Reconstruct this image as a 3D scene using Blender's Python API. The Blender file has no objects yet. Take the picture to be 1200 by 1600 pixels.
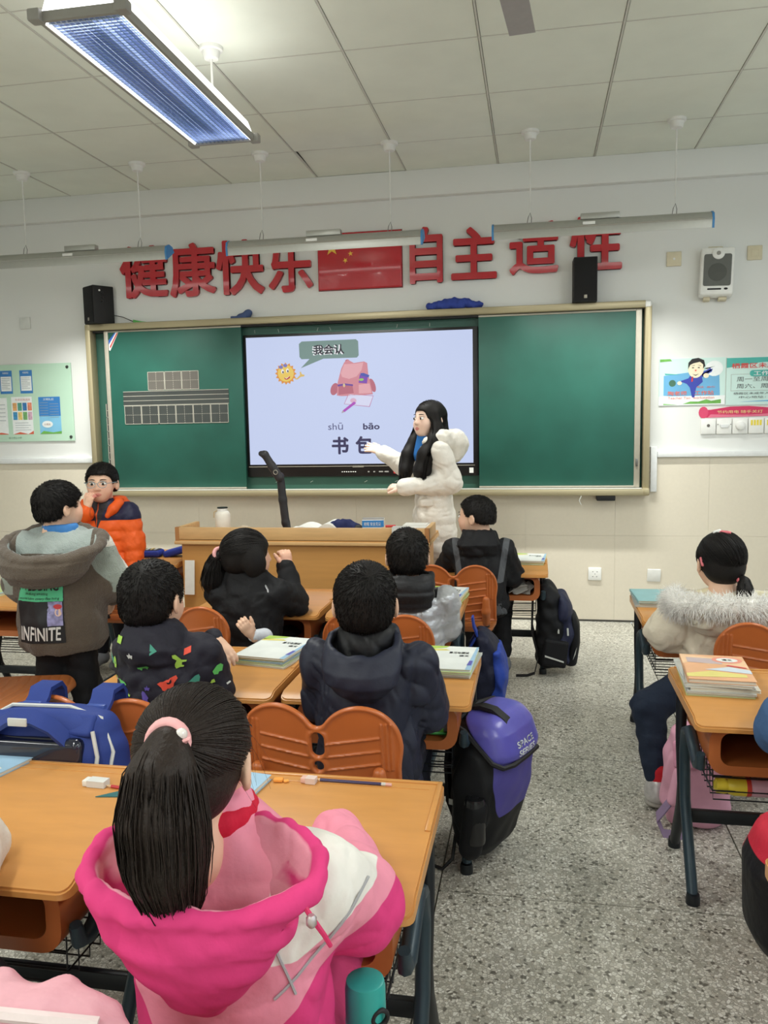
import bpy, bmesh, math, random
import numpy as np
from mathutils import Vector, Matrix
from mathutils.bvhtree import BVHTree
random.seed(7); RNG = np.random.default_rng(7)
SC = bpy.context.scene
COL = SC.collection
PI = math.pi

# ------------------------------------------------------------------ camera
cd = bpy.data.cameras.new('camera'); cam = bpy.data.objects.new('camera', cd); COL.objects.link(cam)
cd.sensor_fit = 'VERTICAL'; cd.sensor_height = 36.0; cd.lens = 1278.0 * 36.0 / 1600.0
cd.clip_start = 0.02; cd.clip_end = 60
_r = Vector((0.98322272, 0.18144756, -0.01870479)); _u = Vector((-0.00165589, 0.11141741, 0.99377232)); _w = Vector((-0.18240161, 0.97706855, -0.10984859))
cam.matrix_world = Matrix(((_r.x, _u.x, -_w.x, 0), (_r.y, _u.y, -_w.y, 0), (_r.z, _u.z, -_w.z, 1.40), (0, 0, 0, 1)))
SC.camera = cam
# ------------------------------------------------------------------ world and exposure
wd = bpy.data.worlds.new('world'); SC.world = wd; wd.use_nodes = True
_bg = wd.node_tree.nodes['Background']; _bg.inputs[0].default_value = (0.80, 0.90, 1.0, 1); _bg.inputs[1].default_value = 2.2
SC.view_settings.view_transform = 'Standard'; SC.view_settings.look = 'None'
SC.view_settings.exposure = 0.0; SC.view_settings.gamma = 1.0; SC.view_settings.use_curve_mapping = False
LAMP_W = 26.0      # watts of one louvre lamp
BOARD_W = 12.0      # watts of one board lamp

# ------------------------------------------------------------------ helpers
def lin(c):
    out = []
    for v in c[:3]:
        v = v / 255.0
        out.append(v / 12.92 if v <= 0.04045 else ((v + 0.055) / 1.055) ** 2.4)
    return (out[0], out[1], out[2], 1.0)

MATS = {}
def mat(name, col, rough=0.5, metal=0.0, spec=0.5, noise=None, bump=None, emit=None, alpha=None, trans=0.0, coat=0.0, layers=None, sheen=0.0, stretch=None, wave=None):
    """procedural material: colour + noise variation + noise bump; layers = [(float attribute, colour)] cut at zero"""
    if name in MATS: return MATS[name]
    m = bpy.data.materials.new(name); m.use_nodes = True; MATS[name] = m
    nt = m.node_tree; N = nt.nodes; L = nt.links; b = N['Principled BSDF']
    b.inputs['Roughness'].default_value = rough; b.inputs['Metallic'].default_value = metal
    b.inputs['Specular IOR Level'].default_value = spec
    b.inputs['Coat Weight'].default_value = coat; b.inputs['Sheen Weight'].default_value = sheen
    b.inputs['Transmission Weight'].default_value = trans
    if alpha is not None: b.inputs['Alpha'].default_value = alpha
    tc = N.new('ShaderNodeTexCoord'); vec = tc.outputs['Object']
    if stretch:
        mp = N.new('ShaderNodeMapping'); mp.inputs['Scale'].default_value = stretch
        L.new(vec, mp.inputs['Vector']); vec = mp.outputs['Vector']
    rgb = N.new('ShaderNodeRGB'); rgb.outputs[0].default_value = lin(col); cur = rgb.outputs[0]
    for attr, c in (layers or []):
        a = N.new('ShaderNodeAttribute'); a.attribute_name = attr
        mr = N.new('ShaderNodeMapRange'); mr.inputs['From Min'].default_value = -0.0008; mr.inputs['From Max'].default_value = 0.0008
        L.new(a.outputs['Fac'], mr.inputs['Value'])
        mx = N.new('ShaderNodeMix'); mx.data_type = 'RGBA'
        L.new(mr.outputs[0], mx.inputs['Factor']); L.new(cur, mx.inputs[6]); mx.inputs[7].default_value = lin(c); cur = mx.outputs[2]
    sc, am = noise if noise else (30.0, 0.05)
    nz = N.new('ShaderNodeTexNoise'); nz.inputs['Scale'].default_value = sc; nz.inputs['Detail'].default_value = 4
    L.new(vec, nz.inputs['Vector'])
    mr = N.new('ShaderNodeMapRange'); mr.inputs['From Min'].default_value = 0.25; mr.inputs['From Max'].default_value = 0.75
    mr.inputs['To Min'].default_value = 1 - am; mr.inputs['To Max'].default_value = 1 + am
    L.new(nz.outputs['Fac'], mr.inputs['Value'])
    vm = N.new('ShaderNodeVectorMath'); vm.operation = 'SCALE'; L.new(cur, vm.inputs[0]); L.new(mr.outputs[0], vm.inputs['Scale'])
    L.new(vm.outputs[0], b.inputs['Base Color'])
    if bump:
        n2 = N.new('ShaderNodeTexNoise'); n2.inputs['Scale'].default_value = bump[0]; n2.inputs['Detail'].default_value = 3
        L.new(vec, n2.inputs['Vector'])
        bp = N.new('ShaderNodeBump'); bp.inputs['Strength'].default_value = bump[1]; bp.inputs['Distance'].default_value = bump[2] if len(bump) > 2 else 0.01
        L.new(n2.outputs['Fac'], bp.inputs['Height']); L.new(bp.outputs[0], b.inputs['Normal'])
    if emit:
        L.new(vm.outputs[0], b.inputs['Emission Color']); b.inputs['Emission Strength'].default_value = emit
    return m

def tag(o, label=None, cat=None, group=None, kind=None):
    if label: o['label'] = label
    if cat: o['category'] = cat
    if group: o['group'] = group
    if kind: o['kind'] = kind
    return o

def thing(name, label, cat, loc=(0, 0, 0), rz=0.0, group=None):
    o = bpy.data.objects.new(name, None); COL.objects.link(o)
    o.location = loc; o.rotation_euler = (0, 0, rz); o.empty_display_size = 0.05
    return tag(o, label, cat, group)

def obj(name, me, m=None, parent=None, loc=None, rot=None):
    if isinstance(me, bmesh.types.BMesh):
        bm = me; me = bpy.data.meshes.new(name); bm.to_mesh(me); bm.free()
    if m is not None and len(me.materials) == 0:
        for mm in (m if isinstance(m, (list, tuple)) else [m]): me.materials.append(mm)
    o = bpy.data.objects.new(name, me); COL.objects.link(o)
    if parent is not None: o.parent = parent
    if loc is not None: o.location = loc
    if rot is not None: o.rotation_euler = rot
    return o

def smooth(me, ang=None):
    if isinstance(me, bpy.types.Object): me = me.data
    me.polygons.foreach_set('use_smooth', [True] * len(me.polygons))
    if ang is not None: me.set_sharp_from_angle(angle=math.radians(ang))
    return me

def copy_tree(o, parent=None):
    c = o.copy(); COL.objects.link(c); c.parent = parent
    for ch in list(o.children): copy_tree(ch, c)
    return c

def addbox(bm, x0, x1, y0, y1, z0, z1, bev=0.0, seg=2):
    vs = [bm.verts.new(p) for p in ((x0,y0,z0),(x1,y0,z0),(x1,y1,z0),(x0,y1,z0),(x0,y0,z1),(x1,y0,z1),(x1,y1,z1),(x0,y1,z1))]
    fs = [bm.faces.new([vs[i] for i in q]) for q in ((0,3,2,1),(4,5,6,7),(0,1,5,4),(1,2,6,5),(2,3,7,6),(3,0,4,7))]
    if bev > 0:
        es = list({e for f in fs for e in f.edges})
        bmesh.ops.bevel(bm, geom=es, offset=bev, segments=seg, affect='EDGES', profile=0.5)
def box(name, b, m, parent=None, bev=0.0, seg=2):
    bm = bmesh.new(); addbox(bm, *b, bev=bev, seg=seg)
    o = obj(name, bm, m, parent)
    if bev > 0: smooth(o, 35)
    return o
def addtube(bm, pts, r, n=8, caps=True):
    pts = [Vector(p) for p in pts]; k = len(pts)
    rs = r if isinstance(r, (list, tuple)) else [r] * k
    up = None; rings = []
    for i, p in enumerate(pts):
        t = (pts[min(i+1, k-1)] - pts[max(i-1, 0)]).normalized()
        if up is None:
            up = Vector((0, 0, 1)) if abs(t.z) < 0.9 else Vector((1, 0, 0))
        s = t.cross(up).normalized(); up = s.cross(t).normalized()
        rings.append([bm.verts.new(p + rs[i] * (math.cos(2*PI*j/n) * s + math.sin(2*PI*j/n) * up)) for j in range(n)])
    for a, b in zip(rings, rings[1:]):
        for j in range(n): bm.faces.new((a[j], a[(j+1) % n], b[(j+1) % n], b[j]))
    if caps: bm.faces.new(rings[0][::-1]); bm.faces.new(rings[-1])
def tube(name, pts, r, m, parent=None, n=8, loc=None):
    bm = bmesh.new(); addtube(bm, pts, r, n); bmesh.ops.recalc_face_normals(bm, faces=bm.faces)
    o = obj(name, bm, m, parent, loc); smooth(o, 50); return o
def addlathe(bm, prof, n=24, c=(0, 0, 0)):
    rings = []
    for r, z in prof:
        rings.append([bm.verts.new((c[0] + r*math.cos(2*PI*j/n), c[1] + r*math.sin(2*PI*j/n), c[2] + z)) for j in range(n)])
    for a, b in zip(rings, rings[1:]):
        for j in range(n): bm.faces.new((a[j], a[(j+1) % n], b[(j+1) % n], b[j]))
    bm.faces.new(rings[0][::-1]); bm.faces.new(rings[-1])
def lathe(name, prof, m, parent=None, n=24, c=(0, 0, 0), ang=40):
    bm = bmesh.new(); addlathe(bm, prof, n, c)
    o = obj(name, bm, m, parent); smooth(o, ang); return o
def rrect(x0, x1, z0, z1, r, n=5):
    out = []
    for cx, cz, a in ((x1-r, z1-r, 0), (x0+r, z1-r, PI/2), (x0+r, z0+r, PI), (x1-r, z0+r, 1.5*PI)):
        for i in range(n+1):
            t = a + PI/2*i/n; out.append((cx + r*math.cos(t), cz + r*math.sin(t)))
    return out
def addprism(bm, poly, y0, y1):
    """polygon in x,z pushed from y0 (front) to y1 (back)"""
    a = [bm.verts.new((p[0], y0, p[1])) for p in poly]; b = [bm.verts.new((p[0], y1, p[1])) for p in poly]
    k = len(poly); fs = [bm.faces.new(a), bm.faces.new(b[::-1])]
    for i in range(k): fs.append(bm.faces.new((a[(i+1) % k], a[i], b[i], b[(i+1) % k])))
    return fs
def prism(name, poly, y0, y1, m, parent=None, sm=None):
    bm = bmesh.new(); addprism(bm, poly, y0, y1); bmesh.ops.recalc_face_normals(bm, faces=bm.faces)
    o = obj(name, bm, m, parent)
    if sm: smooth(o, sm)
    return o
def slab(name, poly, z0, z1, m, parent=None, bev=0.0):
    """polygon in x,y pushed from z0 to z1"""
    bm = bmesh.new(); a = [bm.verts.new((p[0], p[1], z0)) for p in poly]; b = [bm.verts.new((p[0], p[1], z1)) for p in poly]
    k = len(poly); bm.faces.new(a[::-1]); top = bm.faces.new(b)
    for i in range(k): bm.faces.new((a[i], a[(i+1) % k], b[(i+1) % k], b[i]))
    if bev: bmesh.ops.bevel(bm, geom=list(top.edges), offset=bev, segments=2, affect='EDGES')
    bmesh.ops.recalc_face_normals(bm, faces=bm.faces)
    o = obj(name, bm, m, parent)
    smooth(o, 35); return o

def text_mesh(body, w, h, ext=0.0, off=0.0, keep=False, shear=0.0):
    """flat lettering in the x,z plane facing -y, fitted into w x h, lower left corner at the origin; off > 0 makes it bolder (union of shifted copies)"""
    c = bpy.data.curves.new('lettering', 'FONT'); c.body = body; c.resolution_u = 3; c.shear = shear
    o = bpy.data.objects.new('lettering', c); COL.objects.link(o)
    dg = bpy.context.evaluated_depsgraph_get(); dg.update()
    me = bpy.data.meshes.new_from_object(o.evaluated_get(dg)); bpy.data.objects.remove(o); bpy.data.curves.remove(c)
    co = np.empty(len(me.vertices) * 3); me.vertices.foreach_get('co', co); co = co.reshape(-1, 3)
    mn = co.min(0)-off; mxx = co.max(0)+off; sx = w / (mxx[0]-mn[0]); sz = h / (mxx[1]-mn[1])
    if keep: sx = sz = min(sx, sz)
    new = np.zeros_like(co); new[:, 0] = (co[:, 0]-mn[0])*sx; new[:, 2] = (co[:, 1]-mn[1])*sz
    me.vertices.foreach_set('co', new.ravel())
    bm = bmesh.new(); bm.from_mesh(me); bpy.data.meshes.remove(me)
    bmesh.ops.remove_doubles(bm, verts=bm.verts, dist=min(w, h) * 1e-4)
    bmesh.ops.recalc_face_normals(bm, faces=bm.faces)
    for f in bm.faces:
        if f.normal.y > 0: f.normal_flip()
    if ext > 0:
        geo = bmesh.ops.extrude_face_region(bm, geom=bm.faces[:])
        vs = [v for v in geo['geom'] if isinstance(v, bmesh.types.BMVert)]
        bmesh.ops.translate(bm, verts=vs, vec=(0, -ext, 0))
        bmesh.ops.recalc_face_normals(bm, faces=bm.faces)
    if off > 0:
        src = bm.copy(); tmp = bpy.data.meshes.new('tmp'); src.to_mesh(tmp); src.free(); n = 8 if off < .02 else 12
        for k in range(n):
            k0 = len(bm.verts); bm.from_mesh(tmp); bm.verts.ensure_lookup_table(); a = 2*PI*(k+.5)/n
            bmesh.ops.translate(bm, verts=bm.verts[k0:], vec=(off*sx*math.cos(a)*1.05, -.00002*k, off*sz*math.sin(a)*1.05))
        bpy.data.meshes.remove(tmp)
    return bm
def text(name, body, x, y, z, w, h, m, parent=None, ext=0.0, off=0.0, keep=False, shear=0.0):
    return obj(name, text_mesh(body, w, h, ext, off, keep=keep, shear=shear), m, parent, (x, y, z))
def flat(name, poly, y, m, parent=None):
    """flat print in the x,z plane facing -y, 0.4 mm thick"""
    return prism(name, poly, y - 0.0004, y, m, parent)
def ellpoly(cx, cz, rx, rz, n=20, a0=0, a1=2*PI, rot=0):
    out = []
    for i in range(n):
        t = a0 + (a1-a0)*i/(n if a1-a0 >= 2*PI-1e-6 else n-1); x = rx*math.cos(t); z = rz*math.sin(t)
        out.append((cx + x*math.cos(rot) - z*math.sin(rot), cz + x*math.sin(rot) + z*math.cos(rot)))
    return out
def rectp(x0, x1, z0, z1): return [(x0, z0), (x1, z0), (x1, z1), (x0, z1)]

# ------------------------------------------------------------------ signed-distance modelling
def _smin(a, b, k):
    h = np.clip(0.5 + 0.5*(b-a)/k, 0, 1); return b + (a-b)*h - k*h*(1-h)
class SDF:
    """soft solids built from tapered limbs, ellipsoids and lofts, turned into one smooth mesh"""
    def __init__(s): s.ops = []
    def add(s, fn, lo, hi, k=0.02, op='u'): s.ops.append((fn, np.array(lo, float), np.array(hi, float), k, op)); return s
    def cone(s, a, b, ra, rb, k=0.02, op='u', quilt=None, flat=None):
        a = np.array(a, float); b = np.array(b, float); ab = b-a; L2 = max(ab@ab, 1e-9); Ln = math.sqrt(L2)
        def fn(X, Y, Z):
            px, py, pz = X-a[0], Y-a[1], Z-a[2]
            t = np.clip((px*ab[0]+py*ab[1]+pz*ab[2])/L2, 0, 1)
            dx, dy, dz = px-t*ab[0], py-t*ab[1], pz-t*ab[2]
            if flat is not None:
                n, f = flat; q = dx*n[0]+dy*n[1]+dz*n[2]
                dx = dx+q*n[0]*(f-1); dy = dy+q*n[1]*(f-1); dz = dz+q*n[2]*(f-1)
            r = ra+(rb-ra)*t
            if quilt: r = r + quilt[0]*(np.abs(np.sin(PI*t*Ln/quilt[1]))**0.7 - 0.7)
            return np.sqrt(dx*dx+dy*dy+dz*dz)-r
        R = max(ra, rb)+0.012
        return s.add(fn, np.minimum(a, b)-R, np.maximum(a, b)+R, k, op)
    def chain(s, pts, rs, k=0.02, op='u', **kw):
        for i in range(len(pts)-1): s.cone(pts[i], pts[i+1], rs[i], rs[i+1], k, op, **kw)
        return s
    def ell(s, c, r, k=0.02, op='u', rot=None):
        c = np.array(c, float); r = np.array(r, float); M3 = np.array(rot) if rot is not None else np.eye(3)
        def fn(X, Y, Z):
            px, py, pz = X-c[0], Y-c[1], Z-c[2]
            q = [M3[0, i]*px+M3[1, i]*py+M3[2, i]*pz for i in range(3)]
            k0 = np.sqrt(sum((q[i]/r[i])**2 for i in range(3))); k1 = np.sqrt(sum((q[i]/r[i]**2)**2 for i in range(3)))+1e-6
            return k0*(k0-1)/k1
        ext = np.abs(M3)@r
        return s.add(fn, c-ext, c+ext, k, op)
    def box(s, c, h, rnd=0.01, k=0.01, op='u', rot=None):
        c = np.array(c, float); h = np.array(h, float); M3 = np.array(rot) if rot is not None else np.eye(3)
        def fn(X, Y, Z):
            px, py, pz = X-c[0], Y-c[1], Z-c[2]
            q = [np.abs(M3[0, i]*px+M3[1, i]*py+M3[2, i]*pz)-h[i]+rnd for i in range(3)]
            o = np.sqrt(np.maximum(q[0], 0)**2+np.maximum(q[1], 0)**2+np.maximum(q[2], 0)**2)
            return o+np.minimum(np.maximum(q[0], np.maximum(q[1], q[2])), 0)-rnd
        ext = np.abs(M3)@h
        return s.add(fn, c-ext, c+ext, k, op)
    def loft(s, rings, k=0.02, op='u', p=2.3, quilt=None, cap=0.012, yscale=None):
        """rings = (z, cx, cy, rx, ry) from low to high"""
        r = np.array(rings, float); zs = r[:, 0]
        def fn(X, Y, Z):
            Zc = np.clip(Z, zs[0], zs[-1])
            cx, cy, rx, ry = [np.interp(Zc, zs, r[:, i]) for i in (1, 2, 3, 4)]
            if quilt:
                o = quilt[0]*(np.abs(np.sin(PI*(Z-zs[0])/quilt[1]))**0.7-0.7); rx = rx+o; ry = ry+o
            u = (np.abs(X-cx)/rx)**p+(np.abs(Y-cy)/ry)**p
            d = (u**(1/p)-1)*np.minimum(rx, ry)
            e = np.maximum(zs[0]-Z, Z-zs[-1])
            return _smax(d, e, cap)
        lo = np.array([(r[:, 1]-r[:, 3]).min(), (r[:, 2]-r[:, 4]).min(), zs[0]])-0.012
        hi = np.array([(r[:, 1]+r[:, 3]).max(), (r[:, 2]+r[:, 4]).max(), zs[-1]])+0.012
        return s.add(fn, lo, hi, k, op)
    def half(s, p, n, k=0.006):
        """cut everything on the side the normal points to"""
        p = np.array(p, float); n = np.array(n, float); n = n/np.linalg.norm(n)
        return s.add(lambda X, Y, Z: (X-p[0])*n[0]+(Y-p[1])*n[1]+(Z-p[2])*n[2], None if False else (-9,)*3, (9,)*3, k, 'cut')
    def mesh(s, res=0.006, disp=None, name='body', fields=None):
        lo = np.min([o[1] for o in s.ops if o[4] == 'u'], 0)-0.03; hi = np.max([o[2] for o in s.ops if o[4] == 'u'], 0)+0.03
        n = np.ceil((hi-lo)/res).astype(int)+1
        ax = [lo[i]+res*np.arange(n[i]) for i in range(3)]
        D = np.full(n, 0.2, np.float32)
        for fn, l, h, k, op in s.ops:
            m = 0.03+k
            i0 = [max(0, int(np.searchsorted(ax[i], l[i]-m))) for i in range(3)]; i1 = [min(n[i], int(np.searchsorted(ax[i], h[i]+m))) for i in range(3)]
            if any(i1[i]-i0[i] < 1 for i in range(3)): continue
            sl = tuple(slice(i0[i], i1[i]) for i in range(3))
            X, Y, Z = np.meshgrid(*[ax[i][i0[i]:i1[i]] for i in range(3)], indexing='ij', sparse=True)
            d = fn(X, Y, Z).astype(np.float32)
            if op == 'u': D[sl] = _smin(D[sl], d, k)
            elif op == 's': D[sl] = -_smin(-D[sl], d, k)
            elif op == 'cut': D[sl] = -_smin(-D[sl], -d, k)
        if disp is not None:
            near = np.nonzero(np.abs(D) < 0.025)
            D[near] -= disp(ax[0][near[0]], ax[1][near[1]], ax[2][near[2]]).astype(np.float32)
        return nets(D, lo, res, name)
def _smax(a, b, k): return -_smin(-a, -b, k)
def nets(D, lo, res, name):
    S = D < 0
    c = np.zeros(np.array(D.shape)-1, np.uint8)
    for dx in (0, 1):
        for dy in (0, 1):
            for dz in (0, 1): c += S[dx:D.shape[0]-1+dx, dy:D.shape[1]-1+dy, dz:D.shape[2]-1+dz]
    act = (c > 0) & (c < 8); idx = np.full(act.shape, -1, np.int64); cells = np.argwhere(act); idx[act] = np.arange(len(cells))
    acc = np.zeros((len(cells), 3)); cnt = np.zeros(len(cells))
    corner = [(a, b, d) for a in (0, 1) for b in (0, 1) for d in (0, 1)]
    vals = {q: D[cells[:, 0]+q[0], cells[:, 1]+q[1], cells[:, 2]+q[2]] for q in corner}
    for q in corner:
        for axn in range(3):
            if q[axn] == 0:
                q2 = list(q); q2[axn] = 1; q2 = tuple(q2)
                a, b = vals[q], vals[q2]; m = (a < 0) != (b < 0); t = np.where(m, a/np.where(m, a-b, 1), 0)
                for j in range(3):
                    acc[:, j] += np.where(m, q[j] + (t if j == axn else 0), 0)
                cnt += m
    co = lo + res*(cells+acc/cnt[:, None])
    quads = []
    for axn in range(3):
        sa = [slice(None)]*3; sb = [slice(None)]*3; sa[axn] = slice(0, -1); sb[axn] = slice(1, None)
        A = S[tuple(sa)]; B = S[tuple(sb)]
        e = np.argwhere(A != B); u, v = (axn+1) % 3, (axn+2) % 3
        e = e[(e[:, u] > 0) & (e[:, v] > 0) & (e[:, u] < D.shape[u]-1) & (e[:, v] < D.shape[v]-1)]
        if len(e) == 0: continue
        ins = A[e[:, 0], e[:, 1], e[:, 2]]
        def at(du, dv):
            f = e.copy(); f[:, u] -= du; f[:, v] -= dv; return idx[f[:, 0], f[:, 1], f[:, 2]]
        q = np.stack([at(1, 1), at(0, 1), at(0, 0), at(1, 0)], 1)
        q[~ins] = q[~ins][:, ::-1]
        quads.append(q)
    q = np.concatenate(quads); q = q[(q >= 0).all(1)]
    return raw_mesh(name, co, q)
def raw_mesh(name, co, q):
    me = bpy.data.meshes.new(name); nv, nf, w = len(co), len(q), q.shape[1]
    me.vertices.add(nv); me.vertices.foreach_set('co', np.asarray(co, np.float32).ravel())
    me.loops.add(nf*w); me.loops.foreach_set('vertex_index', q.astype(np.int32).ravel())
    me.polygons.add(nf); me.polygons.foreach_set('loop_start', np.arange(0, nf*w, w, dtype=np.int32))
    me.update(calc_edges=True); me.validate()
    me.polygons.foreach_set('use_smooth', np.ones(nf, bool))
    return me
def coords(me):
    co = np.empty(len(me.vertices)*3, np.float32); me.vertices.foreach_get('co', co); return co.reshape(-1, 3)
def field(me, name, vals):
    a = me.attributes.new(name, 'FLOAT', 'POINT'); a.data.foreach_set('value', np.asarray(vals, np.float32))
def join_meshes(name, mes):
    bm = bmesh.new()
    for me in mes: bm.from_mesh(me)
    out = bpy.data.meshes.new(name); bm.to_mesh(out); bm.free()
    for me in mes: bpy.data.meshes.remove(me)
    smooth(out); return out
def waves(seed, scale, amp, n=6, an=(1, 1, 1)):
    r = np.random.default_rng(seed); ks = r.normal(size=(n, 3))*np.array(an); ks = ks/np.linalg.norm(ks, axis=1)[:, None]*2*PI/scale*r.uniform(.6, 1.5, (n, 1)); ph = r.uniform(0, 2*PI, n)
    def f(X, Y, Z):
        o = 0
        for kx, p in zip(ks, ph): o = o+np.sin(kx[0]*X+kx[1]*Y+kx[2]*Z+p)
        return amp*o/math.sqrt(n)
    return f
def strands_mesh(name, paths, radii, nside=3):
    """paths: (n strands, k points, 3); radii: (k,) or (n,k)"""
    P = np.asarray(paths, float); n, k, _ = P.shape; R = np.broadcast_to(np.asarray(radii, float), (n, k))
    T = np.gradient(P, axis=1); T /= np.linalg.norm(T, axis=2, keepdims=True)+1e-9
    ref = np.where(np.abs(T[..., 2:3]) < 0.9, np.array([0., 0, 1]), np.array([1., 0, 0])); Sd = np.cross(T, ref); Sd /= np.linalg.norm(Sd, axis=2, keepdims=True)+1e-9; U = np.cross(Sd, T)
    rings = [P+R[..., None]*(math.cos(2*PI*j/nside)*Sd+math.sin(2*PI*j/nside)*U) for j in range(nside)]
    co = np.stack(rings, 2).reshape(-1, 3)
    base = (np.arange(n)*k*nside)[:, None, None]+(np.arange(k-1)*nside)[None, :, None]; j = np.arange(nside)[None, None, :]; j2 = (j+1) % nside
    q = np.stack([base+j, base+j2, base+nside+j2, base+nside+j], -1).reshape(-1, 4)
    return raw_mesh(name, co, q)
def rotm(rx=0, ry=0, rz=0):
    return np.array((Matrix.Rotation(rz, 3, 'Z') @ Matrix.Rotation(ry, 3, 'Y') @ Matrix.Rotation(rx, 3, 'X')))
# ================================================================== the room
XL, XR, YB, YW, ZC = -4.6, 3.4, -3.6, 5.72, 3.077
m_wall = mat('wall_paint', (226, 227, 224), 0.75, noise=(1.2, 0.02), bump=(180, 0.05, 0.002))
m_wain = mat('wainscot_tile', (221, 212, 194), 0.35, noise=(60, 0.02), bump=(400, 0.06, 0.001))
m_tile = mat('ceiling_tile', (222, 226, 215), 0.9, noise=(5, 0.035), bump=(320, 0.12, 0.002))
m_bar = mat('ceiling_bar', (196, 195, 186), 0.6)
m_dark = mat('dark_gap', (70, 68, 62), 0.9)
m_trim = mat('white_trim', (222, 224, 224), 0.45)

def terrazzo():
    m = bpy.data.materials.new('terrazzo'); m.use_nodes = True; nt = m.node_tree; N = nt.nodes; L = nt.links; b = N['Principled BSDF']
    tc = N.new('ShaderNodeTexCoord')
    def vor(scale, feat):
        v = N.new('ShaderNodeTexVoronoi'); v.feature = feat; v.inputs['Scale'].default_value = scale; v.inputs['Randomness'].default_value = 1.0
        L.new(warp.outputs[0], v.inputs['Vector']); return v
    nz = N.new('ShaderNodeTexNoise'); nz.inputs['Scale'].default_value = 60; L.new(tc.outputs['Object'], nz.inputs['Vector'])
    warp = N.new('ShaderNodeVectorMath'); warp.operation = 'MULTIPLY_ADD'; L.new(nz.outputs['Color'], warp.inputs[0]); warp.inputs[1].default_value = (0.012, 0.012, 0); L.new(tc.outputs['Object'], warp.inputs[2])
    v1 = vor(112, 'F1'); e1 = vor(112, 'DISTANCE_TO_EDGE')
    sep = N.new('ShaderNodeSeparateColor'); L.new(v1.outputs['Color'], sep.inputs[0])
    cr = N.new('ShaderNodeValToRGB'); L.new(sep.outputs[0], cr.inputs[0]); cr.color_ramp.interpolation = 'CONSTANT'
    el = cr.color_ramp.elements; el[0].position = 0; el[0].color = lin((104, 101, 93)); el[1].position = 0.07; el[1].color = lin((168, 165, 154))
    for p, c in ((0.28, (194, 191, 180)), (0.5, (210, 207, 196)), (0.72, (222, 220, 211)), (0.9, (180, 175, 162))):
        e = el.new(p); e.color = lin(c)
    ed = N.new('ShaderNodeMapRange'); ed.inputs['From Min'].default_value = 0.03; ed.inputs['From Max'].default_value = 0.10; L.new(e1.outputs['Distance'], ed.inputs['Value'])
    mx = N.new('ShaderNodeMix'); mx.data_type = 'RGBA'; L.new(ed.outputs[0], mx.inputs['Factor']); mx.inputs[6].default_value = lin((146, 143, 132)); L.new(cr.outputs[0], mx.inputs[7])
    n2 = N.new('ShaderNodeTexNoise'); n2.inputs['Scale'].default_value = 2.2; n2.inputs['Detail'].default_value = 5; L.new(tc.outputs['Object'], n2.inputs['Vector'])
    mr = N.new('ShaderNodeMapRange'); mr.inputs['From Min'].default_value = 0.3; mr.inputs['From Max'].default_value = 0.7; mr.inputs['To Min'].default_value = 0.90; mr.inputs['To Max'].default_value = 1.14; L.new(n2.outputs['Fac'], mr.inputs['Value'])
    sc = N.new('ShaderNodeVectorMath'); sc.operation = 'SCALE'; L.new(mx.outputs[2], sc.inputs[0]); L.new(mr.outputs[0], sc.inputs['Scale']); L.new(sc.outputs[0], b.inputs['Base Color'])
    b.inputs['Roughness'].default_value = 0.33; b.inputs['Specular IOR Level'].default_value = 0.5
    return m
m_terr = terrazzo()
m_strip = mat('divider_strip', (112, 106, 92), 0.5)

# floor: terrazzo slabs between thin divider strips
fl = box('floor', (XL, XR, YB, YW, -0.12, -0.012), m_strip); tag(fl, 'speckled grey terrazzo classroom floor in large slabs', None, None, 'structure')
fx = [XL, -4.02, -2.775, -1.53, -0.285, 0.645, 1.575, 2.505, XR]; fy = [YB, -2.89, -1.85, -0.81, 0.23, 1.265, 2.30, 3.335, 4.37, 5.40, YW]
for i in range(len(fx)-1):
    for j in range(len(fy)-1):
        box('floor_slab', (fx[i]+.0025, fx[i+1]-.0025, fy[j]+.0025, fy[j+1]-.0025, -0.02, 0), m_terr, fl)

# front wall with a tiled lower part
wf = box('wall_front', (XL-.1, XR+.1, YW, YW+0.15, 0, ZC+.1), m_wall); tag(wf, 'white front wall behind the blackboard', kind='structure')
tx = XL
row = ((0.012, 0.5990), (0.5998, 1.130))
xs = [XL] + [0.53 + 0.6*k for k in range(-8, 5)] + [XR]
for a, b in zip(xs, xs[1:]):
    for z0, z1 in row: box('wainscot_tile', (a+.0004, b-.0004, YW-0.012, YW, z0, z1), m_wain, wf)
box('dado_rail', (XL, -3.262, YW-0.035, YW, 1.13, 1.172), m_trim, wf, bev=.004)
box('dado_rail', (0.795, XR, YW-0.035, YW, 1.13, 1.168), m_trim, wf, bev=.004)
box('edge_strip', (0.752, 0.793, YW-0.04, YW, 0.90, 1.20), m_trim, wf, bev=.003)
tr = box('trim_1', (XL, XR, YW-0.06, YW, 2.905, ZC), m_wall, bev=.004); tag(tr, 'white beam where the front wall meets the ceiling', kind='structure')
bs = box('baseboard_front', (XL, XR, YW-0.016, YW-0.011, 0, 0.013), m_dark); tag(bs, 'dark open joint at the foot of the front wall', kind='structure')

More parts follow.
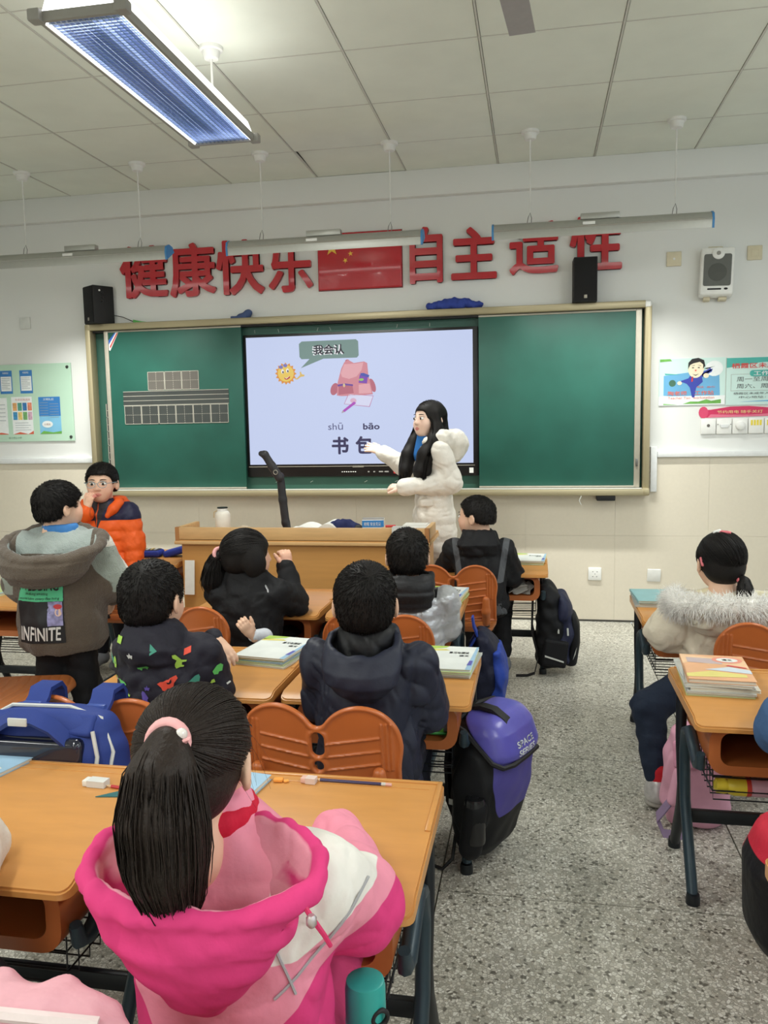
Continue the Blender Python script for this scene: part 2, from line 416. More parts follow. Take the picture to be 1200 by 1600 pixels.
# side and back walls (windows on the right, outside the frame)
def wall_with_openings(name, x0, x1, openings, label):
    w = bmesh.new(); ys = [YB] + [v for o in openings for v in o[:2]] + [YW]
    for k in range(0, len(ys), 2):
        if ys[k+1] > ys[k]: addbox(w, x0, x1, ys[k], ys[k+1], 0, ZC)
    for a, b, z0, z1 in openings:
        addbox(w, x0, x1, a, b, 0, z0); addbox(w, x0, x1, a, b, z1, ZC)
    o = obj(name, w, m_wall); tag(o, label, kind='structure'); return o
OP = [(-2.9, -1.1, 0.95, 2.75), (-0.3, 1.5, 0.95, 2.75), (2.3, 4.1, 0.95, 2.75)]
wall_with_openings('wall_right', XR, XR+.2, OP, 'white side wall with windows right of the aisle')
wall_with_openings('wall_left', XL-.2, XL, [], 'white side wall on the left')
bw = box('wall_back', (XL-.2, XR+.2, YB-.15, YB, 0, ZC), m_wall); tag(bw, 'white back wall behind the camera', kind='structure')
m_glass = mat('window_glass', (235, 240, 240), 0.02, trans=1.0)
for k, (a, b, z0, z1) in enumerate(OP):
    bm = bmesh.new(); X0, X1 = XR+.06, XR+.11
    for q in ((a, b, z0, z0+.05), (a, b, z1-.05, z1), (a, a+.05, z0, z1), (b-.05, b, z0, z1), ((a+b)/2-.03, (a+b)/2+.03, z0, z1)): addbox(bm, X0, X1, *q)
    f = obj('window_%d' % (k+1), bm, m_trim); tag(f, 'white framed window in the side wall', kind='structure')

# ceiling: tiles laid in a bar grid
ce = box('ceiling', (XL, XR, YB, YW, ZC+.045, ZC+.12), m_dark); tag(ce, 'suspended ceiling of pale square panels', kind='structure')
gx = [-3.3369 + 0.6177*k for k in range(-2, 11)]; gy = [YW-0.609-0.6413*k for k in range(0, 14)]
gxx = [XL] + [x for x in gx if XL+.1 < x < XR-.1] + [XR]; gyy = [YW] + [y for y in gy if y > YB+.1] + [YB]
for i in range(len(gxx)-1):
    for j in range(len(gyy)-1):
        x0, x1, y1, y0 = gxx[i]+.007, gxx[i+1]-.007, gyy[j]-.004, gyy[j+1]+.004
        t = box('ceiling_panel', (x0, x1, y0, y1, ZC, ZC+.012), m_tile, ce)
        if (i, j) == (5, 0): t.matrix_local = Matrix.Translation((0, y1, ZC)) @ Matrix.Rotation(math.radians(-2.2), 4, 'X') @ Matrix.Translation((0, -y1, -ZC))   # one panel sits crooked
for x in gxx[1:-1]: box('ceiling_bar', (x-.0045, x+.0045, YB, YW, ZC-.003, ZC+.01), m_bar, ce)
for y in gyy[1:-1]: box('ceiling_bar', (XL, XR, y-.0035, y+.0035, ZC-.0015, ZC+.01), m_bar, ce)

# ================================================================== lamps
m_alu = mat('lamp_aluminium', (176, 176, 170), 0.38, metal=0.55, noise=(40, .03))
m_blue = mat('lamp_blue_cap', (62, 132, 190), 0.45)
m_white = mat('white_plastic', (236, 236, 232), 0.4)
m_grey = mat('grey_plastic', (148, 146, 140), 0.5)
m_rod = mat('rod_white', (226, 226, 222), 0.4)
m_wire = mat('steel_wire', (120, 120, 118), 0.35, metal=0.8)
m_glow = mat('lamp_glow', (255, 253, 246), 0.5, emit=3.2); m_glow.cycles.emission_sampling = 'NONE'
def area(name, parent, loc, rot, sx, sy, watts, col=(.985, 1, .95)):
    l = bpy.data.lights.new(name, 'AREA'); l.shape = 'RECTANGLE'; l.size = sx; l.size_y = sy; l.energy = watts; l.color = col
    o = bpy.data.objects.new(name, l); COL.objects.link(o); o.parent = parent; o.location = loc; o.rotation_euler = rot; return o
def canopy(parent, x, y, z):
    lathe('canopy', [(.030, -.050), (.034, -.046), (.040, -.018), (.052, -.014), (.054, 0)], m_rod, parent, 20, (x, y, z))

def board_lamp(xc, label, half=0.612):
    t = thing('board_lamp', label, 'lamp', (xc, 5.08, 2.50), 0, 'board lamps hanging from the ceiling')
    # asymmetric trough: closed aluminium back towards the room, open towards the board
    prof = [(-.050, -.045), (-.056, .000), (-.046, .035), (-.010, .052), (.035, .045), (.060, .020)]
    bm = bmesh.new(); n = len(prof)
    A = [[bm.verts.new((sx*half, p[0]*s2, p[1]*s2)) for p in prof] for sx, s2 in ((-1, 1), (1, 1))]
    B = [[bm.verts.new((sx*half, p[0]*.9, p[1]*.9-.002)) for p in prof] for sx in (-1, 1)]
    for i in range(n-1):
        bm.faces.new((A[0][i], A[0][i+1], A[1][i+1], A[1][i])); bm.faces.new((B[0][i+1], B[0][i], B[1][i], B[1][i+1]))
    for s in (0, 1):
        for i in range(n-1): bm.faces.new((A[s][i], A[s][i+1], B[s][i+1], B[s][i]))
    bmesh.ops.recalc_face_normals(bm, faces=bm.faces)
    o = obj('housing', bm, m_alu, t); smooth(o, 50)
    tube('ridge', [(-half, -.0555, .006), (half, -.0555, .006)], .006, m_alu, t, 6)
    for s in (-1, 1):
        ec = prism('end_cap', [(p[0], p[1]) for p in [(-.052, -.047), (.062, .018), (.037, .048), (-.010, .055), (-.049, .037), (-.059, 0)]], 0, .012, m_blue, t); ec.rotation_euler = (0, 0, PI/2)
        ec.location = (s*half+(.012 if s > 0 else 0), 0, 0)
    box('driver_box', (-.11, .11, -.02, .03, .05, .085), m_alu, t, bev=.004)
    box('name_plate', (-.10, -.03, -.060, -.054, .012, .028), m_white, t)
    for dx in (-.40, .42):
        tube('rod', [(dx, .01, .11), (dx, .01, .577)], .0045, m_rod, t, 6)
        tube('hook', [(dx-.018, 0, .05), (dx-.012, 0, .085), (dx, .005, .112), (dx+.008, .005, .08), (dx+.006, 0, .05)], .0022, m_wire, t, 5)
        canopy(t, dx, .01, .577)
    tb = bmesh.new(); addtube(tb, [(-half+.03, .022, .006), (half-.03, .022, .006)], .013, 8)
    obj('tube_lamp', tb, m_glow, t)
    area('board_light', t, (0, .030, -.012), (math.radians(15), 0, 0), 1.1, .05, BOARD_W).data.spread = math.radians(84)
    return t
board_lamp(-2.94, 'leftmost aluminium board lamp hanging above the left black speaker')
board_lamp(-1.295, 'middle aluminium board lamp hanging in front of the red flag')
board_lamp(0.365, 'right aluminium board lamp hanging above the right black speaker')

def louvre_lamp(xc, yc, label, light=True):
    t = thing('louvre_lamp', label, 'lamp', (xc, yc, 2.70), 0, 'louvre ceiling lamps')
    hx, hy = .150, .62
    # grey frame of four bars with corner blocks
    box('frame_bar', (-hx, -hx+.012, -hy, hy, 0, .03), m_grey, t); box('frame_bar', (hx-.012, hx, -hy, hy, 0, .03), m_grey, t)
    box('frame_bar', (-hx, hx, -hy, -hy+.014, 0, .03), m_grey, t); box('frame_bar', (-hx, hx, hy-.014, hy, 0, .03), m_grey, t)
    for sx in (-1, 1):
        for sy in (-1, 1): box('corner_cap', (sx*hx-.022, sx*hx+.022, sy*hy-.022, sy*hy+.022, -.004, .034), m_grey, t, bev=.006)
    m_louv = mat('louvre_foil', (196, 206, 226), 0.16, metal=0.9, noise=(50, .05))
    m_refl = mat('lamp_reflector', (158, 172, 206), 0.25, metal=0.6, emit=0.45); m_refl.cycles.emission_sampling = 'NONE'  # blue tint and glow paint mirrored daylight into the reflector
    # egg-crate louvre: blades along and across
    bm = bmesh.new(); nx, ny = 14, 62
    for i in range(1, nx):
        x = -hx+.012+(2*hx-.024)*i/nx; addbox(bm, x-.0012, x+.0012, -hy+.014, hy-.014, .003, .017)
    lo_ = obj('louvre_blades', bm, m_louv, t)
    bm = bmesh.new()
    for j in range(1, ny):
        y = -hy+.014+(2*hy-.028)*j/ny; addbox(bm, -hx+.012, hx-.012, y-.0012, y+.0012, .003, .017)
    lo2 = obj('louvre_cross_blades', bm, m_louv, t); lo2['kind'] = 'stuff'; lo_['kind'] = 'stuff'
    # folded reflector above with two tubes, glowing upper cover
    bm = bmesh.new(); pr_ = [(-hx+.012, .03), (-.115, .070), (-.055, .045), (0, .070), (.055, .045), (.115, .070), (hx-.012, .03)]
    a = [bm.verts.new((p[0], -hy+.014, p[1])) for p in pr_]; b = [bm.verts.new((p[0], hy-.014, p[1])) for p in pr_]
    for i in range(len(pr_)-1): bm.faces.new((a[i], a[i+1], b[i+1], b[i]))
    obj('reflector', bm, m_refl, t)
    for x in (-.078, .078): tube('tube_lamp', [(x, -hy+.03, .052), (x, hy-.03, .052)], .010, m_glow, t, 8)
    for x in (-hx+.014, hx-.016): box('side_glow', (x, x+.002, -hy+.02, hy-.02, .002, .028), m_glow, t)
    bm = bmesh.new(); q = [(-.145, .031), (.145, .031), (.125, .085), (-.125, .085)]
    addprism(bm, q, -hy+.02, hy-.02); bmesh.ops.recalc_face_normals(bm, faces=bm.faces); bmesh.ops.delete(bm, geom=[f for f in bm.faces if f.normal.z < -.9], context='FACES'); obj('upper_cover', bm, mat('cover_glow', (255, 254, 250), 0.5, emit=3.2), t)
    for dy in (-.5, .5):
        tube('rod', [(0, dy, .085), (0, dy, .377)], .006, m_rod, t, 8); canopy(t, 0, dy, .377)
    if light: area('louvre_light', t, (0, 0, -.006), (0, 0, 0), .27, 1.2, LAMP_W)
    return t
L0 = louvre_lamp(-1.432, 3.165, 'lit louvre ceiling lamp with grey frame above the left blackboard half')
for x, y, s in ((1.60, 3.165, 'front'), (-1.432, 0.35, 'left'), (1.60, .35, 'right'), (-1.432, -2.3, 'left back'), (1.60, -2.3, 'right back'), (-3.9, 1.2, 'far left'), (-3.9,-1.6,'far left rear')):
    c = copy_tree(L0); c.location = (x, y, 2.70); c['label'] = 'lit louvre ceiling lamp behind or beside the camera, %s' % s
t = thing('ceiling_batten', 'slim unlit grey strip light under the ceiling at the top edge', 'lamp', (-.048, 3.03, 2.72), math.radians(-5))
prism('body', [(-.045, 0), (.045, 0), (.03, .05), (-.03, .05)], -1.25, 0, mat('batten_grey', (160, 157, 158), .5), t)
for dy in (-1.1, -.15): tube('hanger', [(0, dy, .05), (0, dy, .357)], .006, m_rod, t, 6)
# ================================================================== blackboard
m_frame = mat('board_frame', (168, 157, 126), 0.35, metal=0.35, noise=(3, .03))
m_green = mat('board_green', (33, 86, 74), 0.42, noise=(3.5, 0.16), bump=(500, .04, .001), spec=.4)
m_green2 = mat('board_green_dark', (40, 84, 72), 0.5, noise=(4, .08))
m_rail = mat('panel_rail', (172, 166, 152), 0.4, metal=0.3)
m_black = mat('black_plastic', (16, 16, 18), 0.35)
m_blackm = mat('black_matt', (22, 22, 23), 0.65)
m_chalk = mat('chalk_white', (208, 212, 206), 0.8)
B0, B1, BZ0, BZ1, BF = -3.264, 0.738, 0.882, 2.150, 5.62
t = thing('blackboard', 'long green blackboard with champagne frame and sliding panels on the front wall', 'blackboard', (0, BF, 0))
def bb(name, x0, x1, y0, y1, z0, z1, m, bev=0.0, par=None): return box(name, (x0, x1, y0-BF, y1-BF, z0, z1), m, par or t, bev)
bb('back_panel', B0+.04, B1-.04, 5.70, 5.72, BZ0+.04, BZ1-.04, m_green2)
bb('frame_bar', B0+.03, B1-.03, BF, 5.72, BZ1-.048, BZ1, m_frame, .010)
bb('frame_bar', B0, B0+.044, BF, 5.72, BZ0+.02, BZ1-.02, m_frame, .010)
bb('frame_bar', B1-.044, B1, BF, 5.72, BZ0+.02, BZ1-.02, m_frame, .010)
bb('frame_bar', B0+.03, B1-.03, BF-.03, 5.72, BZ0, BZ0+.045, m_frame, .008)
bb('chalk_ledge', B0+.05, B1-.05, BF-.028, BF+.02, BZ0+.045, BZ0+.050, mat('ledge_highlight', (222, 220, 210), .35, metal=.2))  # white colour paints the highlight along the tray ledge
for x in (B0, B1-.05):
    bb('corner_piece', x, x+.05, BF-.003, 5.72, BZ1-.05, BZ1+.001, m_frame if x < 0 else mat('corner_grey', (196, 196, 192), .4), .014)
    bb('corner_piece', x, x+.05, BF-.032, 5.72, BZ0-.001, BZ0+.05, m_frame, .012)
bb('corner_badge', B1-.040, B1-.012, BF-.005, BF-.002, BZ1-.042, BZ1-.012, m_white)
bb('track_shade', B0+.05, B1-.05, BF+.03, 5.72, BZ1-.062, BZ1-.048, m_blackm)  # black strip paints the shadow inside the top channel
def panel(x0, x1, rail_left, gx=0):
    z0, z1 = BZ0+.052, BZ1-.052
    p = bb('sliding_panel', x0, x1, 5.648, 5.664, z0, z1, m_green, .001)
    bb('rail', x0, x1, 5.644, 5.668, z0, z0+.012, m_rail, .002, p); bb('rail', x0, x1, 5.644, 5.668, z1-.012, z1, m_rail, .002, p)
    a, b = (x0-.030, x0+.002) if rail_left else (x1-.002, x1+.036)
    bb('side_rail', a, b, 5.642, 5.670, z0, z1, m_rail, .003, p)
    return p
pl = panel(-3.094, -2.066, True); pr_ = panel(-.382, .642, False)
bb('lock', .650, .664, 5.632, 5.645, 1.075, 1.125, m_wire, .003, pr_)
# practice grids and writing lines on the left panel
m_sheet = mat('magnet_sheet', (58, 62, 60), 0.22, noise=(6, .12)); m_sheet2 = mat('magnet_sheet_brown', (96, 92, 86), 0.35, noise=(8, .1)); m_line = mat('grid_line', (196, 190, 176), .7)
def cells(n, x0, z0, s, m, group_y):
    for k in range(n):
        x = x0+k*(s+.003); c = bb('grid_cell', x, x+s, group_y-.003, group_y, z0, z0+s*1.02, m, 0, pl)
        bm = bmesh.new(); y0, y1 = group_y-.0038-BF, group_y-.003-BF; h = s*1.02; w = .0028
        for q in ((x, x+s, z0, z0+w), (x, x+s, z0+h-w, z0+h), (x, x+w, z0, z0+h), (x+s-w, x+s, z0, z0+h)): addbox(bm, q[0], q[1], y0, y1, q[2], q[3])
        for i in range(9):
            a = (i+.15)/9; b2 = (i+.75)/9
            addbox(bm, x+s*a, x+s*b2, y0, y1, z0+h/2-.001, z0+h/2+.001); addbox(bm, x+s/2-.001, x+s/2+.001, y0, y1, z0+h*a, z0+h*b2)
        g = obj('grid_lines', bm, m_line, t); g.parent = t
cells(3, -2.795, 1.660, .130, m_sheet2, 5.648)
cells(6, -2.990, 1.415, .132, m_sheet, 5.648)
sh = bb('writing_strip', -2.995, -2.175, 5.645, 5.648, 1.552, 1.655, m_sheet, 0, pl)
for z in (1.553, 1.586, 1.620, 1.653): bb('writing_line', -2.995, -2.175, 5.6442, 5.645, z-.0013, z+.0013, m_line)
for k in range(5):
    c = bb('grid_cell', -3.165, -3.125, 5.695, 5.70, 1.05+k*.105, 1.15+k*.105, m_sheet)
    x0, z0 = -3.165, 1.05+k*.105
    bm = bmesh.new(); addbox(bm, x0, x0+.004, 5.693-BF, 5.695-BF, z0, z0+.1); addbox(bm, x0, x0+.04, 5.693-BF, 5.695-BF, z0+.048, z0+.051); addbox(bm, x0, x0+.04, 5.693-BF, 5.695-BF, z0, z0+.003)
    obj('grid_lines', bm, m_line, t)
# brand sticker in the corner of the left panel: white strip with blue and red print
st = prism('corner_sticker', [(-3.090, 1.96), (-3.090, 2.03), (-3.035, 2.085), (-3.010, 2.085), (-3.080, 1.955)], 5.6468-BF, 5.648-BF, m_white, t)
prism('print', [(-3.089, 2.00), (-3.089, 2.03), (-3.038, 2.084), (-3.030, 2.084)], 5.6464-BF, 5.6468-BF, mat('print_blue', (40, 92, 190), .5), st)
prism('print', [(-3.078, 1.972), (-3.082, 1.985), (-3.022, 2.082), (-3.013, 2.082)], 5.6464-BF, 5.6468-BF, mat('print_red', (206, 60, 60), .5), st)
bb('tray_bracket', .40, .52, 5.60, 5.70, BZ0-.035, BZ0, m_blackm, .006)
# chalk marks
def chalkmark(pts, r=.002): 
    o = tube('chalk_mark', [(x, 5.697-BF, z) for x, z in pts], r, m_chalk, t, 4)
for x in (-1.98, -1.80, -1.52, -1.42, -.95, -.72): chalkmark([(x, 2.045), (x+random.uniform(-.01, .02), 2.068)], .0015)
for x in (-1.86, -1.6, -1.2, -.98): chalkmark([(x, .975), (x+.02, .985)], .0015)
tube('chalk_string', [(.30, 5.62-BF-.03, BZ0), (.285, 5.585-BF, BZ0-.03), (.30, 5.585-BF, BZ0-.06)], .002, m_chalk, t, 5)

# ================================================================== interactive display with the slide
E_S = 0.86
def em(name, col, s=E_S):
    m = mat(name, col, .35, emit=s, noise=(2, .0), spec=.25); nt = m.node_tree; b = nt.nodes['Principled BSDF']
    for l in list(nt.links):
        if l.to_socket == b.inputs['Base Color']: nt.links.remove(l)
    b.inputs['Base Color'].default_value = (.02, .02, .022, 1)
    if name != 'screen_glow': m.cycles.emission_sampling = 'NONE'
    return m
d = thing('interactive_display', 'wall-mounted display showing a slide with a pink schoolbag and Chinese words', 'display', (0, 5.675, 0))
def db(name, x0, x1, y0, y1, z0, z1, m, bev=0.0, par=None): return box(name, (x0, x1, y0-5.675, y1-5.675, z0, z1), m, par or d, bev)
db('bezel', -2.064, -.384, 5.675, 5.71, 1.016, 2.032, m_black, .006)
S0, S1, T0, T1 = -2.040, -.424, 1.106, 2.012
scr = db('screen', S0, S1, 5.671, 5.6755, T0, T1, em('screen_glow', (205, 217, 250)))
db('speaker_strip', S0-.01, S1+.01, 5.672, 5.6755, 1.088, 1.092, m_rail)
for k in range(7): db('button', -1.36+.016*k, -1.352+.016*k, 5.672, 5.6755, 1.047, 1.053, m_white)
db('name_badge', -1.28, -1.20, 5.672, 5.6755, 1.082, 1.094, m_rail)
for k, w in enumerate((.012, .012, .03, .03)): db('port', -1.17+.04*k, -1.17+.04*k+w, 5.672, 5.6755, 1.045, 1.054, m_grey)
db('power_button', -.985, -.955, 5.671, 5.6755, 1.036, 1.062, mat('button_red', (190, 40, 44), .4, emit=.3), .006)
db('paper_tag', -.452, -.424, 5.672, 5.6755, 1.036, 1.072, m_white)
Yp = 5.671-5.675
def SX(u): return S0+(S1-S0)*u
def SZ(v): return T1-(T1-T0)*v
# pixel of the photo -> slide position, via the photographed corners
def sp(px, py):
    u = (px-383.5)/(738-383.5); top = 528+(513-528)*u; bot = 727+(724-727)*u; x = S0+(S1-S0)*u
    return (x, T1-(T1-T0)*(py-top)/(bot-top))
def sl(name, pts, m, layer=1): return flat(name, [sp(*p) for p in pts], Yp-.0006*layer, m, scr)
def px_ell(cx, cy, rx, ry, n=18, rot=0): return ellpoly(cx, cy, rx, ry, n, rot=rot)
g_b = em('bubble_green', (118, 146, 140)); g_w = em('slide_white', (246, 246, 250)); g_k = em('slide_black', (24, 22, 40)); g_n = em('slide_navy', (44, 38, 84)); g_n2 = em('slide_navy_soft', (74, 74, 120))
sl('speech_bubble', [(474, 533), (560, 529), (563.5, 532), (564, 554), (561, 557.5), (508, 559.5), (471.5, 574.5), (486, 560), (473, 560.5), (470, 557), (469.5, 537)], g_b)
def slt(name, body, x0, y0, x1, y1, m, off=0.0, layer=3):
    a = sp(x0, y1); b = sp(x1, y0); return text(name, body, a[0], Yp-.0006*layer, a[1], b[0]-a[0], b[1]-a[1], m, scr, off=off)
slt('lettering', '我会认', 490.5, 537.3, 539.5, 554.6, g_w, .03, 2); slt('lettering', '我会认', 492.5, 536.3, 541.5, 553.6, g_k, .028, 3)
slt('lettering', 'shū', 513, 660, 536.5, 671.5, g_n2, 0.0); slt('lettering', 'bāo', 568.5, 660, 594.5, 671, g_n, .025)
slt('lettering', '书', 518, 682, 545, 710.5, g_n, .035); slt('lettering', '包', 556, 681, 583, 709.5, g_n, .035)
# smiling sun
sx, sy = 447, 583; ray = []
for k in range(32):
    a = 2*PI*k/32; r = 17.5 if k % 2 == 0 else 14; ray.append((sx+r*math.cos(a), sy+r*math.sin(a)))
sl('sun_rays', ray, em('sun_orange', (226, 150, 62))); sl('sun_face', px_ell(sx, sy-.5, 13, 13.2), em('sun_yellow', (240, 206, 96)), 2)
sl('sun_hand', [(461, 590), (465, 590), (470, 585), (469.5, 580), (471.5, 580), (473, 584), (477, 584.5), (477, 587), (471, 588), (466, 592), (462, 592)], em('sun_hand', (226, 190, 104)), 2)
for x in (442, 450): sl('sun_eye', px_ell(x, sy-4+(446-x)*.2, 2.2, 3.4), g_w, 3); sl('sun_eye', px_ell(x+.6, sy-3+(446-x)*.2, 1.1, 1.9), g_k, 4)
for x, y in ((439.5, 573), (446.5, 570.5)): sl('sun_glasses', px_ell(x, y, 3.4, 2.7), em('glasses_violet', (128, 124, 190)), 3)
sl('sun_mouth', [(444, 589), (448, 590), (454, 586.5), (453.5, 590), (449, 592.5), (445.5, 592)], em('sun_mouth', (190, 62, 58)), 3); sl('sun_teeth', [(444.5, 589), (448, 590), (453.5, 586.8), (448, 591)], g_w, 4)
# pink schoolbag, note pad, pencil
bg = em('bag_pink', (214, 138, 150)); bg2 = em('bag_pink_dark', (188, 104, 122)); bg3 = em('bag_pink_light', (232, 170, 178))
sl('bag_strap', px_ell(524.5, 607, 6, 10, rot=.35), bg2); sl('bag_strap', px_ell(584.5, 601, 4.5, 11, rot=-.3), bg2)
sl('bag_body', [(528, 617), (530, 596), (536, 575), (541, 565), (547, 561), (556, 566), (572, 563.5), (577, 566), (578.5, 585), (582, 601), (585, 615), (560, 617), (535, 618)], bg, 2)
sl('bag_flap', [(535, 582), (541, 568), (559, 567), (571, 565), (568, 577), (560, 587), (548, 591), (537, 588)], bg3, 3)
sl('bag_pocket', [(531, 601), (553, 600), (555, 613), (531, 616)], bg2, 3); sl('bag_pocket', [(563, 600), (580, 598), (583, 613), (563, 614)], bg3, 3)
sl('bag_loop', px_ell(546, 563.5, 3.6, 3), bg2, 1); sl('bag_line', [(529.5, 600), (541, 598), (554, 599.5), (554, 602), (541, 601), (530, 603)], em('bag_violet', (108, 70, 160)), 4)
sl('bag_buckle', px_ell(540, 601, 1.8, 3), em('buckle', (224, 196, 150)), 5)
vio = em('box_violet', (126, 66, 178)); sl('pencil_box', [(565, 584), (578, 585), (576, 598), (563, 597)], vio, 4); sl('pencil_box', [(566, 582), (571, 581.5), (580, 585), (579, 588.5), (567, 586)], em('box_blue', (66, 82, 176)), 5); sl('pencil_box', px_ell(567.5, 592, 3.8, 2, rot=-.1), em('box_lime', (150, 206, 96)), 5)
sl('note_pad', [(546.5, 614), (586, 617), (579.5, 635), (539, 630.5)], em('pad_edge', (196, 126, 170))); sl('note_pad', [(547.2, 615), (585, 617.8), (578.8, 634), (540, 630)], em('pad_white', (222, 224, 250)), 2)
sl('pad_dot', px_ell(554, 625, 5, 4), em('pad_dot', (222, 180, 206)), 3)
sl('pencil', [(537, 640.5), (555, 626.5), (558.5, 629), (540, 643)], em('pencil_violet', (176, 72, 190)), 4); sl('pencil', [(534.5, 645), (537, 640.5), (540, 643)], em('pencil_tip', (180, 160, 170)), 4)

# ================================================================== red wall slogan and flag
m_red = mat('letter_red', (186, 30, 44), 0.16, noise=(2, .03), coat=.4); m_edge = mat('letter_edge', (116, 16, 26), .4)
CH = [('健', -2.996, -2.628, 2.331, 2.70), ('康', -2.610, -2.259, 2.323, 2.70), ('快', -2.252, -1.897, 2.320, 2.70), ('乐', -1.863, -1.540, 2.320, 2.68),
      ('自', -.852, -.625, 2.334, 2.71), ('主', -.568, -.260, 2.346, 2.69), ('适', -.176, .146, 2.360, 2.70), ('性', .218, .553, 2.353, 2.71)]
wh = ['first', 'second', 'third', 'fourth', 'fifth', 'sixth', 'seventh', 'last']
nb = ['left end of the row', 'second from the left', 'third from the left', 'just left of the flag', 'just right of the flag', 'between the flag and the right speaker', 'second from the right end', 'right end of the row, above the right speaker']
for k, (c, x0, x1, z0, z1) in enumerate(CH):
    t = thing('wall_character', 'red glossy raised Chinese character %s, %s' % (c, nb[k]), 'sign', (x0, YW, z0), 0, 'red slogan characters on the front wall')
    bm = text_mesh(c, x1-x0, z1-z0, .020, .024); o = obj('face', bm, m_red, t, (0, -.008, 0)); o.location = (0, -.008, 0)
    bm = text_mesh(c, x1-x0, z1-z0, .010, .030); obj('backing', bm, m_edge, t)
t = thing('wall_flag', 'red raised flag panel with five yellow stars between the slogan characters', 'flag', (-1.502, YW, 2.321))
W, H = .595, .385
o = box('panel', (0, W, -.026, -.002, 0, H), m_red, t, .010, 3); box('backing', (-.003, W+.003, -.006, 0, -.003, H+.003), m_edge, t)
m_star = mat('star_yellow', (236, 190, 60), .35)
def star(cx, cz, r, rot):
    p = []
    for k in range(10):
        a = rot+PI/2+PI*k/5; q = r if k % 2 == 0 else r*.4; p.append((cx+q*math.cos(a), cz+q*math.sin(a)))
    prism('star', p, -.0275, -.026, m_star, t)
star(.105, H*.74, .055, 0)
for x, z, a in ((.205, .345, .4), (.240, .300, -.2), (.237, .240, .1), (.200, .196, .5)): star(x, z, .019, a)

# ================================================================== things on and beside the board
def wall_speaker(name, x0, z0, w, h, dpt, yb, rz, label, side=False):
    t = thing(name, label, 'speaker', (x0+w/2, yb, z0), rz, 'black speakers on top of the blackboard')
    box('cabinet', (-w/2, w/2, -dpt/2, dpt/2, 0, h), m_blackm, t, .004)
    box('grille', (-w/2+.006, w/2-.006, -dpt/2-.006, -dpt/2, .006, h-.006), mat('speaker_cloth', (20, 20, 21), .9, bump=(900, .3, .002)), t, .002)
    b = box('badge', (-.010, .010, -dpt/2-.0085, -dpt/2-.006, .022, .044), m_rail, t, .002)
    if side:
        for z in (h-.05, h-.085, h-.11): lathe('knob', [(.008, 0), (.008, .006), (.006, .008)], m_black, t, 12).matrix_local = Matrix.Translation((w/2, -.01, z)) @ Matrix.Rotation(PI/2, 4, 'Y')
        lathe('port_dot', [(.007, 0), (.007, .004), (.005, .005)], m_white, t, 10).matrix_local = Matrix.Translation((w/2, -.03, h-.035)) @ Matrix.Rotation(PI/2, 4, 'Y')
    return t
wall_speaker('speaker', -3.235, 2.150, .150, .270, .16, 5.665, math.radians(-34), 'black box speaker on the left end of the blackboard frame', True)
wall_speaker('speaker', .238, 2.150, .150, .285, .15, 5.66, math.radians(2), 'black box speaker on the right end of the blackboard frame')
tag(tube('speaker_cable', [(-3.06, 5.69, 2.215), (-2.99, 5.69, 2.20), (-2.91, 5.69, 2.165), (-2.85, 5.69, 2.155)], .003, m_black), 'thin black cable trailing from the left speaker', 'cable')
cl = mat('cloth_blue', (46, 66, 148), .85, bump=(60, .4, .004)); 
s = SDF().ell((0, 0, .015), (.05, .03, .022), .01).ell((.03, 0, .03), (.035, .03, .028), .012, rot=rotm(0, -.5, 0)).box((-.03, 0, .006), (.06, .03, .008), .004, .01)
o = obj('chalk_cloth', s.mesh(.004), mat('cloth_slate', (66, 84, 124), .85), None, (-2.045, 5.66, 2.150)); tag(o, 'small folded slate blue cloth on the blackboard frame above the display', 'cloth')
s = SDF()
for k in range(7): s.ell((-.16+.05*k, random.uniform(-.01, .01), .018+.016*math.sin(PI*(k+.4)/7)), (.045, .035, .026+.014*math.sin(PI*k/6)), .018, rot=rotm(0, random.uniform(-.5, .5), 0))
s.half((0, 0, 0), (0, 0, -1)); o = obj('blue_cloth', s.mesh(.005, waves(3, .05, .004)), cl, None, (-.535, 5.665, 2.150)); tag(o, 'crumpled blue cloth on the blackboard frame above the display right edge', 'cloth')
o = prism('green_paper', [(0, 0), (.13, .002), (.06, .012), (0, .026)], -.02, -.001, mat('paper_green', (98, 176, 92), .8)); o.location = (-2.95+.05, 5.69, 2.150); tag(o, 'green paper scrap on the frame beside the left speaker', 'paper')

# wall loudspeaker on the right
t = thing('wall_loudspeaker', 'white tilted wall loudspeaker with grey grille on the right', 'loudspeaker', (1.128, YW-.06, 2.155)); t.rotation_euler = (math.radians(-6), math.radians(2), math.radians(-6))
box('cabinet', (-.10, .10, -.06, .05, 0, .30), m_white, t, .012, 3)
gp = rrect(-.082, .082, .055, .255, .012, 3); 
prism('grille', gp, -.066, -.06, mat('grille_grey', (104, 106, 102), .8, bump=(700, .4, .002)), t)
lathe('badge_ring', [(.037, 0), (.037, .010), (.030, .014)], m_white, t, 24).matrix_local = Matrix.Translation((.002, -.060, .258)) @ Matrix.Rotation(PI/2, 4, 'X')
lathe('badge_dot', [(.013, 0), (.013, .003), (.010, .004)], m_grey, t, 16).matrix_local = Matrix.Translation((.002, -.073, .258)) @ Matrix.Rotation(PI/2, 4, 'X')
lathe('cone_ring', [(.056, 0), (.056, .002), (.050, .003)], mat('grille_dark', (88, 90, 86), .85), t, 28).matrix_local = Matrix.Translation((0, -.0655, .140)) @ Matrix.Rotation(PI/2, 4, 'X')
prism('slot', rrect(-.055, .028, .030, .040, .003, 2), -.062, -.058, m_blackm, t); prism('slot', ellpoly(.055, .036, .012, .007, 14), -.062, -.058, m_blackm, t)
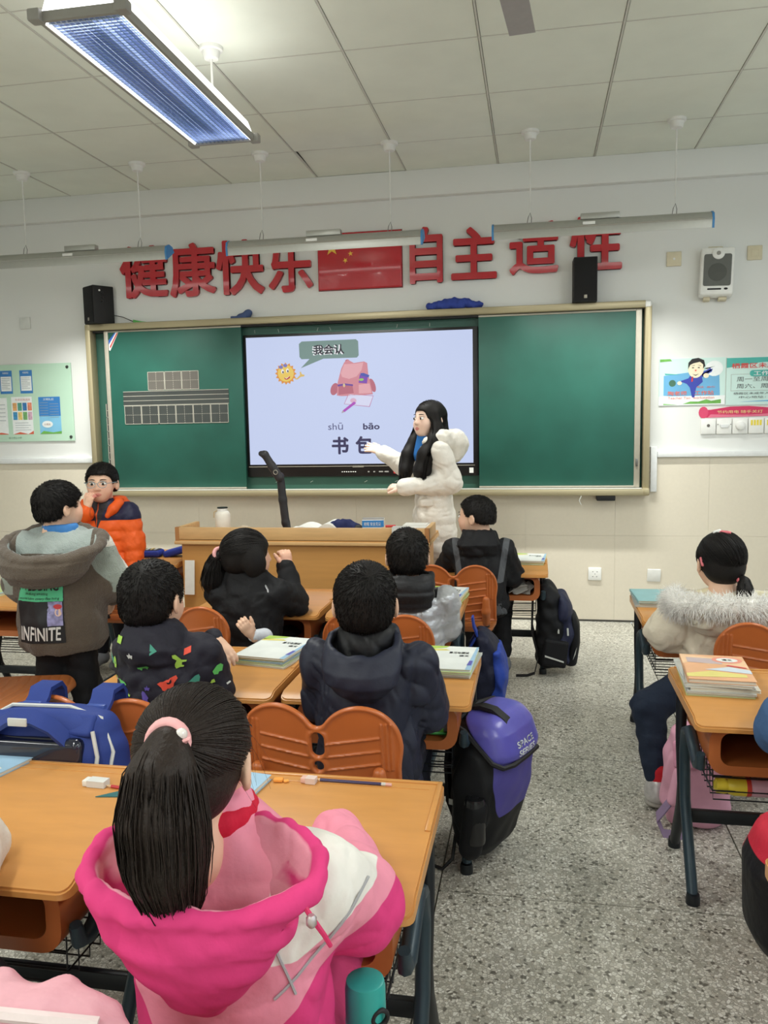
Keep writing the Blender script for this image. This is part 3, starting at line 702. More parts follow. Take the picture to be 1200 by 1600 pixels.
box('bracket', (-.055, .035, .02, .06, .30, .328), mat('putty', (214, 204, 176), .6), t, .004); box('bracket', (-.07, -.03, .0, .06, -.02, 0), MATS['putty'], t, .003); box('bracket', (.02, .07, .0, .06, -.018, 0), MATS['putty'], t, .003)
def plate(name, x, z, s, m, label, cat, detail=None):
    t = thing(name, label, cat, (x, YW-(.0122 if z < 1.1 else 0), z)); box('cover', (-s/2, s/2, -.012, 0, -s/2, s/2), m, t, .004)
    if detail == 'socket':
        for a, b in ((-.016, .014), (.012, .014), (-.002, -.002), (-.016, -.020), (.010, -.020)): box('slot', (a, a+.006, -.0128, -.0118, b, b+.004), m_blackm, t)
    elif detail == 'blank': box('centre', (-s/4, s/4, -.0135, -.011, -s/4, s/4), m, t, .002)
    elif detail == 'dot': lathe('screw', [(.008, 0), (.006, .004)], m_white, t, 10).matrix_local = Matrix.Translation((0, -.012, 0)) @ Matrix.Rotation(PI/2, 4, 'X')
    return t
plate('wall_socket', .399, .334, .088, m_white, 'white wall socket below the blackboard, left of the open cover', 'socket', 'socket')
t = plate('wall_plate', .788, .331, .088, m_white, 'white loose blank wall plate right of the socket', 'wall plate'); t.rotation_euler = (.15, 0.02, 0)
m_putty = MATS['putty']
plate('blank_plate', .880, 2.414, .092, m_putty, 'yellowed square blank plate left of the wall loudspeaker', 'wall plate', 'dot')
plate('blank_plate', 1.372, 2.427, .090, m_putty, 'yellowed square blank plate right of the wall loudspeaker', 'wall plate', 'blank')
plate('blank_plate', -3.80, 2.19, .085, mat('plate_grey', (214, 216, 212), .6), 'pale grey blank plate on the wall left of the left speaker', 'wall plate')

# switch row and banner on the right
m_yel = mat('tab_yellow', (236, 214, 70), .6)
lb = ['left end, with a small dark keyhole', 'with a recessed rocker', 'with a round dimmer knob', 'with four yellow tabs', 'with yellow tabs, at the right end']
for k in range(5):
    t = thing('wall_switch', 'white wall switch below the pink banner, %s' % lb[k], 'switch', (1.115+.0985*k, YW, 1.328), 0, 'wall switches on the right')
    box('cover', (-.047, .047, -.016, 0, -.05, .05), m_white, t, .004)
    if k == 0: prism('keyhole', ellpoly(.0, .006, .010, .010, 12), -.0175, -.0155, mat('key_grey', (96, 92, 88), .5), t)
    elif k == 1: prism('rocker', [(-.03, .012), (.03, .012), (.02, -.008), (-.02, -.008)], -.022, -.015, m_trim, t); [prism('screw', ellpoly(x, .012, .004, .004, 8), -.0175, -.0155, m_grey, t) for x in (-.04, .04)]
    elif k == 2: lathe('dial', [(.030, 0), (.028, .018), (.022, .022)], m_white, t, 24).matrix_local = Matrix.Translation((0, -.016, .004)) @ Matrix.Rotation(PI/2, 4, 'X')
    else:
        for j in range(4): box('tab', (-.034+.018*j, -.022+.018*j, -.018, -.0155, .004, .038), m_yel, t)
t = thing('banner_sticker', 'crimson wavy banner sticker above the wall switches', 'sticker', (1.07, YW, 1.385))
prism('band', [(0, .0), (.46, .008), (.50, .03), (.44, .058), (.30, .072), (.18, .070), (.06, .052), (.0, .05)], -.003, 0, mat('banner_red', (206, 44, 92), .5), t)
prism('band_edge', [(.04, .0), (.46, .006), (.42, .022), (.30, .016), (.18, .018), (.06, .022)], -.0036, -.003, mat('banner_pink', (222, 112, 140), .5), t)
text('lettering', '节约用电 随手关灯', .10, -.0042, .026, .28, .020, mat('banner_text', (240, 214, 150), .6), t)
m_pb = mat('sticker_pink', (216, 70, 110), .5); prism('end_shape', ellpoly(.015, .035, .03, .038, 14), -.0042, -.0005, m_pb, t); prism('end_shape', ellpoly(.49, .04, .04, .045, 14), -.0042, -.0005, mat('sticker_orange', (232, 160, 70), .5), t)

# poster right: cartoon man in a blue suit
m_pos = mat('poster_pale', (206, 232, 226), .3, noise=(3, .04)); m_sky = mat('poster_sky', (106, 172, 214), .3, noise=(3, .12)); m_pw = mat('poster_white', (238, 242, 242), .3); m_teal = mat('poster_teal', (70, 176, 166), .3); m_grn = mat('poster_green', (110, 176, 80), .4, noise=(20, .2)); m_navy = mat('suit_blue', (52, 66, 168), .4); m_face = mat('cartoon_face', (242, 230, 200), .5); m_ink = mat('ink_black', (28, 26, 28), .5); m_sal = mat('ink_salmon', (226, 116, 98), .5)
t = thing('wall_poster', 'poster with a cartoon man in a blue suit on the right wall', 'poster', (.800, YW, 1.470))
prism('board', rectp(0, .415, 0, .305), -.006, 0, m_pos, t)
def pf(name, pts, m, l=1, par=None): return prism(name, pts, -.006-.0006*l, -.006-.0006*(l-1)+.0002, m, par or t)
pf('sky_patch', [(.03, .195), (.375, .235), (.385, .03), (.03, .065)], m_sky); pf('white_band', rectp(.0, .415, .0, .06), m_pw, 2); pf('teal_fold', [(.035, .21), (.14, .20), (.04, .20)], m_teal, 2); pf('teal_fold', [(.27, .235), (.35, .25), (.30, .232)], m_teal, 2)
pf('hill', [(.15, .008), (.39, .008), (.39, .035), (.33, .026), (.30, .036), (.25, .022), (.2, .024)], m_grn, 3); pf('hill', [(.03, .004), (.12, .004), (.03, .012)], m_grn, 3); pf('leaf', [(.005, .285), (.08, .29), (.07, .303), (.005, .303)], m_grn, 2)
pf('cloud', ellpoly(.345, .235, .055, .05, 18), m_pw, 2); pf('globe', ellpoly(.085, .145, .022, .022, 16), mat('globe_green', (66, 110, 90), .5), 2); pf('suit', [(.185, .175), (.205, .205), (.275, .205), (.335, .235), (.33, .215), (.27, .18), (.275, .15), (.235, .115), (.225, .05), (.21, .05), (.195, .115), (.175, .14), (.15, .15), (.13, .145), (.14, .16)], m_navy, 3); pf('sleeve', [(.26, .205), (.32, .24), (.33, .225), (.275, .185)], m_navy, 3)
pf('tie', [(.205, .185), (.215, .185), (.213, .155), (.204, .15), (.203, .16)], mat('tie_red', (206, 50, 56), .5), 4); pf('hand', ellpoly(.13, .145, .015, .013, 10), m_face, 4); pf('hand', ellpoly(.295, .190, .018, .016, 10), m_face, 4)
pf('face', ellpoly(.232, .238, .050, .062, 20, rot=-.15), m_face, 4); pf('hair', [(.182, .235), (.183, .275), (.205, .300), (.245, .306), (.280, .290), (.288, .255), (.275, .235), (.275, .262), (.255, .280), (.215, .272), (.195, .262)], m_ink, 5)
for x in (.212, .248): pf('eye', ellpoly(x, .243, .007, .003, 8), m_ink, 6)
pf('brow', [(.20, .256), (.222, .26), (.222, .257)], m_ink, 6); pf('brow', [(.24, .26), (.262, .256), (.262, .253)], m_ink, 6); pf('mouth', [(.208, .203), (.23, .196), (.25, .204), (.23, .191)], m_ink, 6); pf('nose', ellpoly(.229, .225, .006, .006, 8), m_sal, 6)
text('lettering', '陶老师', .058, -.0085, .065, .118, .028, m_sal, t, off=.01); text('lettering', '工作站', .225, -.0085, .065, .120, .028, m_sal, t, off=.01); text('lettering', 'Teacher Tao  workstation', .058, -.0085, .040, .29, .016, m_sal, t); text('lettering', '电话：68151', .24, -.0085, .110, .11, .014, m_sal, t)
t = thing('notice_board', 'pale teal opening-hours notice board at the right edge', 'notice', (1.221, YW, 1.465))
prism('board', rectp(0, .80, 0, .305), -.008, 0, m_pos, t)
def pf2(name, pts, m, l=1): return prism(name, pts, -.008-.0006*l, -.008-.0006*(l-1)+.0002, m, t)
pf2('swoosh', [(0, .24), (.2, .27), (.8, .30), (.8, .303), (.0, .303)], m_teal); pf2('swoosh', [(.08, .02), (.4, .035), (.8, .02), (.8, .012), (.4, .02)], m_sky); pf2('panel_outline', rectp(.028, .70, .090, .198), m_grey); pf2('panel_fill', rectp(.030, .698, .092, .196), m_pos, 2)
pf2('heading_pill', rrect(.142, .42, .182, .222, .018, 4), m_teal, 3); dk = mat('ink_grey', (84, 88, 92), .6)
text('lettering', '栖霞区未成年人成长指导中心', .030, -.0105, .235, .70, .034, mat('ink_red', (222, 70, 66), .5), t, off=.012); text('lettering', '工作时间', .165, -.0112, .188, .19, .028, m_pw, t, off=.012)
text('lettering', '周一至周五  8:00-17:00', .063, -.0105, .150, .48, .030, dk, t); text('lettering', '周六、周日  8:00-17:00', .063, -.0105, .106, .48, .030, dk, t)
text('lettering', '栖霞区未成年人成长指导中心地址：栖霞区', .045, -.0105, .066, .60, .015, dk, t); text('lettering', '中心地址：栖霞区教育局', .080, -.0105, .042, .42, .015, dk, t)

# acrylic poster board left
m_ac = mat('acrylic_mint', (190, 222, 200), .12, noise=(2, .06), coat=.5); t = thing('acrylic_board', 'mint green acrylic notice board with pinned sheets on the left wall', 'notice board', (-4.30, YW, 1.300))
prism('sheet', rectp(0, .855, 0, .585), -.010, -.004, m_ac, t)
for x, z in ((.03, .03), (.825, .03), (.825, .555), (.03, .555)): lathe('bolt', [(.012, 0), (.010, .006), (.004, .008)], mat('bolt_dark', (60, 64, 60), .4, metal=.5), t, 14).matrix_local = Matrix.Translation((x, -.010, z)) @ Matrix.Rotation(PI/2, 4, 'X')
def pa(name, pts, m, l=1): return prism(name, pts, -.010-.0006*l, -.010-.0006*(l-1)+.0002, m, t)
m_pbl = mat('sheet_blue', (58, 128, 196), .4, noise=(6, .1)); m_pbl2 = mat('sheet_sky', (132, 196, 232), .4, noise=(6, .1)); inkl = mat('ink_line', (150, 160, 168), .7)
def bsheet(x):
    pa('blue_sheet', rectp(x, x+.105, .365, .540), m_pbl); pa('sheet_text', rectp(x+.008, x+.097, .385, .495), m_pw, 2); text('lettering', '制度规定', x+.028, -.0122, .515, .05, .014, m_pw, t)
    for k in range(7): pa('text_line', rectp(x+.014, x+.085-.02*(k % 3 == 2), .480-.013*k, .483-.013*k), inkl, 3)
bsheet(.255); bsheet(.425); bsheet(.085)
pa('white_sheet', rectp(.340, .515, .055, .340), m_pw)
cc = [(226, 170, 110), (86, 160, 140), (60, 120, 180), (226, 140, 110), (70, 150, 200), (230, 200, 120), (120, 176, 110), (206, 170, 190)]
for k in range(8): x = .350+.042*(k % 4); z = .235 if k < 4 else .165; pa('photo', rectp(x, x+.035, z, z+.060), mat('photo_%d' % k, cc[k], .5, noise=(60, .25)), 2)
for k in range(4): pa('text_line', rectp(.362, .475+.02*(k % 2), .14-.018*k, .143-.018*k), inkl, 2)
pa('red_swoosh', [(.34, .055), (.40, .072), (.47, .056), (.515, .08), (.515, .055)], mat('swoosh_red', (214, 96, 70), .5), 2); text('lettering', '社会实践活动', .375, -.0122, .310, .125, .017, mat('ink_rose', (206, 130, 130), .6), t)
pa('sky_sheet', rectp(.570, .750, .055, .335), m_pbl2); pa('sky_top', rectp(.570, .750, .190, .335), m_pbl, 2)
for k in range(6): pa('text_line', rectp(.580, .648, .290-.02*k, .293-.02*k), inkl, 3); pa('text_line', rectp(.662, .735, .280-.02*k, .283-.02*k), inkl, 3)
pa('cloud', ellpoly(.635, .128, .045, .026, 18), m_pw, 3); pa('grass', [(.57, .055), (.75, .055), (.75, .075), (.68, .066), (.60, .078)], m_grn, 3); text('lettering', '文明礼仪', .61, -.0122, .308, .09, .017, m_pw, t); text('lettering', '小朋友', .607, -.0125, .12, .055, .015, mat('ink_brown', (150, 96, 70), .6), t)
pa('white_sheet', rectp(.16, .302, .055, .335), m_pw); pa('red_swoosh', [(.16, .055), (.24, .07), (.30, .058), (.30, .055)], MATS['swoosh_red'], 2); text('lettering', '幼儿中心小学', .30, -.0112, .020, .11, .016, mat('ink_dgreen', (70, 110, 90), .6), t)
for k in range(5): pa('text_line', rectp(.18, .285, .28-.03*k, .284-.03*k), inkl, 2)
# ================================================================== chairs and desks
m_chair = mat('chair_plastic', (190, 104, 52), 0.32, noise=(14, .05), bump=(250, .04, .001))
m_seat = mat('seat_plastic', (178, 106, 58), 0.34, noise=(14, .06))
m_steel = mat('frame_steel', (44, 62, 72), 0.38, metal=.2)
m_steelk = mat('frame_black', (24, 29, 34), 0.4, metal=.2)
m_desk = mat('desk_top', (206, 146, 80), 0.30, noise=(7, .07), bump=(420, .05, .0008), stretch=(1, 4, 4))
m_tray = mat('desk_tray', (176, 100, 52), 0.38, noise=(10, .05))
m_wood = mat('podium_wood', (200, 146, 82), 0.42, noise=(6, .07), stretch=(.6, 6, 6))
m_wood2 = mat('podium_rail', (212, 170, 116), 0.42, noise=(9, .1), stretch=(.8, 6, 6))

def chair_back_mesh():
    s = SDF()
    def fn(X, Y, Z):
        ax = np.abs(X); z = Z-.40
        e = np.sqrt(((ax-.107)/.108)**2+((z-.180)/.112)**2); d_l = (e-1)*.107
        qx = ax-.209; qz = np.abs(z-.09)-.09
        d_b = np.sqrt(np.maximum(qx, 0)**2+np.maximum(qz, 0)**2)+np.minimum(np.maximum(qx, qz), 0)
        d_c = np.maximum(ax-.05, np.abs(z-.14)-.095)
        d2 = _smin(_smin(d_l, d_b, .012), d_c, .012)
        def cap(cz, hh, r):
            zz = np.maximum(np.abs(z-cz)-hh, 0); return np.sqrt(X**2+zz**2)-r
        hole = np.minimum(np.minimum(cap(.186, .016, .017), cap(.126, .001, .013)), cap(.085, .001, .011))
        d2 = np.maximum(d2, -hole)
        yc = -.165-.028*(1-(X/.21)**2)-.13*z
        base = .0055
        rim = .0065*np.exp(-((-d2-.005)/.006)**2)                       # raised border and hole collars
        rb = np.zeros_like(d2)
        for k in range(6):
            zl = .205-.036*k-.018*np.clip(1-(ax-.02)/.14, 0, 1)**1.2
            rb = np.maximum(rb, np.exp(-((z-zl)/.0028)**2)*(ax < .158)*(ax > .022))
        vb = np.zeros_like(d2)
        for xx in (.164, .176, .188): vb = np.maximum(vb, np.exp(-((ax-xx)/.0024)**2)*(z > .115)*(z < .245))
        back = base+rim+.0055*np.maximum(rb, vb)
        dy = yc-Y                                                       # >0 towards the rear
        dt = np.maximum(dy-back, -dy-base-.5*rim)
        return _smax(d2, dt*.8, .005)
    s.add(fn, (-.225, -.27, .395), (.225, -.14, .70), .001)
    return s.mesh(.0032, name='backrest')
def chair_seat_mesh():
    s = SDF()
    def fn(X, Y, Z):
        rx = .20-.02*np.clip((-Y-.02)/.2, 0, 1)
        qx = np.abs(X)-rx+.04; qy = np.abs(Y-.02)-.19+.04
        d2 = np.sqrt(np.maximum(qx, 0)**2+np.maximum(qy, 0)**2)+np.minimum(np.maximum(qx, qy), 0)-.04
        zc = .352-.012*(1-(X/.2)**2)*(1-((Y-.02)/.19)**2)-.03*np.clip((Y-.15)/.06, 0, 1)**2
        gr = np.zeros_like(d2)+.0035*np.exp(-(((Y+.012*np.sin(X*18)+.17) % .042-.021)/.0035)**2)*(np.abs(X) < rx-.012)
        dt = np.maximum(Z-zc-.010+gr, zc-.012-Z)
        return _smax(d2, dt, .010)
    s.add(fn, (-.21, -.18, .30), (.21, .22, .38), .001)
    return s.mesh(.0042, name='seat')
ch0 = thing('school_chair', 'orange plastic school chair', 'chair', (0, 0, 0), 0, 'orange school chairs')
obj('backrest', chair_back_mesh(), m_chair, ch0); obj('seat', chair_seat_mesh(), m_seat, ch0)
for sx in (-1, 1):
    sd = SDF().chain([(sx*.160, -.200, .40), (sx*.160, -.226, .46), (sx*.160, -.228, .520)], [.020, .021, .017], .01)
    obj('bracket', sd.mesh(.005), m_chair, ch0)
    tube('leg', [(sx*.165, -.03, .02), (sx*.165, -.07, .18), (sx*.16, -.12, .33), (sx*.158, -.175, .44)], .013, m_steel, ch0)
    tube('foot_bar', [(sx*.165, -.20, .018), (sx*.165, .17, .018)], .015, m_steel, ch0)
    tube('seat_bar', [(sx*.165, -.12, .325), (sx*.165, .16, .325)], .011, m_steel, ch0)
tube('cross_bar', [(-.165, -.03, .06), (.165, -.03, .06)], .011, m_steel, ch0)
def chair(x, y, rz, label): 
    global ch0_used
    c = copy_tree(ch0); c.location = (x, y, 0); c.rotation_euler = (0, 0, math.radians(rz)); c['label'] = label; return c
chair(-.545, 2.16, 0, 'orange chair behind the boy in navy, nearest empty-backed chair')
chair(-1.155, 2.14, 0, 'orange chair with the navy school bag hanging on its back')
chair(-1.405, 3.19, 0, 'orange chair behind the girl in black with ponytail')
chair(-.583, 3.14, 0, 'orange chair behind the boy in the silver jacket')
chair(-.400, 4.20, 0, 'orange chair behind the boy in the black hoodie')
chair(-2.140, 4.17, 0, 'orange chair in front of the boy in the orange jacket')
chair(.830, 3.15, 0, 'orange chair behind the girl with the fur hood')
chair(-2.07, 2.84, -78, 'empty turned orange chair at the left edge beside the standing boy')
chair(-.45, 1.06, 0, 'orange chair under the girl in pink')
ch0.location = (.78, 2.02, 0); ch0['label'] = 'orange chair of the pupil in denim at the right edge'

TW, TD = .288, .247
dk0 = thing('school_desk', 'orange school desk', 'desk', (0, 0, 0), 0, 'orange school desks')
def desk_top_mesh():
    bm = bmesh.new(); poly = [(p[0], p[1]) for p in rrect(-TW, TW, -TD, TD, .022, 4)]
    a = [bm.verts.new((p[0], p[1], .560)) for p in poly]; b = [bm.verts.new((p[0], p[1], .590)) for p in poly]; k = len(poly)
    bm.faces.new(a[::-1]); top = bm.faces.new(b)
    for i in range(k): bm.faces.new((a[i], a[(i+1) % k], b[(i+1) % k], b[i]))
    bmesh.ops.bevel(bm, geom=list(top.edges), offset=.004, segments=2, affect='EDGES')
    bmesh.ops.bisect_plane(bm, geom=bm.verts[:]+bm.edges[:]+bm.faces[:], plane_co=(0, -.200, 0), plane_no=(0, 1, 0))
    for v in bm.verts:
        if v.co.y < -.201 and v.co.z > .565: v.co.z -= (-.200-v.co.y)*.33
    bmesh.ops.recalc_face_normals(bm, faces=bm.faces); return bm
o = obj('desk_top', desk_top_mesh(), m_desk, dk0); smooth(o, 25)
box('rim', (-TW+.02, TW-.012, .231, .243, .588, .5935), m_desk, dk0, .002); box('rim', (TW-.016, TW-.004, .02, .243, .588, .5935), m_desk, dk0, .002); box('pen_ridge', (-TW+.05, TW-.03, .203, .207, .588, .5915), m_desk, dk0, .0008)
def tray_mesh():
    bm = bmesh.new(); A = rrect(-.245, .245, .425, .562, .045, 5); B = rrect(-.215, .215, .452, .545, .028, 5); k = len(A)
    y0, y1 = -.205, .19
    va = [[bm.verts.new((p[0], y, p[1])) for p in A] for y in (y0, y1)]; vb = [[bm.verts.new((p[0], y, p[1])) for p in B] for y in (y0, y1-.01)]
    for i in range(k):
        j = (i+1) % k
        bm.faces.new((va[0][i], va[0][j], vb[0][j], vb[0][i])); bm.faces.new((va[0][j], va[0][i], va[1][i], va[1][j])); bm.faces.new((vb[0][i], vb[0][j], vb[1][j], vb[1][i]))
    bm.faces.new(va[1]); bm.faces.new(vb[1]); bmesh.ops.recalc_face_normals(bm, faces=bm.faces)
    es = [e for e in bm.edges if all(abs(v.co.y-y0) < 1e-6 for v in e.verts)]
    return bm
o = obj('book_tray', tray_mesh(), m_tray, dk0); smooth(o, 30)
for sx in (-1, 1):
    x = sx*.262
    tube('leg', [(x, .13, .555), (x, .12, .40), (x, .075, .27), (x, .09, .20), (x, .20, .012)], .0165, m_steelk, dk0)
    tube('leg', [(x, -.185, .475), (x, -.175, .437), (x, -.145, .428), (x, -.09, .452), (x, -.02, .478), (x, .035, .455), (x, .055, .38), (x, .03, .24), (x, -.05, .12), (x, -.125, .012)], [.012, .016, .017, .017, .017, .017, .0165, .0165, .0165, .016], m_steel, dk0)
    for y in (.20, -.125): lathe('foot_cap', [(.020, 0), (.020, .02), (.018, .03)], m_steelk, dk0, 12, (x, y, 0))
box('foot_rail', (-.262, .262, .055, .075, .155, .195), m_steelk, dk0, .004)
bm = bmesh.new()
for k in range(9): yy = -.16+.04*k; addtube(bm, [(-.225, yy, .43), (-.222, yy, .335), (.222, yy, .335), (.225, yy, .43)], .0022, 4)
for z in (.36, .40): 
    for yy in (-.16, .16): addtube(bm, [(-.225, yy, z), (.225, yy, z)], .0025, 4)
    for x in (-.224, .224): addtube(bm, [(x, -.16, z), (x, .16, z)], .0025, 4)
obj('wire_basket', bm, m_steelk, dk0)
def desk(x, y, label, rz=0):
    c = copy_tree(dk0); c.location = (x, y, 0); c.rotation_euler = (0, 0, math.radians(rz)); c['label'] = label; return c
# name, centre
DK = dict(D1R=(-.488, 1.510), D1L=(-1.108, 1.490), D2R=(-.472, 2.537), D2L=(-1.072, 2.525), D3R=(-.597, 3.550), D3L=(-1.205, 3.565), D4R=(-.222, 4.600), D4L=(-2.375, 4.715), D5=(-2.46, 3.595), R1=(.702, 1.290), R2=(.710, 2.470), R3=(.712, 3.600))
DL = dict(D1R='orange desk in front of the girl in pink, nearest to the aisle', D1L='orange desk at the left edge left of the girl in pink', D2R='orange desk of the boy in navy, purple bag hanging on its side', D2L='orange desk of the boy in the printed dark jacket',
          D3R='orange desk of the boy in the silver jacket', D3L='orange desk of the girl in black right before the podium', D4R='orange desk of the boy in the black hoodie right of the podium', D4L='orange desk with the blue pencil case left of the podium', D5='orange desk behind the standing boy in brown fleece',
          R1='orange desk cut off at the right edge, only a corner showing', R2='orange desk with the picture-book stack right of the aisle', R3='orange desk of the girl with the fur hood right of the aisle')
for k in DK:
    if k == 'D1R': dk0.location = (DK[k][0], DK[k][1], 0); dk0['label'] = DL[k]
    else: desk(DK[k][0], DK[k][1], DL[k])

# ================================================================== podium
P0, P1, PY = -2.065, -.575, 4.42
t = thing('podium', 'honey-coloured wooden teacher podium with raised front rail', 'podium', ((P0+P1)/2, PY, 0)); hw = (P1-P0)/2
box('front_panel', (-hw+.03, hw-.03, .02, .045, .0, .725), m_wood, t)
for sx in (-1, 1): box('side_panel', (min(sx*(hw-.03), sx*(hw-.055)), max(sx*(hw-.03), sx*(hw-.055)), .045, .42, 0, .725), m_wood, t)
box('worktop', (-hw, hw, 0, .44, .717, .745), m_wood, t, .004)
box('front_rail', (-hw, hw, .0, .025, .735, .811), m_wood2, t, .003); box('front_lip', (-hw-.004, hw+.004, -.010, .03, .712, .732), m_wood2, t, .004)
for sx in (-1, 1):
    a, b = sorted((sx*hw, sx*(hw-.025)))
    box('side_rail', (a, b, .025, .30, .745, .811), m_wood2, t, .003); box('side_lip', (min(sx*(hw+.004), sx*(hw-.02)), max(sx*(hw+.004), sx*(hw-.02)), .0, .44, .712, .730), m_wood2, t, .003)
    box('corner_post', (a, b, -.001, .026, .731, .812), mat('rail_end', (176, 122, 72), .5), t)
# ================================================================== people
m_skin = mat('skin', (233, 190, 162), 0.55, noise=(20, .03), layers=[('lip', (206, 120, 112)), ('cheek', (236, 176, 152))])
m_skin2 = mat('skin_fair', (240, 206, 186), 0.5, noise=(20, .02), layers=[('lip', (204, 104, 104)), ('cheek', (241, 200, 180))])
m_hair = mat('hair_black', (24, 21, 20), 0.55, noise=(200, .25), spec=.22, bump=(160, .25, .004))
m_hair2 = mat('hair_brown', (40, 31, 26), 0.48, noise=(200, .25), spec=.25, bump=(160, .4, .005))
m_eyew = mat('eye_white', (236, 232, 226), .25); m_iris = mat('eye_dark', (28, 20, 16), .15); m_brow = mat('brow_black', (40, 32, 28), .7)
HEADZL = ([-.13, -.06, -.03, -.012, .012, .028, .046, .060, .12], [-.072, -.066, -.055, -.012, -.006, -.018, .030, .052, .062])
class Head:
    def __init__(s, c, yaw=0, pitch=0, roll=0, sc=1.0):
        s.c = np.array(c, float); s.R = rotm(math.radians(-pitch), math.radians(roll), math.radians(yaw)); s.s = sc
    def T(s, x, y, z): return s.c+s.R@(np.array((x, y, z))*s.s)
    def r(s, *v): return tuple(a*s.s for a in v)
    def loc(s, X, Y, Z):
        px, py, pz = X-s.c[0], Y-s.c[1], Z-s.c[2]; return [(s.R[0, i]*px+s.R[1, i]*py+s.R[2, i]*pz)/s.s for i in range(3)]
    def prims(h, S):
        q = dict(rot=h.R)
        S.ell(h.T(0, -.012, .022), h.r(.0745, .092, .079), .02, **q).ell(h.T(0, .026, -.030), h.r(.061, .062, .070), .03, **q)
        S.ell(h.T(0, .046, -.074), h.r(.036, .034, .026), .03, **q)
        for x in (-1, 1):
            S.ell(h.T(x*.034, .052, -.034), h.r(.027, .026, .030), .025, **q)
            S.ell(h.T(x*.030, .098, .004), h.r(.019, .016, .011), .012, 's', **q)
            e = h.R@rotm(0, 0, x*.35)
            S.ell(h.T(x*.080, -.010, -.012), h.r(.009, .021, .031), .008, rot=e).ell(h.T(x*.090, -.006, -.010), h.r(.007, .011, .018), .006, 's', rot=e)
        S.cone(h.T(0, .080, .010), h.T(0, .094, -.022), .007*h.s, .0105*h.s, .012)
        for x in (-1, 1): S.ell(h.T(x*.009, .090, -.026), h.r(.008, .009, .007), .006, **q)
        S.ell(h.T(0, .083, -.0515), h.r(.019, .009, .0052), .005, **q).ell(h.T(0, .081, -.0605), h.r(.016, .009, .006), .005, **q)
        S.cone(h.T(0, -.025, -.05), h.T(0, -.035, -.135), .047*h.s, .050*h.s, .02)
    def fields(h, me):
        co = coords(me); x, y, z = h.loc(co[:, 0], co[:, 1], co[:, 2])
        lip = .0009-np.maximum(np.abs(x)/.021*.0105, 0)-0+.0  # placeholder shape, see next line
        lip = np.where((y > .076) & (np.abs(z+.0555) < .02), .0105*(1-(x/.021)**2)-np.abs(z+.0558), -1)*.4
        field(me, 'lip', np.clip(lip, -.05, .05)); ck = .020-np.sqrt((np.abs(x)-.038)**2+(z+.03)**2); field(me, 'cheek', np.where(y > .03, ck, -1)*.02)
    def face(h, root, lashes=True, open_=1.0):
        for x in (-1, 1):
            S = SDF().ell((0, 0, 0), h.r(.0145, .010, .0085*open_), .002, rot=h.R); e = obj('eye', S.mesh(.0022), m_eyew, root, tuple(h.T(x*.030, .0775, .003)))
            S = SDF().ell((0, 0, 0), h.r(.0072, .0045, .0074*open_), .002, rot=h.R); obj('iris', S.mesh(.0016), m_iris, e, tuple(h.R@np.array((0.0, .0072*h.s, 0))))
            pts = [h.T(x*(.015+.008*k), .0875-.0025*abs(k-1.2)**1.5-.002*k, .0085*open_+.0035+.002*math.sin(PI*k/4)) for k in range(5)]
            tube('eyelid', pts, .0012*h.s, m_brow, root, 5)
            pts = [h.T(x*(.014+.0085*k), .0865-.0028*k, .0235+.004*math.sin(PI*(k+.6)/5)) for k in range(5)]
            tube('eyebrow', pts, [.0018, .0026, .0026, .0022, .0012], m_brow, root, 5)
def hair_cap(S, h, off=.008, zl=HEADZL, extra=None):
    S.ell(h.T(0, -.014, .024), h.r(.0745+off, .094+off, .080+off), .02, rot=h.R)
    S.ell(h.T(0, -.050, -.030), h.r(.062+off*.6, .046+off, .052), .03, rot=h.R)
    zx, zz = zl
    def cut(X, Y, Z):
        x, y, z = h.loc(X, Y, Z); return (np.interp(y, zx, zz)+.35*np.maximum(0, np.abs(x)-.05)*(y > .04)-z)*.7*h.s
    S.add(cut, h.c-.16, h.c+.16, .006, 'cut')
def hair_fuzz(me, h, n, length, rad, seed=1, lift=.16, spread=.10, whorl=(.012, -.075, .075)):
    """short strands combed away from the crown"""
    r = np.random.default_rng(seed); nv = len(me.vertices); co = coords(me); nr = np.empty(nv*3, np.float32); me.vertices.foreach_get('normal', nr); nr = nr.reshape(-1, 3)
    pick = r.integers(0, nv, n); p = co[pick].astype(float); nn = nr[pick].astype(float); w = h.T(*whorl)
    d = p-w; d -= (d*nn).sum(1, keepdims=True)*nn; d /= np.linalg.norm(d, axis=1, keepdims=True)+1e-6
    d = d+nn*lift+r.normal(0, spread, (n, 3)); d /= np.linalg.norm(d, axis=1, keepdims=True); L = length*r.uniform(.6, 1.2, (n, 1))
    path = np.stack([p-nn*.002, p+d*L*.5+nn*.001, p+d*L-nn*L*.15], 1)
    return strands_mesh('hair', path, np.array([rad, rad*.8, rad*.15]))
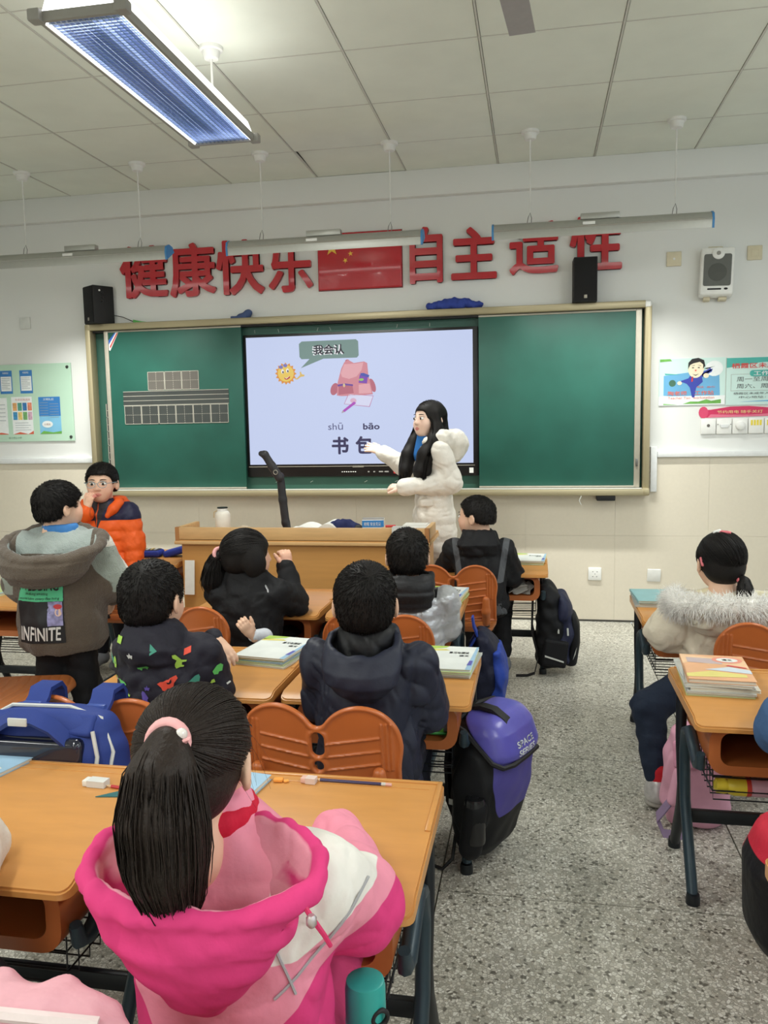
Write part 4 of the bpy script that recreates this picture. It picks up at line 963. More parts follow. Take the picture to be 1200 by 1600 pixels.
def hand_prims(S, w, d, n, s=1.0, curl=.35, side=1, spread=.12, thumb=.7, curls=None):
    """palm, four fingers, thumb: w wrist, d pointing direction, n back-of-hand normal; thumb on the side*(d x n) side"""
    w = np.array(w, float); d = np.array(d, float); d /= np.linalg.norm(d); n = np.array(n, float); n -= d*(n@d); n /= np.linalg.norm(n); x = np.cross(d, n)*side
    M3 = np.stack([x, d, n], 1)
    S.ell(w+d*.030*s, (.026*s, .036*s, .012*s), .01, rot=M3).ell(w+d*.044*s, (.026*s, .016*s, .010*s), .01, rot=M3).cone(w-d*.03*s, w+d*.01*s, .018*s, .018*s, .015)
    for k, (off, ln) in enumerate(((.0205, .040), (.007, .046), (-.0065, .043), (-.019, .034))):
        p = w+d*.056*s+x*off*s; a = spread*(1.3-k)*.8; c = curls[k] if curls else curl
        dd = d*math.cos(a)+x*math.sin(a); pts = [p-dd*.012*s, p]; ang = 0
        for j, seg in enumerate((.42, .32, .26)):
            ang += c*(.7 if j == 0 else 1.0); q = dd*math.cos(ang)-n*math.sin(ang); pts.append(pts[-1]+q*ln*seg*s)
        S.chain(pts, [.0078*s, .0078*s, .0072*s, .0066*s, .0056*s], .0035)
    p = w+d*.016*s+x*.020*s; t1 = x*math.sin(thumb)+d*math.cos(thumb)-n*.25; t1 /= np.linalg.norm(t1); t2 = t1*.6+d*.6-n*.2; t2 /= np.linalg.norm(t2)
    S.chain([p, p+t1*.022*s, p+t1*.022*s+t2*.020*s, p+t1*.022*s+t2*.036*s], [.011*s, .0092*s, .0082*s, .0062*s], .006)
def tors(hz, sz, lean=(0, 0), wh=.135, wc=.150, ws=.125, dh=.10, dc=.105, k=1.0):
    lx, ly = lean; f = lambda t: (lx*t, ly*t)
    zs = [(0, wh, dh), (.35, wh*.97, dh), (.7, wc, dc), (.9, ws, dc*.86), (1.0, ws*.62, dc*.62), (1.08, .055, .055)]
    return [(hz+(sz-hz)*t, f(t)[0], f(t)[1], a*k, b*k) for t, a, b in zs]
def person(name, label, loc, rz, head, J, garment, pants, hair=None, skin=None, face=False, hands=(), res=.0065, shoes=True, arms_skin=True, group=None):
    """J: joints sh, el, wr (right then left), hip, kn, an; garment(J) -> list of (name, mesh, material)"""
    sk = skin or m_skin
    S = SDF(); head.prims(S); nb = head.T(0, -.035, -.12)
    S.loft([(J['hz']-.02, 0, 0, .10, .07), (J['sz']-.02, J['lean'][0], J['lean'][1], .11, .065), (J['sz']+.01, J['lean'][0], J['lean'][1]+.01, .045, .038)], .02)
    S.cone(nb, (J['lean'][0], J['lean'][1]+.01, J['sz']-.02), .044*head.s, .040, .02)
    for i in range(2):
        S.chain([J['sh'][i], J['el'][i], J['wr'][i]], [.036, .028, .020], .02)
        S.chain([J['hip'][i], J['kn'][i], J['an'][i]], [.055, .042, .030], .02)
        f = np.array(J['an'][i]); S.cone(f+(0, 0, -.02), f+np.array(J['toe'][i]), .028, .022, .02)
    me = S.mesh(res, name='body'); parts = [me]
    for (w, d, n, kw) in hands:
        H = SDF(); hand_prims(H, w, d, n, **kw); parts.append(H.mesh(.0028))
    me = join_meshes('body', parts) if len(parts) > 1 else me
    head.fields(me)
    root = obj(name, me, sk, None, loc, (0, 0, math.radians(rz))); tag(root, label, 'person', group)
    if face: head.face(root)
    for nm, m_, mt in garment: obj(nm, m_, mt, root)
    if pants:
        S = SDF()
        for i in range(2): S.chain([J['hip'][i], J['kn'][i], np.array(J['an'][i])*.86+np.array(J['kn'][i])*.14], [.074, .059, .046], .03)
        S.ell((0, 0, J['hip'][0][2]+.01), (.13, .10, .08), .04)
        obj('trousers', S.mesh(.008, waves(13, .07, .003)), pants, root)
        if shoes:
            sm = mat('shoe_grey', (120, 122, 126), .6); so = mat('shoe_sole', (206, 204, 198), .7)
            for i in range(2):
                a = np.array(J['an'][i]); t_ = np.array(J['toe'][i]); S = SDF().cone(a+(0, 0, -.025), a+t_*1.25+(0, 0, .0), .040, .034, .02, flat=((0, 0, 1), 1.15)).cone(a+(0, 0, .0), a+(0, 0, -.03), .036, .038, .02)
                S.half(a+(0, 0, -.066), (0, 0, -1)); sh = obj('shoe', S.mesh(.006), sm, root)
    if hair: 
        for nm, m_, mt in hair: obj(nm, m_, mt, root)
    return root
def seated(lean=(0, .03), sz=.745, hz=.42, shw=.145, el=((.205, .12, .585), (-.205, .12, .585)), wr=((.09, .28, .625), (-.09, .28, .625)), kn=None, an=None, toe=None):
    lx, ly = lean
    return dict(hz=hz, sz=sz, lean=lean, sh=((lx+shw, ly, sz-.035), (lx-shw, ly, sz-.035)), el=el, wr=wr, hip=((.07, .0, hz+.0), (-.07, .0, hz)),
                kn=kn or ((.085, .27, .42), (-.085, .27, .42)), an=an or ((.085, .25, .075), (-.085, .25, .075)), toe=toe or ((0, .10, -.03), (0, .10, -.03)))
def standing(lean=(0, 0), sz=.93, hz=.58, shw=.145, el=None, wr=None):
    lx, ly = lean
    return dict(hz=hz, sz=sz, lean=lean, sh=((lx+shw, ly, sz-.035), (lx-shw, ly, sz-.035)), el=el, wr=wr, hip=((.062, 0, hz), (-.062, 0, hz)),
                kn=((.066, .015, .32), (-.066, .015, .32)), an=((.068, 0, .075), (-.068, 0, .075)), toe=((0, .10, -.03), (0, .10, -.03)))
def sleeves(S, J, r=(.060, .054, .044), k=.03, quilt=None, which=(0, 1)):
    for i in which: S.chain([J['sh'][i], J['el'][i], J['wr'][i]], list(r), k, quilt=quilt)
def collar(c, r, h, th=.012, tilt=0): 
    S = SDF(); n = 16; pts = [np.array(c)+np.array((r[0]*math.cos(2*PI*i/n), r[1]*math.sin(2*PI*i/n), tilt*math.sin(2*PI*i/n))) for i in range(n+1)]
    for z in np.linspace(0, h, 3): S.chain([p+(0, 0, z) for p in pts], [th]*(n+1), .012)
    return S
def hood_mesh(rings, inset=.014, floor=.3, rim=.011, res=.006, disp=None, quilt=None, tilt=0.0):
    """hanging hood: a pouch open at the top; the lining field is positive inside"""
    S = SDF(); S.loft(rings, .01, p=2.1, quilt=quilt); r = np.array(rings); n = len(r); z0 = r[0, 0]+(r[-1, 0]-r[0, 0])*floor
    zz = np.linspace(z0, r[-1, 0]+.06, 7); inn = [(z, np.interp(z, r[:, 0], r[:, 1]), np.interp(z, r[:, 0], r[:, 2]), max(.01, np.interp(z, r[:, 0], r[:, 3])-inset), max(.008, np.interp(z, r[:, 0], r[:, 4])-inset)) for z in zz]
    S.loft(inn, .008, 's', p=2.1)
    top = r[-1]; N = 26; pts = [(top[1]+(top[3]-.006)*math.cos(2*PI*i/N), top[2]+(top[4]-.006)*math.sin(2*PI*i/N), top[0]-.012+.005*math.sin(7*2*PI*i/N)) for i in range(N+1)]
    S.chain(pts, [rim]*(N+1), .008)
    me = S.mesh(res, disp); co = coords(me).astype(float)
    X, Y, Z = co[:, 0], co[:, 1], co[:, 2]; Zc = np.clip(Z, r[0, 0], r[-1, 0]); cx, cy, rx, ry = [np.interp(Zc, r[:, 0], r[:, i]) for i in (1, 2, 3, 4)]
    d = (np.sqrt(((X-cx)/rx)**2+((Y-cy)/ry)**2)-1)*np.minimum(rx, ry)
    field(me, 'lining', np.where(Z > z0-.01, -inset*.62-d, -.02))
    if tilt:
        f = np.clip((Z-r[0, 0])/(r[-1, 0]-r[0, 0]), 0, 1.2); co[:, 2] += tilt*(Y-r[-1, 2])*f; me.vertices.foreach_set('co', co.astype(np.float32).ravel()); me.update()
    return me
def folds(seed, spacing, amp, n=3, an=(1, 1, 1)):
    """narrow creases between soft puffs"""
    r = np.random.default_rng(seed); w = waves(seed+1, spacing*2.2, 1.0)
    ks = r.normal(size=(n, 3))*np.array(an); ks = ks/np.linalg.norm(ks, axis=1)[:, None]*PI/spacing*r.uniform(.7, 1.3, (n, 1)); ph = r.uniform(0, PI, n)
    def f(X, Y, Z):
        q = w(X, Y, Z)*1.1; o = 1.0
        for kx, p in zip(ks, ph): o = np.minimum(o, np.abs(np.sin(kx[0]*X+kx[1]*Y+kx[2]*Z+p+q))**.55+.12)
        return amp*(o-.7)
    return f
def mix_disp(*fs): return lambda X, Y, Z: sum(f(X, Y, Z) for f in fs)
def cloth(name, col, rough=.8, layers=None, bump=(28, .40, .012), **kw): return mat(name, col, rough, layers=layers, bump=bump, noise=(25, .04), spec=.3, **kw)
def tail_strands(path, radii, n, seed, rad=.0011, k=14, jitter=.006, endspread=.25):
    """strands along a ponytail path"""
    r = np.random.default_rng(seed); P = np.array(path, float); t = np.linspace(0, 1, len(P)); tt = np.linspace(0, 1, k)
    a = r.uniform(0, 2*PI, n); q = np.sqrt(r.uniform(.15, 1.0, n)); ln = r.uniform(.78, 1.03, n)
    out = np.zeros((n, k, 3))
    for j in range(k):
        u = np.clip(tt[j]*ln, 0, 1); c = np.stack([np.interp(u, t, P[:, i]) for i in range(3)], 1); R = np.interp(u, t, radii)
        tn = np.stack([np.interp(np.minimum(u+.05, 1), t, P[:, i])-np.interp(np.maximum(u-.05, 0), t, P[:, i]) for i in range(3)], 1); tn /= np.linalg.norm(tn, axis=1, keepdims=True)+1e-9
        s = np.cross(tn, np.array((0., 1, .3))); s /= np.linalg.norm(s, axis=1, keepdims=True); v = np.cross(s, tn)
        out[:, j] = c+(R*q*np.cos(a))[:, None]*s+(R*q*np.sin(a))[:, None]*v
    out += np.cumsum(r.normal(0, jitter/k, out.shape), 1)
    return strands_mesh('hair', out, rad*np.concatenate([np.ones(k-3), [.9, .7, .3]]))
def comb_strands(h, off, tie, n, seed, rad=.001, zl=HEADZL, k=10, lift=.003):
    """strands on the head running from anywhere on the scalp to the tie direction"""
    r = np.random.default_rng(seed); A = np.array((.0745+off, .094+off, .080+off)); c0 = np.array((0, -.014, .024)); d = r.normal(size=(n*4, 3)); d /= np.linalg.norm(d, axis=1, keepdims=True)
    p = c0+A*d; ok = p[:, 2] > np.interp(p[:, 1], zl[0], zl[1])+.004; d = d[ok][:n]; m = len(d)
    tv = (np.array(tie)-c0)/A; tv /= np.linalg.norm(tv); ang = np.arccos(np.clip(d@tv, -1, 1))[:, None]; out = np.zeros((m, k, 3)); lf = r.uniform(0, lift, (m, 1))
    st = r.uniform(0, .35, (m, 1))
    for j in range(k):
        u = st+(1-st)*j/(k-1); v = (np.sin((1-u)*ang)*d+np.sin(u*ang)*tv)/(np.sin(ang)+1e-6); out[:, j] = c0+v*(A+lf)
    out = out*h.s; out = out@h.R.T+h.c
    return strands_mesh('hair', out, rad*np.concatenate([[.4], np.ones(k-2), [.7]]))
def ring(name, c, r, th, m, root, axis='Z', rot=None):
    bm = bmesh.new(); N = 20; n = 8; vs = []
    for i in range(N):
        a = 2*PI*i/N; row = []
        for j in range(n):
            b = 2*PI*j/n; row.append(bm.verts.new(((r+th*math.cos(b))*math.cos(a), (r+th*math.cos(b))*math.sin(a), th*1.3*math.sin(b))))
        vs.append(row)
    for i in range(N):
        for j in range(n): bm.faces.new((vs[i][j], vs[(i+1) % N][j], vs[(i+1) % N][(j+1) % n], vs[i][(j+1) % n]))
    o = obj(name, bm, m, root, c); smooth(o); 
    if rot is not None: o.rotation_euler = rot
    return o
def patch_on(me, poly_uv, org, ex, ez, ray, name, m, root, lift=.002, sub=6):
    """lay a flat print (grid of a rectangle) on a garment surface by casting rays"""
    bv = BVHTree.FromPolygons([v.co for v in me.vertices], [list(p.vertices) for p in me.polygons])
    (u0, u1, v0, v1) = poly_uv; bm = bmesh.new(); N = max(2, int((u1-u0)/.008)); Mv = max(2, int((v1-v0)/.008)); g = []
    for i in range(N+1):
        row = []
        for j in range(Mv+1):
            p = Vector(org)+Vector(ex)*(u0+(u1-u0)*i/N)+Vector(ez)*(v0+(v1-v0)*j/Mv); hit = bv.ray_cast(p, Vector(ray))
            q = hit[0]+hit[1]*lift if hit[0] is not None else p
            row.append(bm.verts.new(q))
        g.append(row)
    for i in range(N):
        for j in range(Mv): bm.faces.new((g[i][j], g[i+1][j], g[i+1][j+1], g[i][j+1]))
    o = obj(name, bm, m, root); smooth(o); return o
def print_on(me, bm, org, ex, ez, ray, name, m, root, lift=.003):
    """drape a flat x,z shape (bmesh) on a garment"""
    bv = BVHTree.FromPolygons([v.co for v in me.vertices], [list(p.vertices) for p in me.polygons])
    for v in bm.verts:
        p = Vector(org)+Vector(ex)*v.co.x+Vector(ez)*v.co.z; hit = bv.ray_cast(p, Vector(ray))
        if hit[0] is None or (hit[0]-p).length > .75: hit = bv.find_nearest(Vector((p.x, -.10, p.z)))
        v.co = hit[0]+hit[1]*lift
    return obj(name, bm, m, root)
def shape_bm(poly):
    bm = bmesh.new(); f = bm.faces.new([bm.verts.new((p[0], 0, p[1])) for p in poly]); bmesh.ops.triangulate(bm, faces=[f]); return bm

# ------------------------------------------------------------------ girl in pink (nearest)
def girl_pink():
    h = Head((-.040, .0, .922), yaw=2, pitch=8, sc=.97); J = seated(lean=(0, .02), sz=.775, shw=.135, el=((.170, .115, .650), (-.165, .12, .650)), wr=((.08, .33, .640), (-.09, .33, .640)))
    S = SDF(); S.loft(tors(.40, .80, (0, .02), .150, .148, .138, .110, .108), .02); sleeves(S, J, (.066, .060, .050), .045); S.cone((-.02, .02, .80), (-.025, .015, .835), .075, .062, .02)
    me = S.mesh(.005, mix_disp(waves(5, .09, .003), folds(6, .085, .006))); co = coords(me); ax = np.abs(co[:, 0]); z = co[:, 2]
    b = .688+1.05*np.maximum(0, ax-.120); b = .668+.70*np.maximum(0, ax-.120); yy = co[:, 1]; field(me, 'yoke', np.minimum(np.minimum(z-b, ax-.085), .13-yy)); field(me, 'low', (.565+.055*np.clip((ax-.08)/.06, 0, 1)+.70*np.maximum(0, ax-.120))-z)
    fab = cloth('coat_pink', (240, 150, 172), layers=[('yoke', (238, 234, 226)), ('low', (220, 62, 126))], bump=(55, .3, .004))
    hm = hood_mesh([(.612, .005, -.095, .018, .020), (.645, .004, -.108, .050, .042), (.70, .003, -.114, .095, .062), (.755, 0, -.110, .136, .080), (.800, .0, -.090, .165, .098), (.822, .0, -.085, .168, .102)], .018, .42, .011, .0045, mix_disp(waves(4, .07, .002), folds(3, .075, .003)), None, .22)
    col = cloth('hood_pink', (220, 62, 126), layers=[('lining', (242, 158, 178))], bump=(55, .3, .004))
    red = collar((-.028, .012, .832), (.056, .056), .014, .009).mesh(.005)
    # hair
    GZ = ([-.13, -.03, -.012, .012, .028, .046, .060, .12], [-.095, -.092, -.055, -.02, -.018, .030, .052, .062]); H = SDF(); hair_cap(H, h, .007, GZ); cap = H.mesh(.005)
    tie = h.T(0.004, -.104, .052); P = [h.T(.004, -.094, .050), h.T(.004, -.118, .048), h.T(.006, -.138, .015), h.T(.010, -.146, -.040), h.T(.014, -.144, -.095), h.T(.022, -.138, -.145), h.T(.026, -.134, -.175)]
    Rr = [.017, .026, .048, .058, .056, .040, .022]; T_ = SDF(); T_.chain(P[:-1], [r*.86 for r in Rr[:-1]], .02); tl = T_.mesh(.005)
    st = tail_strands(P, Rr, 1500, 3, .0011, 16, .012); cs = comb_strands(h, .0075, (.004, -.104, .050), 2600, 4, .0009, GZ)
    r_ = np.random.default_rng(8); wisps = []
    for k in range(22):
        a = h.T(r_.uniform(-.08, .08), r_.uniform(-.02, .05), r_.uniform(.0, .09)); d = np.array((r_.normal(0, .5)+(.5 if a[0] > h.c[0] else -.5), r_.normal(0, .3), r_.uniform(-.9, .1)))*.05
        wisps.append([a+d*t+np.array((0, 0, -.03*t*t)) for t in np.linspace(0, 1.2, 6)])
    ws = strands_mesh('hair', np.array(wisps), np.linspace(.00035, .00015, 6))
    root = person('person', 'girl in pink hooded coat with long ponytail, seated nearest with her back turned', (-.440, 1.065, 0), 0, h, J, [('coat', me, fab), ('hood', hm, col), ('inner_collar', red, cloth('collar_red', (206, 30, 60)))], cloth('trousers_pink', (206, 70, 120)),
        [('hair', join_meshes('hair', [cap, cs, ws]), m_hair2), ('ponytail', join_meshes('ponytail', [tl, st]), m_hair2)])
    m_tie = cloth('hair_tie_pink', (240, 178, 178)); tp = h.T(.002, -.112, .052); ring('hair_tie', tuple(tp), .024, .0085, m_tie, root, rot=(PI/2-.25, 0, 0))
    S = SDF().ell((0, 0, 0), (.0085,)*3); obj('pearl', S.mesh(.0025), mat('pearl', (232, 226, 220), .2, coat=.6), root, tuple(tp+np.array((.022, -.006, .014))))
    tube('tie_bow', [tp+np.array(p) for p in ((.016, -.01, .0), (.030, -.012, .006), (.036, -.014, .012), (.028, -.014, .008), (.018, -.012, -.004))], .0028, m_tie, root, 6)
    m_pip = mat('piping_grey', (176, 176, 180), .4); zp = mat('zip_pink', (214, 40, 100), .5)
    bv = BVHTree.FromPolygons([v.co for v in me.vertices], [list(p.vertices) for p in me.polygons])
    def surf(pts, lift=.002):
        out = []
        for p in pts:
            hit = bv.ray_cast(Vector((p[0], -.6, p[1])), Vector((0, 1, 0)))
            if hit[0] is not None: out.append(hit[0]+hit[1]*lift)
        return out
    a = surf([(.085+.004*k, .72-.012*k) for k in range(9)])
    if len(a) > 2: tube('piping', a, .0022, m_pip, root, 5)
    a = surf([(.090+.014*k, .622+.011*k+.0006*k*k) for k in range(10)])
    if len(a) > 2: tube('piping', a, .0022, m_pip, root, 5)
    tube('zip_pull', [(.150, -.130, .800), (.165, -.138, .785), (.180, -.136, .762), (.187, -.132, .745)], [.003, .004, .0035, .003], zp, root, 6)
    lathe('toggle', [(.004, 0), (.007, .004), (.007, .012), (.004, .016)], mat('toggle_metal', (200, 190, 190), .3, metal=.7), root, 10, (.166, -.142, .775))
    return root
girl_pink()

# ------------------------------------------------------------------ boy in dark printed jacket
def short_hair(h, n=2600, off=.009, length=.016, zl=HEADZL, seed=1, rad=.0012, whorl=(.012, -.075, .075)):
    H = SDF(); hair_cap(H, h, off, zl); cap = H.mesh(.006); fz = hair_fuzz(cap, h, n, length, rad, seed, whorl=whorl); return [('hair', join_meshes('hair', [cap, fz]), m_hair)]
def boy_print():
    h = Head((-.035, .02, .893), yaw=-6, pitch=4, sc=1.03); J = seated(lean=(0, .02), sz=.765, shw=.118, el=((.130, .06, .61), (-.140, .10, .61)), wr=((.03, .24, .645), (-.09, .27, .63)))
    S = SDF(); S.loft(tors(.40, .785, (0, .01), .130, .135, .125, .105, .100), .02); sleeves(S, J, (.058, .052, .042), .035); S.loft([(.72, -.01, -.05, .09, .05), (.765, -.02, -.055, .10, .06), (.835, -.03, -.005, .074, .070)], .02); S.cone((.02, .19, .69), (.095, .145, .738), .036, .030, .02)
    me = S.mesh(.006, mix_disp(waves(15, .08, .003), folds(16, .075, .006)))
    fab = cloth('jacket_dark_print', (38, 37, 48), .7)
    root = person('person', 'boy in dark jacket printed with small green motifs at the left desk', (-1.080, 2.20, 0), 0, h, J, [('jacket', me, fab)], cloth('trousers_black', (26, 26, 30)), short_hair(h, 3600, .010, .015, seed=2),
        hands=[((.110, .135, .735), (.62, -.42, -.45), (.45, -.45, .75), dict(s=1.0, curl=.30, side=1))])
    org = (0, -.6, 0); ex = (1, 0, 0); ez = (0, 0, 1); ry = (0, 1, 0)
    g1 = mat('print_green', (96, 190, 96), .7); g2 = mat('print_lime', (176, 220, 90), .7); g3 = mat('print_teal', (70, 150, 130), .7); w = mat('print_white', (226, 230, 226), .7); rd = mat('print_orange', (226, 80, 60), .7); vi = mat('print_violet', (96, 80, 170), .7)
    def put(poly, m, x, z, s=1.0, a=0.0):
        c, sn = math.cos(a), math.sin(a); print_on(me, shape_bm([((p[0]*c-p[1]*sn)*s, (p[0]*sn+p[1]*c)*s) for p in poly]), (x, -.6, z), ex, ez, ry, 'print', m, root)
    tree = [(-.004, -.016), (.004, -.016), (.004, -.008), (.010, -.006), (.006, .012), (0, .018), (-.006, .012), (-.010, -.006), (-.004, -.008)]
    stp = [((.011 if k % 2 == 0 else .0048)*math.sin(2*PI*k/10), (.011 if k % 2 == 0 else .0048)*math.cos(2*PI*k/10)) for k in range(10)]
    car = [(-.024, 0), (-.024, .008), (.020, .010), (.026, .004), (.018, 0), (.012, -.008), (.006, 0), (-.006, 0), (-.012, -.008), (-.018, 0)]
    dino = [(-.026, -.002), (-.014, -.012), (-.010, -.022), (-.004, -.022), (-.004, -.014), (.006, -.012), (.010, -.024), (.016, -.024), (.014, -.008), (.022, .002), (.030, .014), (.026, .022), (.016, .018), (.010, .004), (-.006, .006), (-.016, .004)]
    box_ = [(-.014, -.012), (.014, -.012), (.014, .012), (-.014, .012)]; tri = [(-.013, -.012), (.013, -.012), (0, .018)]
    put(tree, g2, -.135, .712); put(tri, g3, -.165, .716); put(stp, w, -.052, .752); put(car, g1, -.105, .655); put(stp, g2, -.15, .660, .6); put(dino, rd, .045, .670); put(box_, g2, -.095, .790, .8); put(car, g1, -.022, .712, .8, .2); put(dino, g2, .075, .728, .8, 1.2)
    put(ellpoly(0, 0, .020, .020, 14), g3, -.108, .575); put(ellpoly(.004, .002, .012, .010, 12), g1, -.108, .577); put(box_, g1, -.05, .578, .8, .4); put(tree, vi, -.018, .630, 1, .4); put(stp, vi, -.01, .655, .8); put(tree, g3, .115, .670, 1.1, -.5); put(stp, w, .125, .605, .6); put(stp, w, .14, .612, .5); put(tree, g1, .165, .690, .9, -.3); put(tri, g1, -.185, .600, .8); put(car, w, -.17, .640, .7, .8); put(box_, rd, .095, .755, .6, .3); put(tri, g3, .015, .772, .9, .5); put(stp, g2, -.075, .628, .5); put(stp, w, .185, .640, .5); put(car, g2, .150, .650, .6, 1.0)
    return root
boy_print()

# ------------------------------------------------------------------ boy in navy
def boy_navy():
    h = Head((-.005, .02, .900), yaw=9, pitch=2, sc=1.03); J = seated(lean=(0, .02), sz=.765, shw=.14, el=((.160, .07, .585), (-.155, .09, .585)), wr=((.11, .27, .62), (-.10, .27, .62)))
    S = SDF(); S.loft(tors(.36, .785, (0, .01), .150, .142, .130, .108, .102), .02); sleeves(S, J, (.060, .055, .045), .04); S.cone((.045, .0, .80), (-.045, .0, .80), .052, .052, .03); S.cone((.03, -.02, .803), (-.03, -.02, .803), .042, .042, .03); S.cone((0, -.03, .72), (0, -.028, .785), .074, .066, .02)
    me = S.mesh(.0055, mix_disp(waves(25, .09, .004), folds(27, .07, .008)))
    co = coords(me); field(me, 'nk', np.minimum(np.minimum(co[:, 2]-.74, .085-np.abs(co[:, 0])), -co[:, 1])); fab = cloth('windbreaker_navy', (38, 41, 56), .5, bump=(30, .35, .006), layers=[('nk', (14, 14, 18))])
    hm = hood_mesh([(.650, .005, -.085, .030, .025), (.68, .005, -.095, .070, .038), (.72, .005, -.098, .100, .052), (.765, 0, -.085, .110, .066), (.80, 0, -.06, .108, .076), (.815, 0, -.05, .100, .078)], .016, .40, .009, .005, waves(41, .06, .0015), None, .45)
    return person('person', 'boy in navy windbreaker with short hair at the second desk from the aisle side', (-.462, 2.175, 0), 0, h, J, [('jacket', me, fab), ('hood', hm, cloth('hood_navy', (40, 43, 58), .5, layers=[('lining', (14, 14, 18))], bump=(30, .35, .006)))], cloth('trousers_navy', (30, 32, 44)), short_hair(h, 4200, .010, .016, seed=5))
rb = boy_navy()

# ------------------------------------------------------------------ girl in black with ponytail
def girl_black():
    h = Head((-.005, .03, .850), yaw=-52, pitch=2, sc=1.0); J = seated(lean=(.0, .01), sz=.725, shw=.13, el=((.165, .12, .63), (-.10, .12, .58)), wr=((.115, .18, .765), (.075, -.185, .585)))
    S = SDF(); S.loft(tors(.38, .745, (0, .01), .135, .140, .130, .108, .108), .02); S.chain([J['sh'][0], J['el'][0], J['wr'][0]], [.062, .056, .045], .035); S.chain([J['sh'][1], J['el'][1], (.02, .0, .58)], [.062, .056, .045], .035); S.cone((.05, .01, .755), (-.05, .0, .755), .05, .05, .03)
    me = S.mesh(.0065, mix_disp(waves(31, .09, .004), folds(32, .08, .008))); fab = cloth('jacket_black', (24, 24, 27), .75)
    H = SDF(); zl = ([-.13, -.03, .0, .03, .055, .072, .12], [-.09, -.09, -.085, -.08, -.06, .03, .06]); hair_cap(H, h, .011, zl); [H.ell(h.T(x*.078, .006, -.028), h.r(.024, .048, .062), .02, rot=h.R) for x in (-1, 1)]; cap = H.mesh(.006)
    P = [h.T(-.03, -.098, .01), h.T(-.045, -.118, -.005), h.T(-.060, -.128, -.055), h.T(-.066, -.128, -.115), h.T(-.06, -.122, -.165)]; Rr = [.016, .026, .044, .055, .040]
    T_ = SDF(); T_.chain(P, [r*.85 for r in Rr], .02); st = tail_strands(P, Rr, 700, 12, .0014, 10, .012); cs = comb_strands(h, .010, (-.03, -.098, .01), 900, 14, .0012, zl)
    root = person('person', 'girl in black jacket with side ponytail, hand raised to her face', (-1.190, 3.22, 0), 0, h, J, [('jacket', me, fab), ('inner_collar', collar((.02, .03, .745), (.055, .05), .02, .010).mesh(.006), cloth('collar_grey', (120, 124, 130)))], cloth('trousers_dark', (28, 28, 34)),
        [('hair', join_meshes('hair', [cap, cs]), m_hair), ('ponytail', join_meshes('ponytail', [T_.mesh(.006), st]), m_hair)],
        hands=[((.122, .180, .775), (-.15, .10, .8), (.6, -.6, .1), dict(s=1.0, curl=.9, side=-1)), ((.078, -.195, .570), (-.35, -.4, .75), (.5, -.7, -.2), dict(s=.85, curl=.6, side=1))])
    obj('cuff', SDF().cone((.10, -.10, .535), (.084, -.180, .560), .036, .024).mesh(.005), cloth('cuff_white', (222, 226, 234)), root)
    ring('hair_tie', tuple(h.T(-.036, -.112, .008)), .022, .009, MATS['hair_tie_pink'], root, rot=(1.3, .3, .6))
    tube('zip_pull', [(.078, -.02, .745), (.105, -.05, .72), (.112, -.06, .70)], .004, mat('zip_silver', (176, 176, 180), .35, metal=.6), root, 5)
    return root
girl_black()
# forearm with white cuff of the same girl resting behind the chair is part of her neighbour row: a resting hand
# ------------------------------------------------------------------ boy in silver jacket with black hood
def boy_silver():
    h = Head((.0, .02, .862), yaw=8, pitch=2, sc=1.0); J = seated(lean=(.02, .01), sz=.725, shw=.135, el=((.150, .07, .56), (-.14, .10, .58)), wr=((.12, .26, .62), (-.10, .27, .62)))
    S = SDF(); S.loft(tors(.36, .735, (.02, .01), .138, .132, .122, .110, .105), .02, quilt=(.007, .052)); sleeves(S, J, (.058, .054, .044), .035, quilt=(.005, .055)); me = S.mesh(.0065, mix_disp(waves(51, .06, .002), folds(52, .07, .005))); co = coords(me)
    field(me, 'yoke', np.minimum(co[:, 2]-.705, .115-np.abs(co[:, 0]-.01))); field(me, 'cuff', -1+0*co[:, 0])
    fab = cloth('jacket_silver', (198, 200, 204), .28, layers=[('yoke', (36, 36, 39)), ('cuff', (44, 44, 47))], metal=.35)
    hm = hood_mesh([(.655, .005, -.085, .070, .030), (.68, .005, -.098, .105, .050), (.735, .005, -.105, .120, .066), (.785, 0, -.085, .122, .078), (.805, 0, -.06, .112, .080)], .018, .5, .012, .0055, None, (.006, .045))
    return person('person', 'boy in silver puffer jacket with black quilted hood', (-.508, 3.20, 0), 0, h, J, [('jacket', me, fab), ('hood', hm, cloth('hood_black', (34, 34, 37), .5, layers=[('lining', (24, 24, 26))]))], cloth('trousers_grey', (50, 52, 58)), short_hair(h, 2200, .011, .018, seed=7))
boy_silver()

